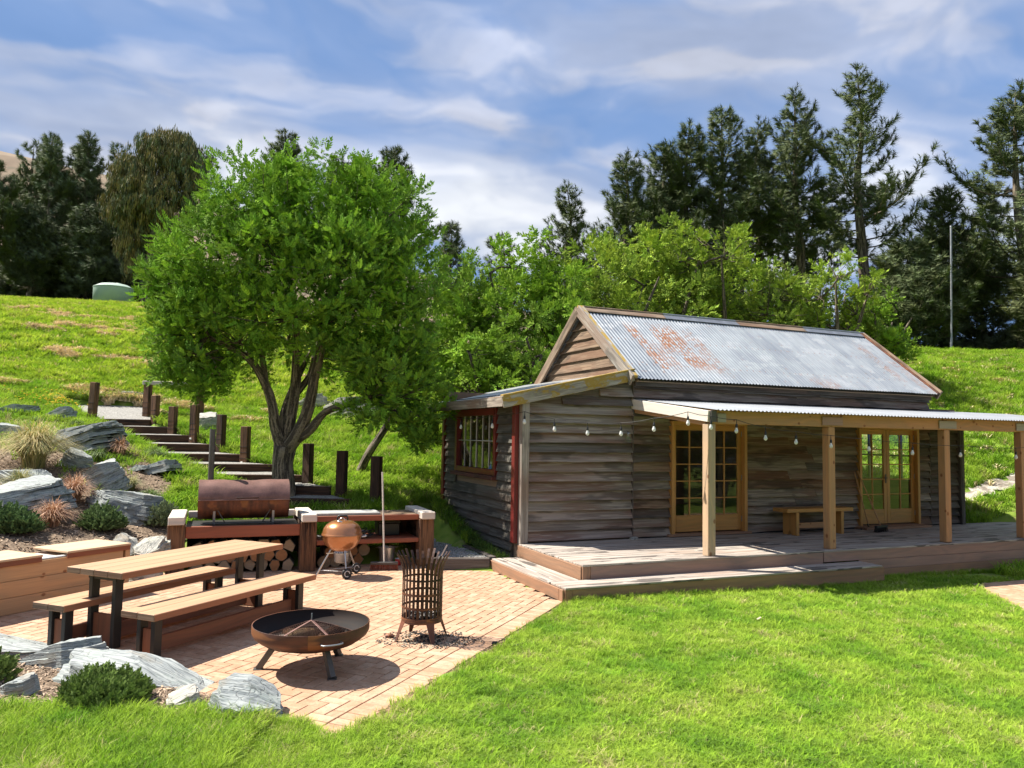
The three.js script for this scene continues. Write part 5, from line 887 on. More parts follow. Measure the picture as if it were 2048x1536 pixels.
// ================================================================ SLEEPER STEPS, POSTS, GRAVEL EDGING
{
  // each riser: a sleeper lying across, given by its two ends [x, z] and the height of its top
  const st = [
    [[-3.02, -14.55], [-4.15, -14.55], 0.86], [[-3.55, -15.15], [-4.75, -15.2], 1.05], [[-4.35, -15.95], [-5.9, -15.75], 1.22], [[-5.2, -16.75], [-6.75, -16.35], 1.40],
    [[-6.1, -17.35], [-7.7, -17.0], 1.59], [[-7.05, -18.25], [-8.6, -17.8], 1.79], [[-7.95, -18.95], [-9.45, -18.55], 1.99], [[-8.8, -19.65], [-10.3, -19.3], 2.19], [[-9.65, -20.35], [-11.0, -20.0], 2.38],
  ];
  const t = thing('sleeper_steps', 'curving garden steps of dark railway sleepers filled with gravel', 'steps');
  st.forEach(([a, b, y], i) => {
    const A = V(a[0], y - 0.1, a[1]), B = V(b[0], y - 0.1, b[1]);
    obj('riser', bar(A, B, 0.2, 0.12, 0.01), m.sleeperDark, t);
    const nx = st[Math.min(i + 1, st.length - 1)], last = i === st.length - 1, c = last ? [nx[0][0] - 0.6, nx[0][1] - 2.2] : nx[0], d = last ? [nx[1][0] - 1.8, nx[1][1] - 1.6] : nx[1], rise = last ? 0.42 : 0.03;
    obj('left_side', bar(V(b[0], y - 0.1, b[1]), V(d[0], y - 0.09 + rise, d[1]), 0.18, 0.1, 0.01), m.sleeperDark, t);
    const nn = 8, pos = [], uv = [], idx = [];
    for (let p = 0; p <= nn; p++) for (let q = 0; q <= nn; q++) { const s = p / nn, r = q / nn, x = lerp(lerp(a[0], b[0], s), lerp(c[0], d[0], s), r), z = lerp(lerp(a[1], b[1], s), lerp(c[1], d[1], s), r); pos.push(x, y - 0.012 + rise * r + 0.006 * n2(x * 8, z * 8), z); uv.push(x, z); }
    for (let p = 0; p < nn; p++) for (let q = 0; q < nn; q++) { const k = p * (nn + 1) + q; idx.push(k, k + nn + 1, k + 1, k + 1, k + nn + 1, k + nn + 2); }
    obj('gravel_tread', finish(pos, uv, idx), m.gravel, t);
  });
  const posts = [['p10', -2.58, 0.72, -14.72, 0.95, 'dark sleeper post nearest the cottage, behind the tall broom'], ['p9', -3.32, 0.76, -15.05, 1.0, 'dark sleeper post in front of the leaning branch'], ['p8', -4.2, 0.86, -15.85, 1.02, 'dark sleeper post just right of the tree trunk'], ['p7', -5.05, 1.1, -16.6, 0.98, 'sleeper post mostly hidden behind the tree trunk'], ['p6', -6.0, 1.3, -17.25, 0.92, 'brown notched sleeper post above the barrel chimney'], ['p5', -6.93, 1.58, -18.2, 0.92, 'dark sleeper post left of the notched brown one'], ['p4', -7.84, 1.8, -18.85, 0.95, 'brown sleeper post with a small step light, fourth from the top'], ['p3', -8.72, 2.02, -19.6, 0.7, 'short brown sleeper post under the tree leaves'], ['p2', -9.55, 2.28, -20.4, 0.75, 'brown sleeper post second from the top of the steps'], ['p1', -10.0, 2.33, -20.85, 1.02, 'brown sleeper post under a pale timber cap at the top of the steps'], ['p0', -10.73, 2.2, -19.45, 1.1, 'tall leaning sleeper post on the left side of the steps']];
  posts.forEach(([id, x, y, z, h, label], i) => {
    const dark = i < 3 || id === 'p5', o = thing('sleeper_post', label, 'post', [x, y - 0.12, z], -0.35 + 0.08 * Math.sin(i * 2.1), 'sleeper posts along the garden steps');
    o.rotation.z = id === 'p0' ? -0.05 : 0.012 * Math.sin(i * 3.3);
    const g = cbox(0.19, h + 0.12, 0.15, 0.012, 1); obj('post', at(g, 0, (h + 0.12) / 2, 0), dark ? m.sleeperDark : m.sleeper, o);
    if (i > 2) for (let k = 0; k < 3; k++) obj('cut_line', at(cbox(0.196, 0.008, 0.03, 0.001), 0, h * (0.35 + 0.14 * k), 0.0625), m.navy, o);
    if (['p8', 'p6', 'p4', 'p10'].includes(id)) { const l = obj('step_light', at(cbox(0.055, 0.05, 0.03, 0.008), -0.02, 0.22, 0.088), m.white, o); obj('light_slot', at(cbox(0.04, 0.012, 0.006, 0.001), -0.02, 0.212, 0.1055), m.navy, l); }
  });
  const cap = thing('plank_bench', 'pale timber plank bench at the top of the steps', 'bench', [-9.98, 3.34, -20.95], 0.25); obj('plank', at(cbox(1.6, 0.11, 0.24, 0.01), 0.62, 0.055, 0), m.capPale, cap); obj('support', at(cbox(0.2, 1.1, 0.16, 0.012, 1), 1.3, -0.55, 0), m.sleeper, cap);
  // edging sleepers round the gravel beside the cottage
  const edge = (a, b, y, h, label) => { const o = thing('edging_sleeper', label, 'sleeper', [(a[0] + b[0]) / 2, 0, (a[1] + b[1]) / 2]); obj('beam', bar(V(a[0] - (a[0] + b[0]) / 2, y, a[1] - (a[1] + b[1]) / 2), V(b[0] - (a[0] + b[0]) / 2, y, b[1] - (a[1] + b[1]) / 2), h, 0.11, 0.01), m.sleeperGrey, o); obj('spike', rod(V(0, y + h / 2 - 0.01, 0), V(0, y + h / 2 + 0.004, 0), 0.012, 6), m.greySteel, o); };
  edge([-1.25, -12.02], CW(-0.53, 0.12), 0.09, 0.19, 'dark weathered sleeper edging between brick patio and gravel');
  edge(CW(-0.46, 0.1), CW(-0.46, -2.9), 0.12, 0.16, 'sleeper edging the grass strip along the lean-to wall');
  edge([-1.95, -14.35], [-1.05, -15.35], 0.30, 0.28, 'sleeper step across the back of the gravel path');
  const up = sheet('gravel_landing', [[-1.95, -14.4], [-1.05, -15.4], [-1.9, -16.2], [-3.1, -15.5], [-2.9, -14.5]], 0.1, 0, m.gravel, 0.004, () => 0.42, 0);
}

// ================================================================ SCHIST BOULDERS
const tSchist = tex(640, 640, 1.2, 0.6, (u, v) => {
  const w = pf(u, v, 3, 3, 1001, 3) * 0.03, l = pf(u, (v + w) % 1, 3, 70, 1003, 3), f = pf(u, (v + w) % 1, 12, 190, 1011, 2), p = pf(u, v, 9, 9, 1021, 4), q = pf(u, v, 40, 40, 1031, 3);
  let c = mixc([0.25, 0.27, 0.28], [0.46, 0.475, 0.47], ss(l * 0.6 + f * 0.4, 0.33, 0.67));
  c = mixc(c, [0.33, 0.375, 0.345], ss(p, 0.5, 0.7) * 0.5); c = mixc(c, [0.54, 0.54, 0.52], ss(q * 0.6 + p * 0.4, 0.58, 0.68) * 0.45);
  const cr = Math.min(Math.abs(pf(u, (v + w) % 1, 3, 17, 1051, 4) - 0.5), Math.abs(pf(u, v, 5, 4, 1061, 4) - 0.5) * 1.6);
  return mixc(mulc(c, (f < 0.3 ? 0.7 : 1) * (0.5 + 0.5 * ss(cr, 0.003, 0.014))), [0.30, 0.22, 0.13], ss(pf(u, v, 5, 5, 1041, 4), 0.6, 0.72) * 0.35);
});
const schist = mat({ rgb: [0.78, 0.81, 0.80], map: tSchist, roughness: 0.78, bumpMap: tSchist, bumpScale: 0.012 });
const schistWarm = mat({ rgb: [1.0, 0.93, 0.82], map: tSchist, roughness: 0.85, bumpMap: tSchist, bumpScale: 0.012 });
// a boulder is a stack of cleaved plates: an angular outline that steps in and out from plate to plate, the top split off obliquely
function boulder(label, [x, y, z], [sx, sy, sz], turn, tilt, seed, mm = schist, detail = 20, group = 'schist boulders in the garden') {
  const rs = rng(seed * 131 + 7), M = 40, H = 2 * sy, n = Math.max(4, Math.round(H / 0.042)), nf = 6 + Math.floor(rs() * 3), pos = [], uv = [];
  const faces = []; for (let i = 0; i < nf; i++) faces.push([((i + 0.7 * (rs() - 0.5)) / nf) * 6.283, 0.80 + 0.24 * rs()]);
  const top = 0.70 + 0.18 * rs(), cuts = [0, 1].map(() => { const a = rs() * 6.283, k = 0.10 + 0.30 * rs(); return [Math.cos(a) * k, Math.sin(a) * k, 0.80 + 0.18 * rs()]; });
  let walk = faces.map(() => 0), yy = -sy;
  const th = []; let sum = 0; for (let k = 0; k < n; k++) { th.push(0.5 + 1.3 * rs() * rs()); sum += th[k]; }
  const ring = (p, drift) => { const out = []; for (let a = 0; a < M; a++) { const A = (a / M) * 6.283; let r = 1.25; faces.forEach(([fa, fd], q) => { const c = Math.cos(A - fa); if (c > 0.2) r = Math.min(r, (fd + walk[q]) / c); }); r *= p * (1 + 0.05 * n2(Math.cos(A) * 2.2 + seed * 3, Math.sin(A) * 2.2 + drift * 0.35) + 0.035 * n2(Math.cos(A) * 6 + seed, Math.sin(A) * 6 + drift)); out.push([Math.cos(A) * r * sx, Math.sin(A) * r * sz]); } return out; };
  const lid = (px, pz, py) => { let h = py; for (const [a, b, d] of cuts) h = Math.min(h, sy * d - a * px - b * pz); return h + 0.010 * n2(px * 5 + seed, pz * 5) + 0.006 * n2(px * 14, pz * 14 + seed); };
  const tri = (a, b, c, ua, ub, uc) => { pos.push(...a, ...b, ...c); uv.push(...ua, ...ub, ...uc); };
  for (let k = 0; k < n; k++) {
    const u = (k + 0.5) / n, t = (th[k] / sum) * H, p = 1 - (1 - top) * Math.pow(ss(u, 0.25, 1), 1.4);
    walk = walk.map((w) => clamp(w * 0.75 + (rs() - 0.5) * 0.16, -0.13, 0.09));
    const lo = ring(p, k), y0 = yy, y1 = yy + t; yy = y1;
    const P = (q, h, s) => { const X = q[0] * s, Z = q[1] * s; return [X, h >= y1 - 1e-6 ? lid(X, Z, h) : Math.min(h, lid(X, Z, h)), Z]; };
    let len = 0;
    for (let a = 0; a < M; a++) {
      const b = (a + 1) % M, d = Math.hypot(lo[b][0] - lo[a][0], lo[b][1] - lo[a][1]), A0 = P(lo[a], y0, 1), B0 = P(lo[b], y0, 1), A1 = P(lo[a], y1, 0.985), B1 = P(lo[b], y1, 0.985), u0 = len + seed, u1 = len + d + seed; len += d;
      tri(A0, A1, B0, [u0, y0], [u0, y1], [u1, y0]); tri(B0, A1, B1, [u1, y0], [u0, y1], [u1, y1]);
      const last = k === n - 1, rg = last ? [0.985, 0.74, 0.5, 0.25, 0] : [0.985, 0.6];
      for (let q = 0; q < rg.length - 1; q++) { const w = (v) => [v[0] + seed, v[2] * 0.55 + seed * 0.3]; const a0 = P(lo[a], y1, rg[q]), b0 = P(lo[b], y1, rg[q]), a1 = P(lo[a], y1, rg[q + 1]), b1 = P(lo[b], y1, rg[q + 1]); tri(a0, a1, b0, w(a0), w(a1), w(b0)); if (rg[q + 1]) tri(b0, a1, b1, w(b0), w(a1), w(b1)); }
    }
  }
  const g = new THREE.BufferGeometry(); g.setAttribute('position', new THREE.Float32BufferAttribute(pos, 3)); g.setAttribute('uv', new THREE.Float32BufferAttribute(uv, 2));
  g.rotateZ(tilt); g.rotateX(0.12 * (rs() - 0.5));
  const o = obj('boulder', toCreasedNormals(g, 0.4), mm); o.position.set(x, y, z); o.rotation.y = turn;
  return tag(o, label, 'boulder', group);
}
const gy = (x, z) => ground(x, z);
const rk = (label, x, z, [a, b, c], turn, tilt, seed, lift = 0.3, mm = schist, d = 20, s = [a * 1.15, b * 0.95, c * 1.12]) => boulder(label, [x, gy(x, z) + s[1] * lift, z], s, turn, tilt, seed, mm, d);
rk('large layered grey boulder under the top of the steps', -9.0, -16.0, [0.72, 0.40, 0.45], -0.35, 0.35, 1, 0.45);
rk('upright pale boulder between the two bronze tussocks', -7.25, -13.75, [0.33, 0.36, 0.3], 0.3, 0.5, 2, 0.55);
rk('flat pale slab in the grass below the steps', -6.95, -15.2, [0.46, 0.13, 0.32], -0.5, 0.28, 3, 0.5);
rk('long dark banded slab above the round green shrub', -6.45, -12.75, [0.68, 0.30, 0.36], -0.32, -0.16, 4, 0.5);
rk('broad grey boulder at the left edge above the dark shrub', -7.75, -12.05, [0.68, 0.34, 0.5], 0.1, 0.25, 5, 0.45);
rk('low grey boulder under the golden tussock', -8.4, -13.35, [0.48, 0.2, 0.32], -0.3, -0.3, 6, 0.5);
rk('small pale boulder right of the golden tussock', -8.35, -14.75, [0.34, 0.2, 0.25], -0.6, -0.35, 7, 0.5);
rk('low rock at the far left beside the upper lawn', -12.3, -18.9, [0.5, 0.16, 0.3], 0.2, 0.3, 8, 0.5);
rk('rounded low rock below the dandelions', -11.35, -18.9, [0.5, 0.17, 0.32], -0.2, 0.3, 9, 0.5);
rk('rock cut by the left edge behind the golden tussock', -10.9, -16.3, [0.4, 0.2, 0.3], 0.2, 0.2, 10, 0.45);
rk('small flat stone left of the pale slab in the grass', -7.3, -15.0, [0.25, 0.08, 0.16], -0.7, 0.3, 11, 0.4, schist, 12);
rk('flat pale stone on the grass behind the top step', -11.6, -22.9, [0.62, 0.08, 0.35], 0.1, 0.05, 12, 1, schist, 12);
rk('warm grey boulder behind the middle step posts', -8.0, -20.0, [0.35, 0.32, 0.3], 0.4, 0.2, 13, 0.6, schistWarm, 14);
rk('pale boulder on the bank seen between the tree limbs', -6.2, -23.4, [0.5, 0.32, 0.35], 0.3, 0.2, 14, 0.5, schistWarm, 14);
rk('rough boulder on the bank right of the tree trunk', -4.9, -22.9, [0.85, 0.42, 0.5], -0.2, 0.3, 15, 0.45, schistWarm, 14);
// foreground
boulder('long flat pale slab at the near left edge of the patio', [-5.0, 0.05, -7.35], [1.0, 0.115, 0.30], -0.12, 0.05, 21);
boulder('tilted splintered slab between the two long front slabs', [-3.95, 0.10, -6.92], [0.52, 0.11, 0.22], -0.2, 0.16, 22);
boulder('largest pale slab lying in front of the bench ends', [-3.02, 0.05, -6.40], [0.84, 0.17, 0.30], -0.215, -0.03, 23);
boulder('angular pale boulder in the grass at the patio corner', [-1.90, 0.02, -5.75], [0.32, 0.22, 0.27], 0.25, -0.18, 24);
boulder('small lichen stained stone beside the largest slab', [-2.42, 0.06, -5.86], [0.16, 0.11, 0.13], 0.6, 0.1, 25, schistWarm);
boulder('small blue stone under the shrub at the left edge', [-3.72, 0.13, -5.98], [0.13, 0.07, 0.09], 0.2, 0.2, 26);
// dry stone wall end beside the counter
[[-5.05, 0.10, -10.62, 0.30, 0.12, 'lowest stone of the low wall beside the counter'], [-5.1, 0.30, -10.75, 0.32, 0.1, 'second stone up in the low wall beside the counter'], [-5.05, 0.47, -10.8, 0.26, 0.08, 'flat top stone of the low wall beside the counter'], [-4.92, 0.46, -10.98, 0.14, 0.1, 'small tilted top stone against the left counter post'], [-5.35, 0.50, -10.75, 0.24, 0.07, 'flat stone at the bed edge above the storage box']].forEach(([x, y, z, s, h, l], i) => boulder(l, [x, y, z], [s, h, s * 0.8], i * 0.7, 0.1 + 0.1 * i, 40 + i, schistWarm, 14));
{ const g = boulder('small white stone lying on the deck by the wall', cotXYZ(2.1, 0.17, 0.395), [0.095, 0.035, 0.06], 0.3, 0.1, 51, schistWarm, 10); }

// ================================================================ GARDEN PLANTS
const leafMat = (t = 0.35) => mat({ rgb: [1, 1, 1], roughness: 1, transmission: t, thickness: 0, specularIntensity: 0.3 });
const green = leafMat(0.22), needle = mat({ rgb: [1, 1, 1], roughness: 0.8 }), bladeM = leafMat(0.35), straw = mat({ rgb: [1, 1, 1], roughness: 1 });
function tussock(name, label, x, z, r, h, cols, seed, n = 420, droop = 1) {
  const t = thing(name, label, 'tussock grass', [x, gy(x, z) - 0.02, z], 0, 'tussock grasses in the rock garden'), rs = rng(seed), lists = cols.map(() => [[], [], []]);
  for (let i = 0; i < n; i++) {
    const k = Math.floor(rs() * cols.length), [pos, uv, idx] = lists[k], a = rs() * 6.283, q = Math.pow(rs(), 0.6), rr = r * (0.35 + 0.75 * q), hh = h * (1.15 - 0.55 * q) * (0.75 + 0.4 * rs()), w = 0.0045 + 0.003 * rs(), ca = Math.cos(a), sa = Math.sin(a), bx0 = (rs() - 0.5) * r * 0.3, bz0 = (rs() - 0.5) * r * 0.3, b = pos.length / 3;
    for (let s = 0; s <= 5; s++) { const u = s / 5, d = rr * Math.pow(u, 1.5), y = hh * (Math.sin(Math.min(1, u * 1.08) * Math.PI * (0.5 + 0.28 * droop * q))) + 0.0, ww = w * (1 - u * 0.85), X = bx0 + ca * d, Z = bz0 + sa * d; pos.push(X - sa * ww, y, Z + ca * ww, X + sa * ww, y, Z - ca * ww); uv.push(0, u, 1, u); if (s < 5) { const e = b + s * 2; idx.push(e, e + 1, e + 2, e + 1, e + 3, e + 2); } }
  }
  lists.forEach(([pos, uv, idx], k) => obj('leaf_blades', finish(pos, uv, idx), mat({ rgb: cols[k], roughness: 1, transmission: 0.25, thickness: 0 }), t));
  return t;
}
const gold = [[0.58, 0.46, 0.18], [0.40, 0.37, 0.12], [0.18, 0.22, 0.06], [0.66, 0.54, 0.26]], bronze = [[0.46, 0.26, 0.14], [0.33, 0.16, 0.085], [0.55, 0.35, 0.22]], greens = [[0.12, 0.20, 0.035], [0.08, 0.15, 0.03], [0.20, 0.26, 0.06]], olive = [[0.30, 0.30, 0.09], [0.16, 0.20, 0.06], [0.42, 0.37, 0.16]];
tussock('golden_tussock', 'big golden tussock grass at the left edge of the rock garden', -8.8, -14.1, 0.85, 0.82, gold, 1, 1800);
tussock('golden_tussock', 'small golden tussock below the big one at the left edge', -8.25, -12.9, 0.42, 0.36, olive, 2, 500);
tussock('bronze_tussock', 'bronze tussock highest up beside the steps', -8.05, -15.75, 0.34, 0.42, bronze, 3, 460);
tussock('bronze_tussock', 'bronze tussock between the slabs in the middle of the bed', -7.25, -12.75, 0.44, 0.46, bronze, 4, 600);
tussock('bronze_tussock', 'bronze tussock nearest the storage box', -6.85, -11.5, 0.40, 0.40, bronze, 5, 560);
tussock('green_tussock', 'small dark green tussock below the big layered boulder', -8.2, -15.2, 0.26, 0.3, greens, 6, 260);
tussock('green_tussock', 'soft olive tussock right of the upright boulder', -6.85, -13.8, 0.34, 0.3, olive, 7, 380);
tussock('green_tussock', 'olive tussock above the long banded slab', -6.35, -13.55, 0.3, 0.24, greens, 8, 300);
tussock('green_tussock', 'bright tuft of grass beside the second highest sleeper', -7.55, -16.2, 0.3, 0.28, greens, 9, 300);
tussock('green_tussock', 'tuft of grass left of the top step', -10.4, -18.2, 0.3, 0.22, greens, 10, 260);
tussock('green_tussock', 'tuft of grass on the stony ground at upper left', -11.2, -17.9, 0.28, 0.2, greens, 11, 240);
// small leaf, folded along its midrib
const leafG = (L, W) => { const f = W * 0.22; return finish([0, 0, 0, -W / 2, f, L * 0.45, 0, 0, L * 0.5, W / 2, f, L * 0.45, 0, -f * 0.3, L], [0.5, 0, 0, 0.5, 0.5, 0.5, 1, 0.5, 0.5, 1], [0, 2, 1, 0, 3, 2, 1, 2, 4, 2, 3, 4]); };
function sprigG(n, L, W, spread, seed) { const rs = rng(seed), g = []; for (let i = 0; i < n; i++) { const t = (i + 0.5) / n, q = leafG(L * (0.75 + 0.5 * rs()), W * (0.8 + 0.4 * rs())); q.rotateZ((rs() - 0.5) * 1.2); q.rotateX(-0.25 - 0.5 * rs()); q.rotateY((i % 2 ? 1 : -1) * (0.5 + 0.7 * rs()) * (i === n - 1 ? 0.1 : 1)); q.translate(0, (rs() - 0.5) * 0.02 * spread, t * spread); g.push(q); } return mergeGeometries(g); }
function shrub(label, x, z, r, h, col, seed, n = 1500, size = 1, lift = 0) {
  const t = thing('low_shrub', label, 'shrub', [x, gy(x, z) + lift, z], 0, 'low evergreen shrubs in the beds'), rs = rng(seed), list = [], q = new THREE.Quaternion(), e = new THREE.Euler();
  const subs = []; for (let i = 0; i < 7; i++) { const a = i * 2.4 + seed, d = i ? 0.55 * Math.sqrt(i / 7) : 0; subs.push([Math.cos(a) * d * r, Math.sin(a) * d * r * 0.85, r * (0.42 + 0.22 * rs()), h * (0.62 + 0.5 * rs()) * (i ? 1 : 1.05)]); }
  const spr = sprigG(10, 0.019 * size, 0.015 * size, 0.05 * size, seed);
  for (let i = 0; i < n; i++) {
    const a = rs() * 6.283, el = Math.asin(Math.pow(rs(), 0.8)), k = (0.66 + 0.38 * rs()) * (1 + 0.26 * n3(Math.cos(a) * 2 + seed, el * 2, Math.sin(a) * 2)), d = V(Math.cos(a) * Math.cos(el), Math.sin(el), Math.sin(a) * Math.cos(el));
    const [ox, oz, sr, sh] = subs[Math.floor(rs() * 7)], p = V(ox + d.x * sr * k, 0.02 + d.y * sh * k, oz + d.z * sr * k * 0.9), dir = d.clone().add(V((rs() - 0.5) * 1.6, 0.2 + rs() * 0.5, (rs() - 0.5) * 1.6)).normalize();
    q.setFromUnitVectors(V(0, 0, 1), dir); const s = 0.8 + 0.7 * rs(), tone = 0.7 + 0.6 * rs();
    list.push([M4(p, q, V(s, s, s)), C3(col[0] * tone, col[1] * tone, col[2] * tone)]);
  }
  instanced('foliage', spr, green, list, t);
  const st = []; for (let i = 0; i < 16; i++) { const a = rs() * 6.283, d = rs() * 0.7; st.push(tube([V(0, -0.03, 0), V(Math.cos(a) * r * d * 0.4, h * 0.4, Math.sin(a) * r * d * 0.4), V(Math.cos(a) * r * d, h * 0.75, Math.sin(a) * r * d)], [0.008, 0.003], 5, 0.1).toNonIndexed()); }
  obj('stems', st, m.bark, t);
}
shrub('wide dark green shrub in the mulch before the largest slab', -2.98, -5.80, 0.36, 0.21, [0.12, 0.185, 0.04], 71, 3000);
shrub('dark shrub cut by the left edge of the front bed', -4.28, -6.2, 0.32, 0.26, [0.11, 0.165, 0.04], 72, 2000);
shrub('round green shrub left of the counter, behind the far storage lid', -6.35, -11.9, 0.33, 0.30, [0.11, 0.17, 0.06], 73, 2600, 1.2);
shrub('dark green shrub behind the near storage lid at the left edge', -7.1, -10.95, 0.40, 0.30, [0.075, 0.13, 0.045], 74, 2800, 1.2);
shrub('grey green shrub beside the left counter post', -5.75, -12.6, 0.30, 0.32, [0.15, 0.19, 0.095], 75, 1500, 1.1);
shrub('grey green shrub above the storage box at far left', -8.3, -10.9, 0.4, 0.34, [0.10, 0.15, 0.06], 76, 1500, 1.2);

// bark chips on the beds
{
  const chip = cbox(1, 0.16, 0.34, 0.05), list = [], rs = rng(91), q = new THREE.Quaternion();
  const scatter = (P, n, smin, smax, keep = () => true) => { const xs = P.map((p) => p[0]), zs = P.map((p) => p[1]), x0 = Math.min(...xs), x1 = Math.max(...xs), z0 = Math.min(...zs), z1 = Math.max(...zs); for (let i = 0; i < n; i++) { const x = lerp(x0, x1, rs()), z = lerp(z0, z1, rs()); if (!inPoly(x, z, P) || !keep(x, z)) continue; const s = lerp(smin, smax, rs() * rs()); q.setFromEuler(new THREE.Euler((rs() - 0.5) * 0.7, rs() * 6.28, (rs() - 0.5) * 0.7)); const t = 0.45 + 0.9 * rs(); list.push([M4(V(x, gy(x, z) + 0.035 + 0.012 * rs(), z), q, V(s, s, s)), C3(0.40 * t, 0.30 * t, 0.215 * t)]); } };
  scatter(BED_FRONT, 16000, 0.015, 0.06, (x) => x > -5.2); scatter(BED_HILL, 22000, 0.03, 0.09, (x) => x > -10.5);
  instanced('bark_chips', chip, mat({ rgb: [1, 1, 1], roughness: 1 }), list, scene, 'brown bark chips spread over the garden beds', 'mulch');
  const peb = new THREE.IcosahedronGeometry(1, 0), pl = []; peb.scale(1, 0.6, 0.8);
  for (let i = 0; i < 7000; i++) { const x = lerp(-2.2, 0, rs()), z = lerp(-15.6, -11.9, rs()); if (!inPoly(x, z, GRAVEL)) continue; const s = 0.007 + 0.010 * rs(), t = 0.14 + 0.26 * rs(); q.setFromEuler(new THREE.Euler(rs(), rs() * 6, rs())); pl.push([M4(V(x, 0.172, z), q, V(s, s, s)), C3(t, t * 0.985, t * 0.95)]); }
  instanced('gravel', peb, mat({ rgb: [1, 1, 1], roughness: 0.9 }), pl, scene, 'loose grey gravel on the path beside the lean-to', 'gravel');
}

// ================================================================ TREES
const UPV = V(0, 1, 0);
const tint = (rs, c, spread = 0.55) => { const t = 1 - spread / 2 + spread * rs(), y = (rs() - 0.5) * 0.18; return C3(c[0] * t * (1 + y), c[1] * t, c[2] * t * (1 - y)); };
// broadleaf tree: limbs given as polylines, crown as overlapping lobes [x, y, z, rx, ry, rz, sprigs]
function broadleaf(name, label, base, limbs, lobes, col, seed, { sprig, group, size = 1, twigs = 7, trunkM = m.bark, bare = 0 } = {}) {
  const t = thing(name, label, 'tree', base, 0, group), rs = rng(seed), trunk_ = [], wood_ = [];
  trunk_.push(...limbs.map(([pts, rad, seg]) => tube(pts.map((p) => V(...p)), rad.map((r) => r * 0.86), seg ?? 10, 0.12, true, 0.10).toNonIndexed()));
  const list = [], q = new THREE.Quaternion();
  const tips = limbs.flatMap(([pts]) => pts.slice(-2).map((p) => V(...p)));
  for (const [x, y, z, rx, ry, rz, n] of lobes) {
    const c = V(x, y, z), near = tips.slice().sort((a, b) => a.distanceTo(c) - b.distanceTo(c))[0];
    const core = c.clone().lerp(near, 0.3);
    wood_.push(tube([near, near.clone().lerp(core, 0.5).add(V((rs() - 0.5) * 0.3, 0.1, (rs() - 0.5) * 0.3)), core], [0.035 * size, 0.022 * size], 5, 0.2, false).toNonIndexed());
    for (let i = 0; i < twigs; i++) { const a = rs() * 6.283, e = (rs() - 0.3) * 1.4, d = V(Math.cos(a) * Math.cos(e) * rx, Math.sin(e) * ry, Math.sin(a) * Math.cos(e) * rz).multiplyScalar(0.8 + 0.3 * rs() * (1 + bare)); wood_.push(tube([core, core.clone().addScaledVector(d, 0.5).add(V((rs() - 0.5) * 0.2, (rs() - 0.3) * 0.2, (rs() - 0.5) * 0.2)), c.clone().add(d)], [0.016 * size, 0.004 * size], 4, 0.3, false).toNonIndexed()); }
    // sprigs gather in clumps round the lobe, with hollows between them
    const K = Math.max(4, Math.round(n / 42)), rm = (rx + ry + rz) / 3, clumps = [];
    for (let j = 0; j < K; j++) { const a = j * 2.39996 + rs() * 0.8, h = 1 - (2 * (j + 0.5)) / K, w = Math.sqrt(1 - h * h), k = 0.62 + 0.42 * rs(); clumps.push([V(x + Math.cos(a) * w * rx * k, y + h * ry * k, z + Math.sin(a) * w * rz * k), rm * (0.20 + 0.17 * rs()), 0.8 + 0.4 * rs()]); }
    for (let i = 0; i < n; i++) {
      const d = V(rs() * 2 - 1, rs() * 2 - 1, rs() * 2 - 1); if (d.lengthSq() > 1 || d.lengthSq() < 0.01) { i--; continue; } d.normalize();
      const [cc, cr, tone] = clumps[Math.floor(rs() * K)], k = Math.pow(rs(), 0.4) * cr, p = i % 8 ? V(cc.x + d.x * k, cc.y + d.y * k * 0.75, cc.z + d.z * k) : V(x + d.x * rx * 0.9 * rs(), y + d.y * ry * 0.9 * rs(), z + d.z * rz * 0.9 * rs());
      if (n3(p.x * 1.15 + seed, p.y * 1.3, p.z * 1.15) < -0.32) continue;      // gaps that let the sky through
      const dir = d.clone().multiplyScalar(0.8).add(V((rs() - 0.5) * 1.1, 0.25 + (rs() - 0.5) * 0.8, (rs() - 0.5) * 1.1)).normalize();
      q.setFromUnitVectors(V(0, 0, 1), dir); q.multiply(new THREE.Quaternion().setFromAxisAngle(V(0, 0, 1), (rs() - 0.5) * 1.6));
      const s = size * (0.75 + 0.6 * rs()); list.push([M4(p, q, V(s, s, s)), tint(rs, [col[0] * tone, col[1] * tone, col[2]])]);
    }
  }
  obj('trunk', trunk_, trunkM, t); tag(obj('twigs', wood_, bare ? m.barkGrey : m.bark, t), null, null, null, 'stuff'); instanced('crown', sprig, green, list, t);
  return t;
}
const elder = sprigG(12, 0.068, 0.028, 0.15, 17);
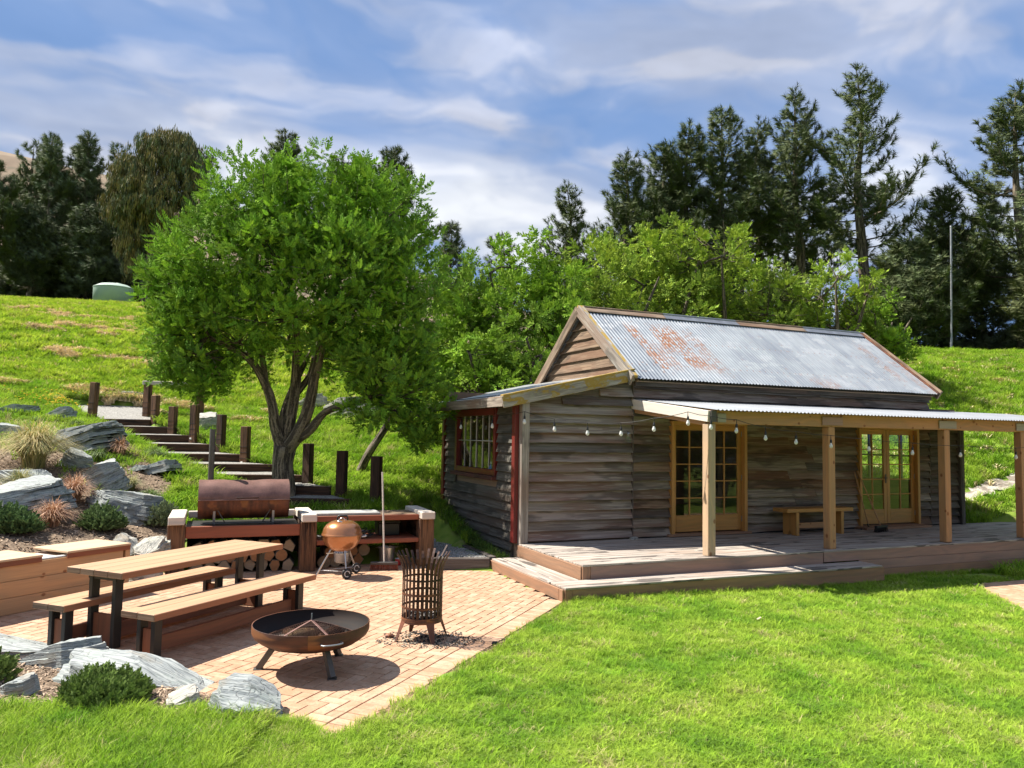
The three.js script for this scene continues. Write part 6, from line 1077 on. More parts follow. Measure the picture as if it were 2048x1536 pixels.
{ // the big tree behind the counter. Own axes at its foot; 1 unit = 1 m
  const L = [
    [[[0, -0.2, 0], [0.02, 0.35, 0.02], [-0.02, 0.75, 0], [0.02, 1.1, 0]], [0.36, 0.27, 0.245, 0.23, 0.25], 18],
    [[[-0.02, 1.0, 0], [-0.18, 1.5, 0.05], [-0.3, 2.1, 0.1], [-0.7, 2.8, 0.2], [-1.45, 3.2, 0.3]], [0.15, 0.12, 0.10, 0.07, 0.04], 10],
    [[[0, 1.0, -0.03], [0.06, 1.6, -0.1], [0.12, 2.2, -0.15], [0.1, 3.3, -0.2], [-0.1, 4.6, -0.2]], [0.15, 0.125, 0.11, 0.08, 0.04], 10],
    [[[0.04, 1.0, 0.05], [0.32, 1.4, 0.15], [0.48, 1.8, 0.2], [0.62, 2.6, 0.2], [0.75, 3.4, 0.1], [0.9, 4.4, 0]], [0.16, 0.14, 0.12, 0.10, 0.075, 0.04], 10],
    [[[0.25, 1.25, 0.1], [0.55, 1.45, 0.2], [0.85, 1.78, 0.3], [1.2, 1.9, 0.35], [1.75, 2.05, 0.4]], [0.13, 0.11, 0.085, 0.06, 0.03], 8],
    [[[-0.1, 1.25, -0.05], [-0.1, 1.9, -0.3], [0.05, 2.6, -0.7], [0.3, 3.4, -1.1]], [0.11, 0.085, 0.07, 0.035], 8],
    [[[0.02, 2.0, -0.12], [0.35, 2.5, -0.3], [0.5, 3.3, -0.5], [1.1, 4.0, -0.6]], [0.085, 0.07, 0.05, 0.03], 8],
    [[[-0.35, 2.15, 0.1], [-0.55, 2.9, -0.1], [-0.8, 3.8, -0.2], [-1.2, 4.5, 0]], [0.075, 0.06, 0.05, 0.03], 8],
  ];
  const lob = (px, py, rx, ry, z, rz, n) => [(px - 565) / 101, (1012 - py) / 101, z, rx / 101, ry / 101, rz, Math.round(n * 1.35)];
  const C = [
    lob(610, 412, 135, 95, 0, 1.5, 1800), lob(505, 430, 110, 95, 0.3, 1.2, 1150), lob(720, 420, 115, 95, -0.2, 1.3, 1150), lob(430, 520, 110, 85, 0.5, 1.2, 1050), lob(560, 545, 130, 85, 0.9, 1.0, 1250), lob(690, 545, 130, 100, 0.8, 1.1, 1250), lob(795, 540, 85, 105, -0.1, 1.2, 900),
    lob(365, 590, 75, 70, 0.3, 1.0, 650), lob(370, 690, 75, 60, 0.2, 0.9, 620), lob(430, 640, 90, 60, 0.6, 0.9, 700), lob(800, 650, 80, 90, 0.3, 1.1, 850), lob(780, 740, 90, 80, 0.5, 1.0, 850), lob(820, 800, 70, 70, 0.2, 0.9, 650), lob(745, 800, 55, 60, 0.6, 0.7, 400), lob(360, 755, 55, 36, 0.2, 0.6, 300),
    lob(450, 715, 70, 50, -0.4, 0.8, 380), lob(540, 690, 75, 42, -0.6, 0.7, 330), lob(660, 715, 60, 50, -0.7, 0.7, 330), lob(410, 780, 50, 26, 0.1, 0.6, 200), lob(400, 745, 85, 46, 0.4, 0.8, 260), lob(475, 690, 75, 50, 0.55, 0.7, 220), lob(560, 655, 85, 50, 0.95, 0.7, 240), lob(640, 690, 65, 50, 0.8, 0.6, 150), lob(705, 735, 65, 65, 0.65, 0.7, 230),
    lob(600, 640, 120, 40, 0.9, 0.7, 500), lob(700, 650, 70, 60, 0.9, 0.6, 420), lob(610, 560, 170, 130, -1.0, 1.0, 1100), lob(545, 340, 50, 26, 0, 0.5, 150), lob(505, 352, 40, 28, 0.1, 0.4, 110), lob(690, 350, 45, 26, 0, 0.5, 120), lob(840, 870, 40, 36, 0.2, 0.5, 160), lob(310, 560, 34, 34, 0.3, 0.5, 120), lob(330, 640, 34, 30, 0.2, 0.5, 110),
  ];
  broadleaf('garden_tree', 'big leafy green tree with forked trunk behind the barbecue counter', [-4.45, 0.72, -15.0], L, C, [0.165, 0.305, 0.03], 11, { sprig: elder, size: 1.0, twigs: 9, trunkM: m.trunkBark });
}
{ // leaning limb and the trunk of the next tree, right of the posts
  const t = thing('leaning_trunk', 'leaning dark trunk with leafy top right of the sleeper posts', 'tree', [-3.5, 1.05, -17.2], 0);
  obj('trunk', tube([V(0, -0.1, 0), V(0.25, 0.5, 0), V(0.62, 1.15, -0.1), V(0.95, 1.7, -0.2)], [0.10, 0.09, 0.08, 0.06], 10, 0.1, true, 0.12), m.bark, t);
  const rs = rng(5), list = [], q = new THREE.Quaternion(); for (let i = 0; i < 500; i++) { const d = V(rs() - 0.5, rs() - 0.5, rs() - 0.5).normalize(), k = Math.pow(rs(), 0.5); q.setFromUnitVectors(V(0, 0, 1), d.clone().add(V(0, 0.3, 0)).normalize()); list.push([M4(V(1.0 + d.x * 0.9 * k, 2.0 + d.y * 0.7 * k, -0.2 + d.z * 0.7 * k), q, V(1, 1, 1).multiplyScalar(0.8 + 0.5 * rs())), tint(rs, [0.165, 0.305, 0.03])]); } instanced('crown', elder, green, list, t);
}
// row of elder and willow behind the cottage
const bigSprig = sprigG(12, 0.105, 0.045, 0.28, 19);
function hedgeTree(label, x, z, top, w, col, seed, n, { bare = 0, low = 0.3 } = {}) {
  const y0 = gy(x, z), H = top - y0, rs = rng(seed), limbs = [], lobes = [];
  for (let i = 0; i < 4; i++) { const a = i * 1.6 + rs(), s = w * 0.22; limbs.push([[[0, -0.2, 0], [Math.cos(a) * s * 0.3, H * 0.2, Math.sin(a) * s * 0.3], [Math.cos(a) * s, H * 0.45, Math.sin(a) * s], [Math.cos(a) * s * 1.8, H * 0.75, Math.sin(a) * s * 1.6]], [0.13, 0.10, 0.07, 0.03], 7]); }
  const k = 10; for (let i = 0; i < k; i++) { const a = i * 2.4 + rs(), q = Math.sqrt((i + 0.5) / k), yy = H * (low + 0.15 + (1 - low - 0.3) * rs() * (1 - q * 0.35)); lobes.push([Math.cos(a) * q * w * 0.38, yy, Math.sin(a) * q * w * 0.33, w * (0.17 + 0.08 * rs()), H * (0.15 + 0.05 * rs()), w * 0.2, Math.round(n / (k + 1))]); }
  lobes.push([0, H * 0.84, 0, w * 0.24, H * 0.16, w * 0.22, Math.round(n / (k + 1))]);
  return broadleaf('background_tree', label, [x, y0, z], limbs, lobes, col, seed, { sprig: bigSprig, size: 1.0, twigs: bare ? 12 : 6, bare, group: 'leafy trees behind the cottage', trunkM: bare ? m.barkGrey : m.bark });
}
const lush = [0.185, 0.31, 0.03], yel = [0.235, 0.335, 0.04], dull = [0.22, 0.29, 0.06];
hedgeTree('leafy tree just right of the big garden tree, over the lean-to', -1.6, -20.5, 7.0, 4.2, lush, 101, 2600, { low: 0.2 });
hedgeTree('leafy tree behind the lean-to roof', 0.3, -21.5, 7.9, 4.4, lush, 102, 3000, { low: 0.15 });
hedgeTree('leafy tree behind the cottage gable', 2.6, -22.5, 8.4, 4.4, yel, 103, 3000, { low: 0.2 });
hedgeTree('rounded bright tree behind the left of the iron roof', 4.7, -24.5, 9.2, 4.6, yel, 104, 3000);
hedgeTree('willow with pale bare twigs behind the middle of the roof', 7.1, -25, 9.3, 4.8, yel, 105, 2500, { bare: 0.6 });
hedgeTree('thin twiggy tree right of the willow behind the roof', 8.9, -25.5, 8.0, 3.6, dull, 106, 1500, { bare: 0.6 });
hedgeTree('light green young tree behind the right end of the roof', 10.4, -24.2, 8.2, 3.0, yel, 107, 1500, { low: 0.15, bare: 0.3 });
hedgeTree('low green bush at the right end of the roof', 12.0, -25, 6.9, 2.8, lush, 108, 1100, { low: 0.1 });
hedgeTree('low leafy tree close behind the lean-to, left of the gable', 1.4, -19.5, 5.6, 3.6, lush, 109, 1900, { low: 0.05 });
hedgeTree('small leafy tree between the garden tree and the lean-to', -0.3, -18.6, 5.0, 2.6, lush, 110, 1300, { low: 0.3 });

// added evergreens, unseen beyond the right edge, so the door panes mirror something dark
[[14.5, -8.5, 5.2, 4.4], [16.5, -5.2, 5.8, 5.0], [13.2, -5.0, 3.6, 3.4]].forEach(([x, z, top, w], i) => hedgeTree(['added unseen evergreen beyond the brick path at the right', 'largest added evergreen unseen beyond the right edge', 'lower added evergreen unseen beyond the right edge'][i], x, z, top, w, [0.035, 0.06, 0.02], 120 + i, 1300, { low: 0.02 }));
// ---- pines
const brushG = (() => { const rs = rng(3), g = []; for (let i = 0; i < 26; i++) { const a = rs() * 6.283, t = rs(), sp = 0.45 + 0.75 * rs(), L = 0.20 + 0.12 * rs(), w = 0.016, d = V(Math.cos(a) * Math.sin(sp), Math.sin(a) * Math.sin(sp), Math.cos(sp)), s = V(-Math.sin(a), Math.cos(a), 0), o = V(0, 0, t * 0.30); const A = o.clone().addScaledVector(s, w), B = o.clone().addScaledVector(s, -w), T = o.clone().addScaledVector(d, L); g.push(A.x, A.y, A.z, B.x, B.y, B.z, T.x, T.y, T.z); } return finish(g, new Array((g.length / 3) * 2).fill(0), null); })();
function pine(label, x, z, H, R, seed, { clear = 0.25, lean = 0, col = [0.085, 0.115, 0.036], dense = 1, lift = 0.55, tuft = 1, gaps = 0, group = 'pine trees', y0 = null } = {}) {
  const rs = rng(seed * 17 + 3), t = thing('pine_tree', label, 'pine tree', [x, y0 ?? gy(x, z) - 0.1, z], 0, group), woodL = [], list = [], q = new THREE.Quaternion();
  const axis = (h) => V(lean * h + 0.25 * n2(h * 0.25, seed), h, 0.2 * n2(h * 0.25, seed + 9));
  const r0 = 0.018 * H + 0.03; woodL.push(tube([0, 0.2, 0.4, 0.6, 0.8, 1].map((k) => axis(k * H)), [r0 * 1.2, r0, r0 * 0.8, r0 * 0.6, r0 * 0.35, 0.015], 8, 0.6, true, 0.06).toNonIndexed());
  const put = (p, dir, s) => { p = p.clone().add(V((rs() - 0.5) * 0.34, (rs() - 0.4) * 0.3, (rs() - 0.5) * 0.34)); q.setFromUnitVectors(V(0, 0, 1), dir); s *= tuft; list.push([M4(p, q, V(s, s, s)), tint(rs, col, 0.7)]); };
  for (let h = clear * H; h < H * 0.985; h += (0.34 + 0.25 * rs()) * (H / 14) / dense) {
    const u = (h / H - clear) / (1 - clear), prof = Math.pow(1 - u, 0.92) * 1.08 * (0.55 + 0.45 * ss(u, 0, 0.25)), nb = 2 + Math.floor(rs() * 2.6), ph = rs() * 6.283;
    for (let b = 0; b < nb; b++) {
      if (rs() < gaps) continue;
      const a = ph + (b / nb) * 6.283 + rs() * 0.7, L = R * prof * (0.55 + 0.65 * rs()) * (1 + 0.25 * n2(Math.cos(a) * 1.5 + seed, h * 0.35)) + 0.25, o = axis(h), up = lift * (0.6 + 0.5 * rs()), d = V(Math.cos(a), 0, Math.sin(a));
      const P = (k) => o.clone().addScaledVector(d, L * k).add(V(0, L * up * k * k - L * 0.06 * Math.sin(k * 3), 0));
      woodL.push(tube([P(0), P(0.5), P(1)], [0.012 + 0.012 * L, 0.008], 4, 0.8, false).toNonIndexed());
      for (let k = u > 0.6 ? 0.1 : 0.28; k < 1.02; k += (0.20 / L) * (0.8 + 0.5 * rs())) {
        const c = P(k), T = P(k + 0.03).sub(c).normalize();
        put(c, T.clone().add(V((rs() - 0.5) * 0.6, 0.35 * rs(), (rs() - 0.5) * 0.6)).normalize(), 0.9 + 0.5 * rs());
        const side = (1 - k) * 0.5 * L * 0.6 + 0.15; for (const sg of [-1, 1]) { const sd = T.clone().applyAxisAngle(UPV, sg * (0.8 + 0.4 * rs())).add(V(0, 0.15 + 0.3 * rs(), 0)).normalize(), dist = side * (0.4 + 0.7 * rs()); put(c.clone().addScaledVector(sd, dist), sd, 0.85 + 0.5 * rs()); if (dist > 0.3) put(c.clone().addScaledVector(sd, dist * 0.5), sd, 0.8 + 0.4 * rs()); }
      }
    }
  }
  put(axis(H), V(0, 1, 0), 1.1); put(axis(H * 0.985), V(0.3, 0.9, 0.2).normalize(), 1.2);
  // dead lower branches
  for (let i = 0; i < 9; i++) { const h = H * lerp(0.08, clear + 0.05, rs()), a = rs() * 6.283, L = R * (0.3 + 0.35 * rs()), o = axis(h); woodL.push(tube([o, o.clone().add(V(Math.cos(a) * L * 0.5, 0.1, Math.sin(a) * L * 0.5)), o.clone().add(V(Math.cos(a) * L, -0.1 + 0.5 * rs(), Math.sin(a) * L))], [0.025, 0.006], 4, 0.6, false).toNonIndexed()); }
  obj('trunk', woodL, m.barkGrey, t); instanced('crown', brushG, needle, list, t);
  return t;
}
const PR = 'pines on the crest right of the cottage', PLf = 'pines on the left skyline', PB = 'pines showing over the garden tree';
pine('shortest pine at the left end of the right hand row', 5.7, -38, 10.6, 2.4, 1, { clear: 0.2, group: PR, dense: 1.2 });
pine('dense pine second from the left in the right hand row', 7.8, -40, 11.8, 2.7, 2, { clear: 0.22, group: PR, dense: 1.25 });
pine('dense pine third from the left in the right hand row', 9.4, -40.5, 13.2, 2.8, 3, { clear: 0.25, group: PR, dense: 1.2 });
pine('broad pine left of the thin spire in the right hand row', 11.4, -41, 14.2, 3.1, 4, { clear: 0.36, group: PR, dense: 1.1, lift: 0.5 });
pine('thin spire topped pine in the right hand row', 13.9, -43, 14.3, 2.2, 5, { clear: 0.45, group: PR, dense: 1.0, lift: 0.5 });
pine('tall pine with straight clear trunk behind the young tree', 15.1, -40, 14.8, 3.2, 6, { clear: 0.40, group: PR, dense: 1.1, lift: 0.45 });
pine('tallest pine with long branches reaching right', 17.6, -38, 15.2, 3.5, 7, { clear: 0.36, group: PR, dense: 1.05, lift: 0.5, gaps: 0.12 });
pine('big spreading pine at the right edge of the picture', 24.3, -36, 13.4, 3.9, 8, { clear: 0.28, group: PR, dense: 1.05, lift: 0.5, gaps: 0.12 });
pine('low bushy pine left of the white pole', 18.6, -35.5, 5.6, 2.6, 9, { clear: 0.14, group: PR, dense: 1.2, lift: 0.4 });
pine('middle height pine behind the white pole', 21.6, -37.5, 8.6, 2.9, 10, { clear: 0.2, group: PR, dense: 1.0, lift: 0.6 });
pine('bushy pine low down at the right edge', 24.0, -33.5, 5.4, 2.4, 11, { clear: 0.12, group: PR, dense: 1.0, lift: 0.3, col: [0.10, 0.12, 0.04] });
pine('small pine tip in front of the right hand row', 10.6, -37.5, 6.4, 1.2, 12, { clear: 0.2, group: PR, dense: 1.5 });
pine('slim pine between the tall trunk and the tallest pine', 16.5, -45, 11.5, 2.8, 13, { clear: 0.3, group: PR, dense: 0.9 });
pine('ragged pine in the gap right of the tallest pine', 20.2, -41, 6.0, 2.6, 14, { clear: 0.2, group: PR, dense: 0.9, lift: 0.3 });
pine('low pine filling the gap right of the white pole', 24.9, -40, 6.2, 2.8, 16, { clear: 0.06, group: PR, dense: 1.0, lift: 0.35 });
pine('pine beyond the right edge of the row', 28.5, -38, 13.0, 3.8, 15, { clear: 0.25, group: PR, dense: 0.8 });
pine('lone pine standing between the garden tree and the right hand row', 3.45, -48, 11.4, 2.3, 20, { clear: 0.25, dense: 0.9, lift: 0.6, gaps: 0.1 });
pine('pine cut by the left edge of the picture', -43.5, -62, 11.4, 3.6, 21, { clear: 0.3, group: PLf, tuft: 1.4, dense: 0.9 });
[[-45.6, -70, 14.9, 3.2, 'first narrow pine top from the left on the left skyline'], [-44.9, -72, 16.0, 3.2, 'second narrow pine top on the left skyline'], [-42.4, -68, 15.1, 3.2, 'third pine top on the left skyline'], [-42.6, -72.5, 15.4, 3.0, 'fourth pine top on the left skyline'], [-40.3, -70, 16.0, 3.3, 'tallest pine of the left skyline'], [-39.6, -74, 16.0, 3.2, 'pine right of the tallest on the left skyline'], [-35.6, -72, 14.2, 3.2, 'dark pine behind the olive gum tree']].forEach(([x, z, H, R, l], i) => pine(l, x, z, H, R, 30 + i, { clear: 0.12 + 0.1 * (i % 3 === 0), group: PLf, tuft: 1.45, dense: 0.85, lift: 0.6, gaps: 0.12, col: [0.12, 0.155, 0.065] }));
pine('dark filler pine under the left skyline row', -37.5, -66, 8.5, 3.0, 41, { clear: 0.05, group: PLf, tuft: 1.4, lift: 0.4, col: [0.10, 0.13, 0.055] });
pine('low dark pine beside the green water tank', -30.0, -66, 7.5, 3.0, 42, { clear: 0.04, group: PLf, tuft: 1.4, lift: 0.4, col: [0.10, 0.13, 0.055] });
pine('low dark pine left of the green water tank', -41.5, -64.5, 8.0, 3.0, 43, { clear: 0.15, group: PLf, tuft: 1.4, lift: 0.4, col: [0.10, 0.13, 0.055] });
pine('pine tip over the top left of the garden tree', -17.2, -55, 13.8, 2.6, 51, { clear: 0.3, group: PB, tuft: 1.15 });
pine('pine tip over the middle of the garden tree', -13.0, -55, 12.5, 2.6, 52, { clear: 0.3, group: PB, tuft: 1.15 });
pine('bushy pine showing right of the garden tree top', -8.9, -54, 13.4, 3.3, 53, { clear: 0.3, group: PB, tuft: 1.2, lift: 0.7 });
pine('pine tip between the two over the garden tree', -11.2, -56, 12.4, 2.4, 54, { clear: 0.3, group: PB, tuft: 1.15 });
pine('small distant pine tip right of the garden tree', -5.1, -60, 9.6, 1.8, 55, { clear: 0.3, group: PB, tuft: 1.1 });
pine('small thin pine with bare twig above the leafy row', -1.0, -50, 7.8, 1.5, 56, { clear: 0.45, group: PB, gaps: 0.35, dense: 0.8 });
{ // olive gum tree on the left skyline: hanging foliage
  const x = -31.0, z = -64, y0 = gy(x, z) + 0.7, t = thing('gum_tree', 'tall olive brown gum tree with drooping foliage on the left skyline', 'gum tree', [x, y0, z]), rs = rng(8), woodL = [], list = [], q = new THREE.Quaternion();
  const hangG = (() => { const r = rng(4), g = []; for (let i = 0; i < 12; i++) { const l = leafG(0.34 + 0.2 * r(), 0.065); l.rotateX(Math.PI / 2 + (r() - 0.5) * 0.7); l.rotateY(r() * 6.28); l.translate((r() - 0.5) * 0.45, -0.55 * r(), (r() - 0.5) * 0.45); g.push(l); } return mergeGeometries(g); })();
  woodL.push(tube([V(-0.2, -1, 0), V(0, 3, 0), V(0.3, 6, 0.2), V(0.2, 9, 0), V(0.6, 12, 0)], [0.5, 0.42, 0.34, 0.2, 0.06], 10, 0.5, true, 0.08).toNonIndexed());
  const lob = (px, py, rx, ry, n) => [(px - 300) / 23.2, (606 - py) / 23.2, rx / 23.2, ry / 23.2, n];
  for (const [cx, cy, rx, ry, n] of [lob(318, 300, 62, 44, 1500), lob(262, 355, 52, 48, 1200), lob(365, 345, 50, 60, 1300), lob(300, 400, 60, 50, 1200), lob(240, 410, 40, 45, 700), lob(375, 410, 38, 42, 650), lob(262, 475, 36, 48, 620), lob(318, 462, 38, 44, 520), lob(262, 530, 24, 24, 150), lob(345, 285, 36, 28, 400)]) {
    const c = V(cx, cy, (rs() - 0.5) * 1.5), o = V(0.1, Math.min(10, cy * 0.72), 0); woodL.push(tube([o, o.clone().lerp(c, 0.55).add(V(0, 0.4, 0)), c], [0.14, 0.09, 0.03], 6, 0.6, false).toNonIndexed());
    for (let i = 0; i < n; i++) { const d = V(rs() * 2 - 1, rs() * 2 - 1, rs() * 2 - 1); if (d.lengthSq() > 1) { i--; continue; } d.normalize(); const k = Math.pow(rs(), 0.4) * (1 + 0.25 * n3(d.x * 2.5 + cx, d.y * 2.5 + cy, d.z * 2.5)), p = V(c.x + d.x * rx * k, c.y + d.y * ry * k, c.z + d.z * rx * 0.9 * k); if (n3(p.x * 0.8, p.y * 0.45, p.z * 0.8) < -0.2) continue; q.setFromAxisAngle(UPV, rs() * 6.28); const s = 0.75 + 0.5 * rs(); list.push([M4(p, q, V(s, s, s)), tint(rs, rs() < 0.5 ? [0.20, 0.165, 0.05] : [0.11, 0.135, 0.06], 0.5)]); }
  }
  obj('trunk', woodL, m.barkGrey, t); instanced('crown', hangG, needle, list, t);
}
{ // dark scrub under the right hand pines, and grey twigs under the left ones: nobody could count it
  const list = [], rs = rng(77), q = new THREE.Quaternion();
  for (let i = 0; i < 5200; i++) { const x = lerp(15.5, 30, rs()), z = -36 - rs() * 9, h = rs() * rs() * 2.6 * (0.6 + 0.5 * n2(x * 0.6, 2)); if (n2(x * 0.9, h * 0.8) < -0.35) continue; q.setFromEuler(new THREE.Euler(-1.2 + rs(), rs() * 6.28, 0)); const s = 0.9 + rs() * 0.9; list.push([M4(V(x, gy(x, z) + h, z), q, V(s, s, s)), tint(rs, [0.085, 0.11, 0.045], 0.6)]); }
  for (let i = 0; i < 6000; i++) { const x = lerp(-50, -24, rs()), z = -66 - rs() * 12, h = rs() * 4.2; if (n2(x * 0.4, h * 0.5 + 9) < -0.3) continue; q.setFromEuler(new THREE.Euler(-1.2 + rs(), rs() * 6.28, 0)); const s = 1.6 + rs() * 1.4; list.push([M4(V(x, gy(x, z) + h, z), q, V(s, s, s)), tint(rs, [0.085, 0.11, 0.05], 0.6)]); }
  instanced('dark_undergrowth', brushG, needle, list, scene, 'dark undergrowth below the pines on both skylines', 'undergrowth');
}
// ================================================================ TANK, POLE
{
  const x = -33.2, z = -62.5, t = thing('water_tank', 'pale green round water tank on the left crest', 'water tank', [x, 12.0, z]), r = 1.52;
  obj('body', lathe([[0, 0], [r, 0], [r, 1.72], [r + 0.03, 1.75], [r + 0.03, 1.80], [r, 1.82]], 48), m.tank, t);
  obj('roof', lathe([[r + 0.02, 1.81], [r * 0.72, 2.06], [r * 0.4, 2.16], [0.3, 2.2], [0, 2.2]], 48), mat({ rgb: [0.38, 0.49, 0.43], roughness: 0.5 }), t);
  obj('hatch', lathe([[0, 0.1], [0.22, 0.09], [0.24, 0]], 20).translate(0.62, 2.02, 0.5), m.tank, t);
  obj('inlet', new THREE.CylinderGeometry(0.09, 0.09, 0.1, 12).translate(0.1, 2.13, 0.75), m.navy, t);
}
{ const z = -33.5, x = 19.42, y = gy(x, z), t = thing('metal_pole', 'thin grey metal pole standing on the right crest', 'pole', [x, y - 0.05, z]); obj('lower_tube', rod(V(0, 0, 0), V(0.05, 1.0, 0), 0.055, 12), m.zinc, t); obj('upper_tube', rod(V(0.05, 0.95, 0), V(0.14, 6.0, 0), 0.042, 12), m.zinc, t); obj('cap', new THREE.SphereGeometry(0.05, 12, 8).translate(0.14, 6.0, 0), m.zinc, t); }
{ // timber seat showing just past the right gable end, and the plank seat on the bank
  const t = thing('bank_bench', 'pale plank bench on the bank beyond the right end of the roof', 'bench', [13.3, gy(13.3, -27.5), -27.5], 0.1); obj('plank', at(cbox(0.8, 0.09, 0.3, 0.01), 0, 0.42, 0), m.capPale, t); obj('support', at(cbox(0.16, 0.5, 0.24, 0.01), 0.2, 0.15, 0), m.sleeper, t);
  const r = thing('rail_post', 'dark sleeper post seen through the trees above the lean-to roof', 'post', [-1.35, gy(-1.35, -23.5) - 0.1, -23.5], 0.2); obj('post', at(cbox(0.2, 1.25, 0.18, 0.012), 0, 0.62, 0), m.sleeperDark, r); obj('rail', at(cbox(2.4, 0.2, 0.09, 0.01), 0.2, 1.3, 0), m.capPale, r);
}

// ================================================================ GRASS
{
  const tuft = (n, h, w, lean, seed) => { const rs = rng(seed), pos = [], uv = [], idx = []; for (let i = 0; i < n; i++) { const a = rs() * 6.283, b = rs() * 6.283, d = Math.sqrt(rs()) * 0.045, hh = h * (0.6 + 0.6 * rs()), l = lean * hh * (0.4 + rs()), ww = w * (0.7 + 0.6 * rs()), c = Math.cos(a), s = Math.sin(a), x = Math.cos(b) * d, z = Math.sin(b) * d, q = pos.length / 3; for (let k = 0; k < 3; k++) { const u = k / 2.6; const o = l * u * u, wv = ww * (1 - u * 0.45); pos.push(x + c * o - s * wv, hh * u * (1 - 0.15 * u * lean), z + s * o + c * wv, x + c * o + s * wv, hh * u * (1 - 0.15 * u * lean), z + s * o - c * wv); uv.push(0, u, 1, u); } pos.push(x + c * l * 1.15, hh * (1 - 0.2 * lean), z + s * l * 1.15); uv.push(0.5, 1); idx.push(q, q + 1, q + 2, q + 1, q + 3, q + 2, q + 2, q + 3, q + 4, q + 3, q + 5, q + 4, q + 4, q + 5, q + 6); } return finish(pos, uv, idx); };
  const lawnT = tuft(26, 0.044, 0.0018, 0.9, 1), longT = tuft(18, 0.115, 0.0027, 0.7, 2), hillT = tuft(13, 0.15, 0.006, 0.75, 3), farT = tuft(12, 0.19, 0.014, 0.7, 4);
  const q = new THREE.Quaternion(), rs = rng(404), UP = V(0, 1, 0);
  const inside = (x, z) => inPoly(x, z, PATIO) || inPoly(x, z, COTTAGE) || inPoly(x, z, RIGHT_PAVING);
  const add = (list, x, z, s, c, dy = 0) => { q.setFromAxisAngle(UP, rs() * 6.283); list.push([M4(V(x, gy(x, z) - 0.006 + dy, z), q, V(s, s * (0.8 + 0.45 * rs()), s)), c]); };
  const lush_ = [0.215, 0.37, 0.02], pale = [0.34, 0.46, 0.05], dry = [0.44, 0.40, 0.17], deep = [0.10, 0.245, 0.012];
  const shade = (x, z, k = 1) => { const a = fbm2(x * 0.7, z * 0.7, 4) * 1.15 + 0.34 * n2(x * 3.1, z * 3.1), t = 0.66 + 0.68 * rs(); let c = mixc(lush_, pale, clamp(0.32 + a * 0.9 * k + (rs() - 0.5) * 0.35, 0, 1)); c = mixc(c, deep, clamp(-a * 0.9 + (rs() - 0.6) * 0.5, 0, 0.8)); if (rs() < 0.03 + 0.22 * ss(a, 0.3, 0.7)) c = dry; return C3(c[0] * t, c[1] * t, c[2] * t); };
  // mown lawn
  const lawn = [];
  for (let i = 0; i < 70000; i++) {
    const z = -4.3 - 8.6 * Math.pow(rs(), 1.25), half = -z * 0.82 + 0.6, x = (rs() * 2 - 1) * half;
    if (x < -2.4 || inside(x, z) || inPoly(x, z, BED_FRONT)) continue;
    const ed = edgeDist(x, z, PATIO); if (ed < 0.17 + 0.05 * n2(x * 5, z * 5) && rs() < 0.9) continue;
    add(lawn, x, z, (1.0 + 0.5 * rs()) * (1 + 0.25 * ss(-z, 8, 12)), shade(x, z));
  }
  instanced('lawn_grass', lawnT, bladeM, lawn, scene, 'short mown lawn grass in front of the cottage', 'grass');
  // longer grass: bottom left, at the foot of the deck and along the patio edge
  const long = [];
  for (let i = 0; i < 16000; i++) { const x = lerp(-4.6, -0.2, rs()), z = lerp(-5.78, -4.3, rs()); const wEdge = -5.60 + 0.07 * n2(x * 2.2, 7) - 0.02 * (x + 3); if (z < wEdge || inPoly(x, z, PATIO)) continue; if (x > -1.35 && rs() < (x + 1.35) * 1.1 + 0.2) continue; add(long, x, z, (0.75 + 0.5 * rs()) * (x > -1.7 ? 0.62 : 1), shade(x, z, 0.6)); }
  for (let i = 0; i < 1500; i++) { const u = lerp(-0.4, 12, rs()), v = (u < 5.2 ? 2.64 : 2.22) + 0.13 * rs() * rs(), [x, z] = CW(u, v); add(long, x, z, 0.5 + 0.4 * rs(), shade(x, z)); }
  for (let i = 0; i < 330; i++) { const s = 0.5 + 4.7 * rs(), d = 0.08 + 0.17 * Math.abs(rs() + rs() - 1), x = -1.30 + 0.3826 * s + 0.924 * d, z = -5.06 - 0.924 * s + 0.3826 * d; add(long, x, z, 0.4 + 0.35 * rs(), shade(x, z)); }
  for (let i = 0; i < 900; i++) { const u = lerp(-0.36, -0.04, rs()), v = lerp(-3.4, 0.02, rs()), [x, z] = CW(u, v); add(long, x, z, 0.9 + 0.9 * rs(), C3(0.09 + 0.05 * rs(), 0.17 + 0.06 * rs(), 0.03)); }
  instanced('long_grass', longT, bladeM, long, scene, 'longer uncut grass at the bed, deck and patio edges', 'grass');
  // banks behind and beside the cottage
  const bank = [], hay = (x, z) => { const w = Math.sin(z * 1.02 + 0.55 * n2(x * 0.13, z * 0.1) * 3 + x * 0.10) * 0.5 + 0.5; return ss(w + 0.45 * n2(x * 0.5, z * 0.6), 0.93, 1.1) * ss(-z, 20, 22) * ss(n2(x * 0.15 + 3, z * 0.15), -0.5, 0.1); };
  const skip = (x, z) => inside(x, z) || inPoly(x, z, STEPS) || inPoly(x, z, GRAVEL) || (inPoly(x, z, BED_HILL) && rs() < (z < -15 && x < -7.5 ? 0.75 : 0.985)) || (x > 8.5 && inPoly(x, z, CLAY));
  for (let i = 0; i < 58000; i++) { const x = lerp(-17, 3, rs()), z = lerp(-12.3, -26, rs()); if (skip(x, z) || x < z * 0.82 - 0.5) continue; if (z > -13.2 && x > -5.4) continue; add(bank, x, z, 0.85 + 0.6 * rs(), shade(x + 40, z)); }
  for (let i = 0; i < 30000; i++) { const x = lerp(8.5, 23, rs()), z = lerp(-13.0, -31, rs()); if (skip(x, z) || x > -z * 0.85 + 1) continue; add(bank, x, z, 0.8 + 0.6 * rs(), shade(x, z + 30)); }
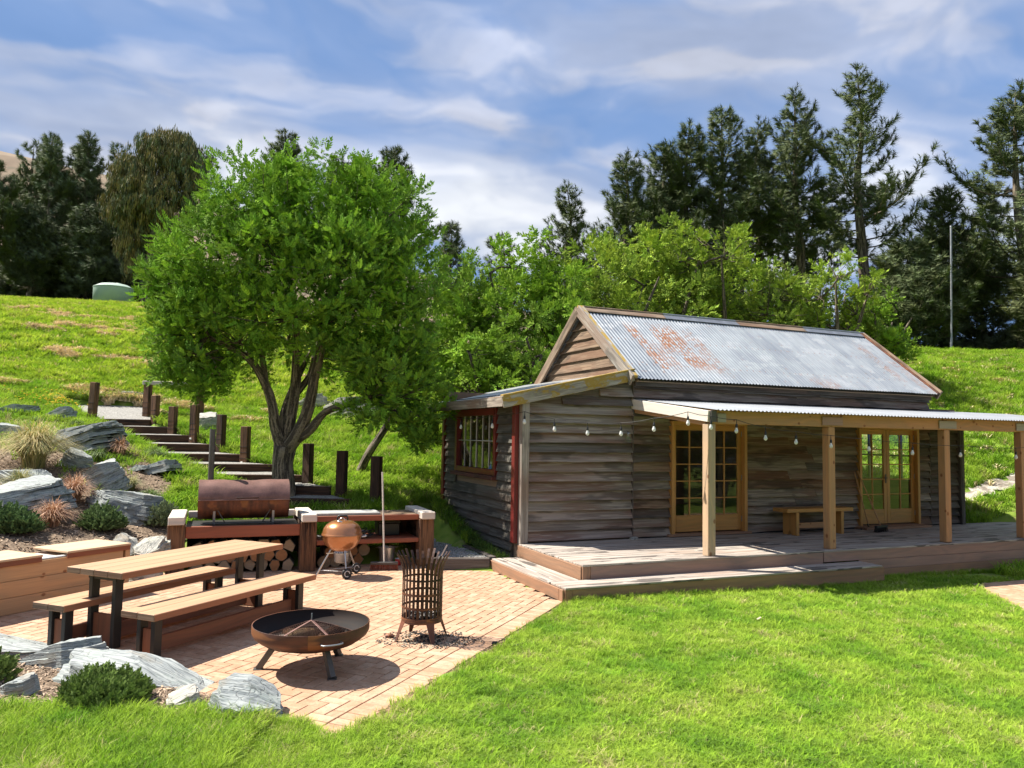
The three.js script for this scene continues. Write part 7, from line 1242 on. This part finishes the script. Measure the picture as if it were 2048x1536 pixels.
  instanced('bank_grass', hillT, bladeM, bank, scene, 'rough green grass on the banks round the cottage and steps', 'grass');
  const far = [];
  for (let i = 0; i < 68000; i++) { const z = -23 - 42 * Math.pow(rs(), 1.3), x = lerp(z * 0.84 - 1, z * 0.72 + 30, rs()); if (x > 6) continue; if (hay(x, z) > 0.5) continue; { const c = shade(x * 0.5, z * 0.5); c.r *= 1.12; add(far, x, z, 0.8 + 0.7 * rs(), c); } }
  for (let i = 0; i < 9000; i++) { const z = -29 - 9 * rs(), x = lerp(6, 32, rs()); add(far, x, z, 0.7 + 0.6 * rs(), shade(x, z)); }
  instanced('hill_grass', farT, bladeM, far, scene, 'bright meadow grass on the hill behind the garden', 'grass');
  // windrows of cut hay, and dandelions
  const hayL = [], hayT = tuft(16, 0.15, 0.012, 1.0, 9);
  for (let i = 0; i < 60000; i++) { const z = -20.5 - 26 * rs(), x = lerp(z * 0.72 - 1, -7, rs()); if (hay(x, z) < 0.35 + 0.4 * rs()) continue; const t = 0.7 + 0.5 * rs(); add(hayL, x, z, 0.8 + 0.7 * rs(), C3(0.74 * t, 0.62 * t, 0.41 * t), 0.02); }
  for (let i = 0; i < 5000; i++) { const x = lerp(9, 22, rs()), z = lerp(-18.5, -29.5, rs()); if (n2(x * 0.9, z * 1.3) < 0.45) continue; const t = 0.7 + 0.5 * rs(); add(hayL, x, z, 0.7 + 0.5 * rs(), C3(0.62 * t, 0.53 * t, 0.31 * t), 0.02); }
  instanced('cut_hay', hayT, straw, hayL, scene, 'pale dry rows of cut hay lying on the hill', 'hay');
  const fl = [], head = new THREE.SphereGeometry(0.02, 6, 4); head.scale(1, 0.5, 1);
  for (let i = 0; i < 420; i++) { const near = rs() < 0.6, x = near ? -12.3 + (rs() + rs() - 1) * 1.3 : lerp(-26, -8, rs()), z = near ? -20.9 + (rs() + rs() - 1) * 1.2 : lerp(-20, -34, rs()); fl.push([M4(V(x, gy(x, z) + 0.13 + 0.06 * rs(), z), new THREE.Quaternion(), V(1, 1, 1).multiplyScalar(near ? 1.3 : 1.5)), C3(0.75, 0.48, 0.01)]); }
  instanced('dandelions', head, mat({ rgb: [1, 1, 1], roughness: 0.8 }), fl, scene, 'yellow dandelions in the grass below the hay', 'flowers');
}
{ const g = cbox(0.06, 0.005, 0.025, 0.002); const o = obj('dry_leaf', g, mat({ rgb: [0.42, 0.36, 0.25], roughness: 0.9 })); o.position.set(2.95, gy(2.95, -9.1) + 0.05, -9.1); o.rotation.set(0.2, 0.4, 0.3); tag(o, 'pale dry leaf lying in the middle of the lawn', 'leaf'); }

renderer.render(scene, camera);
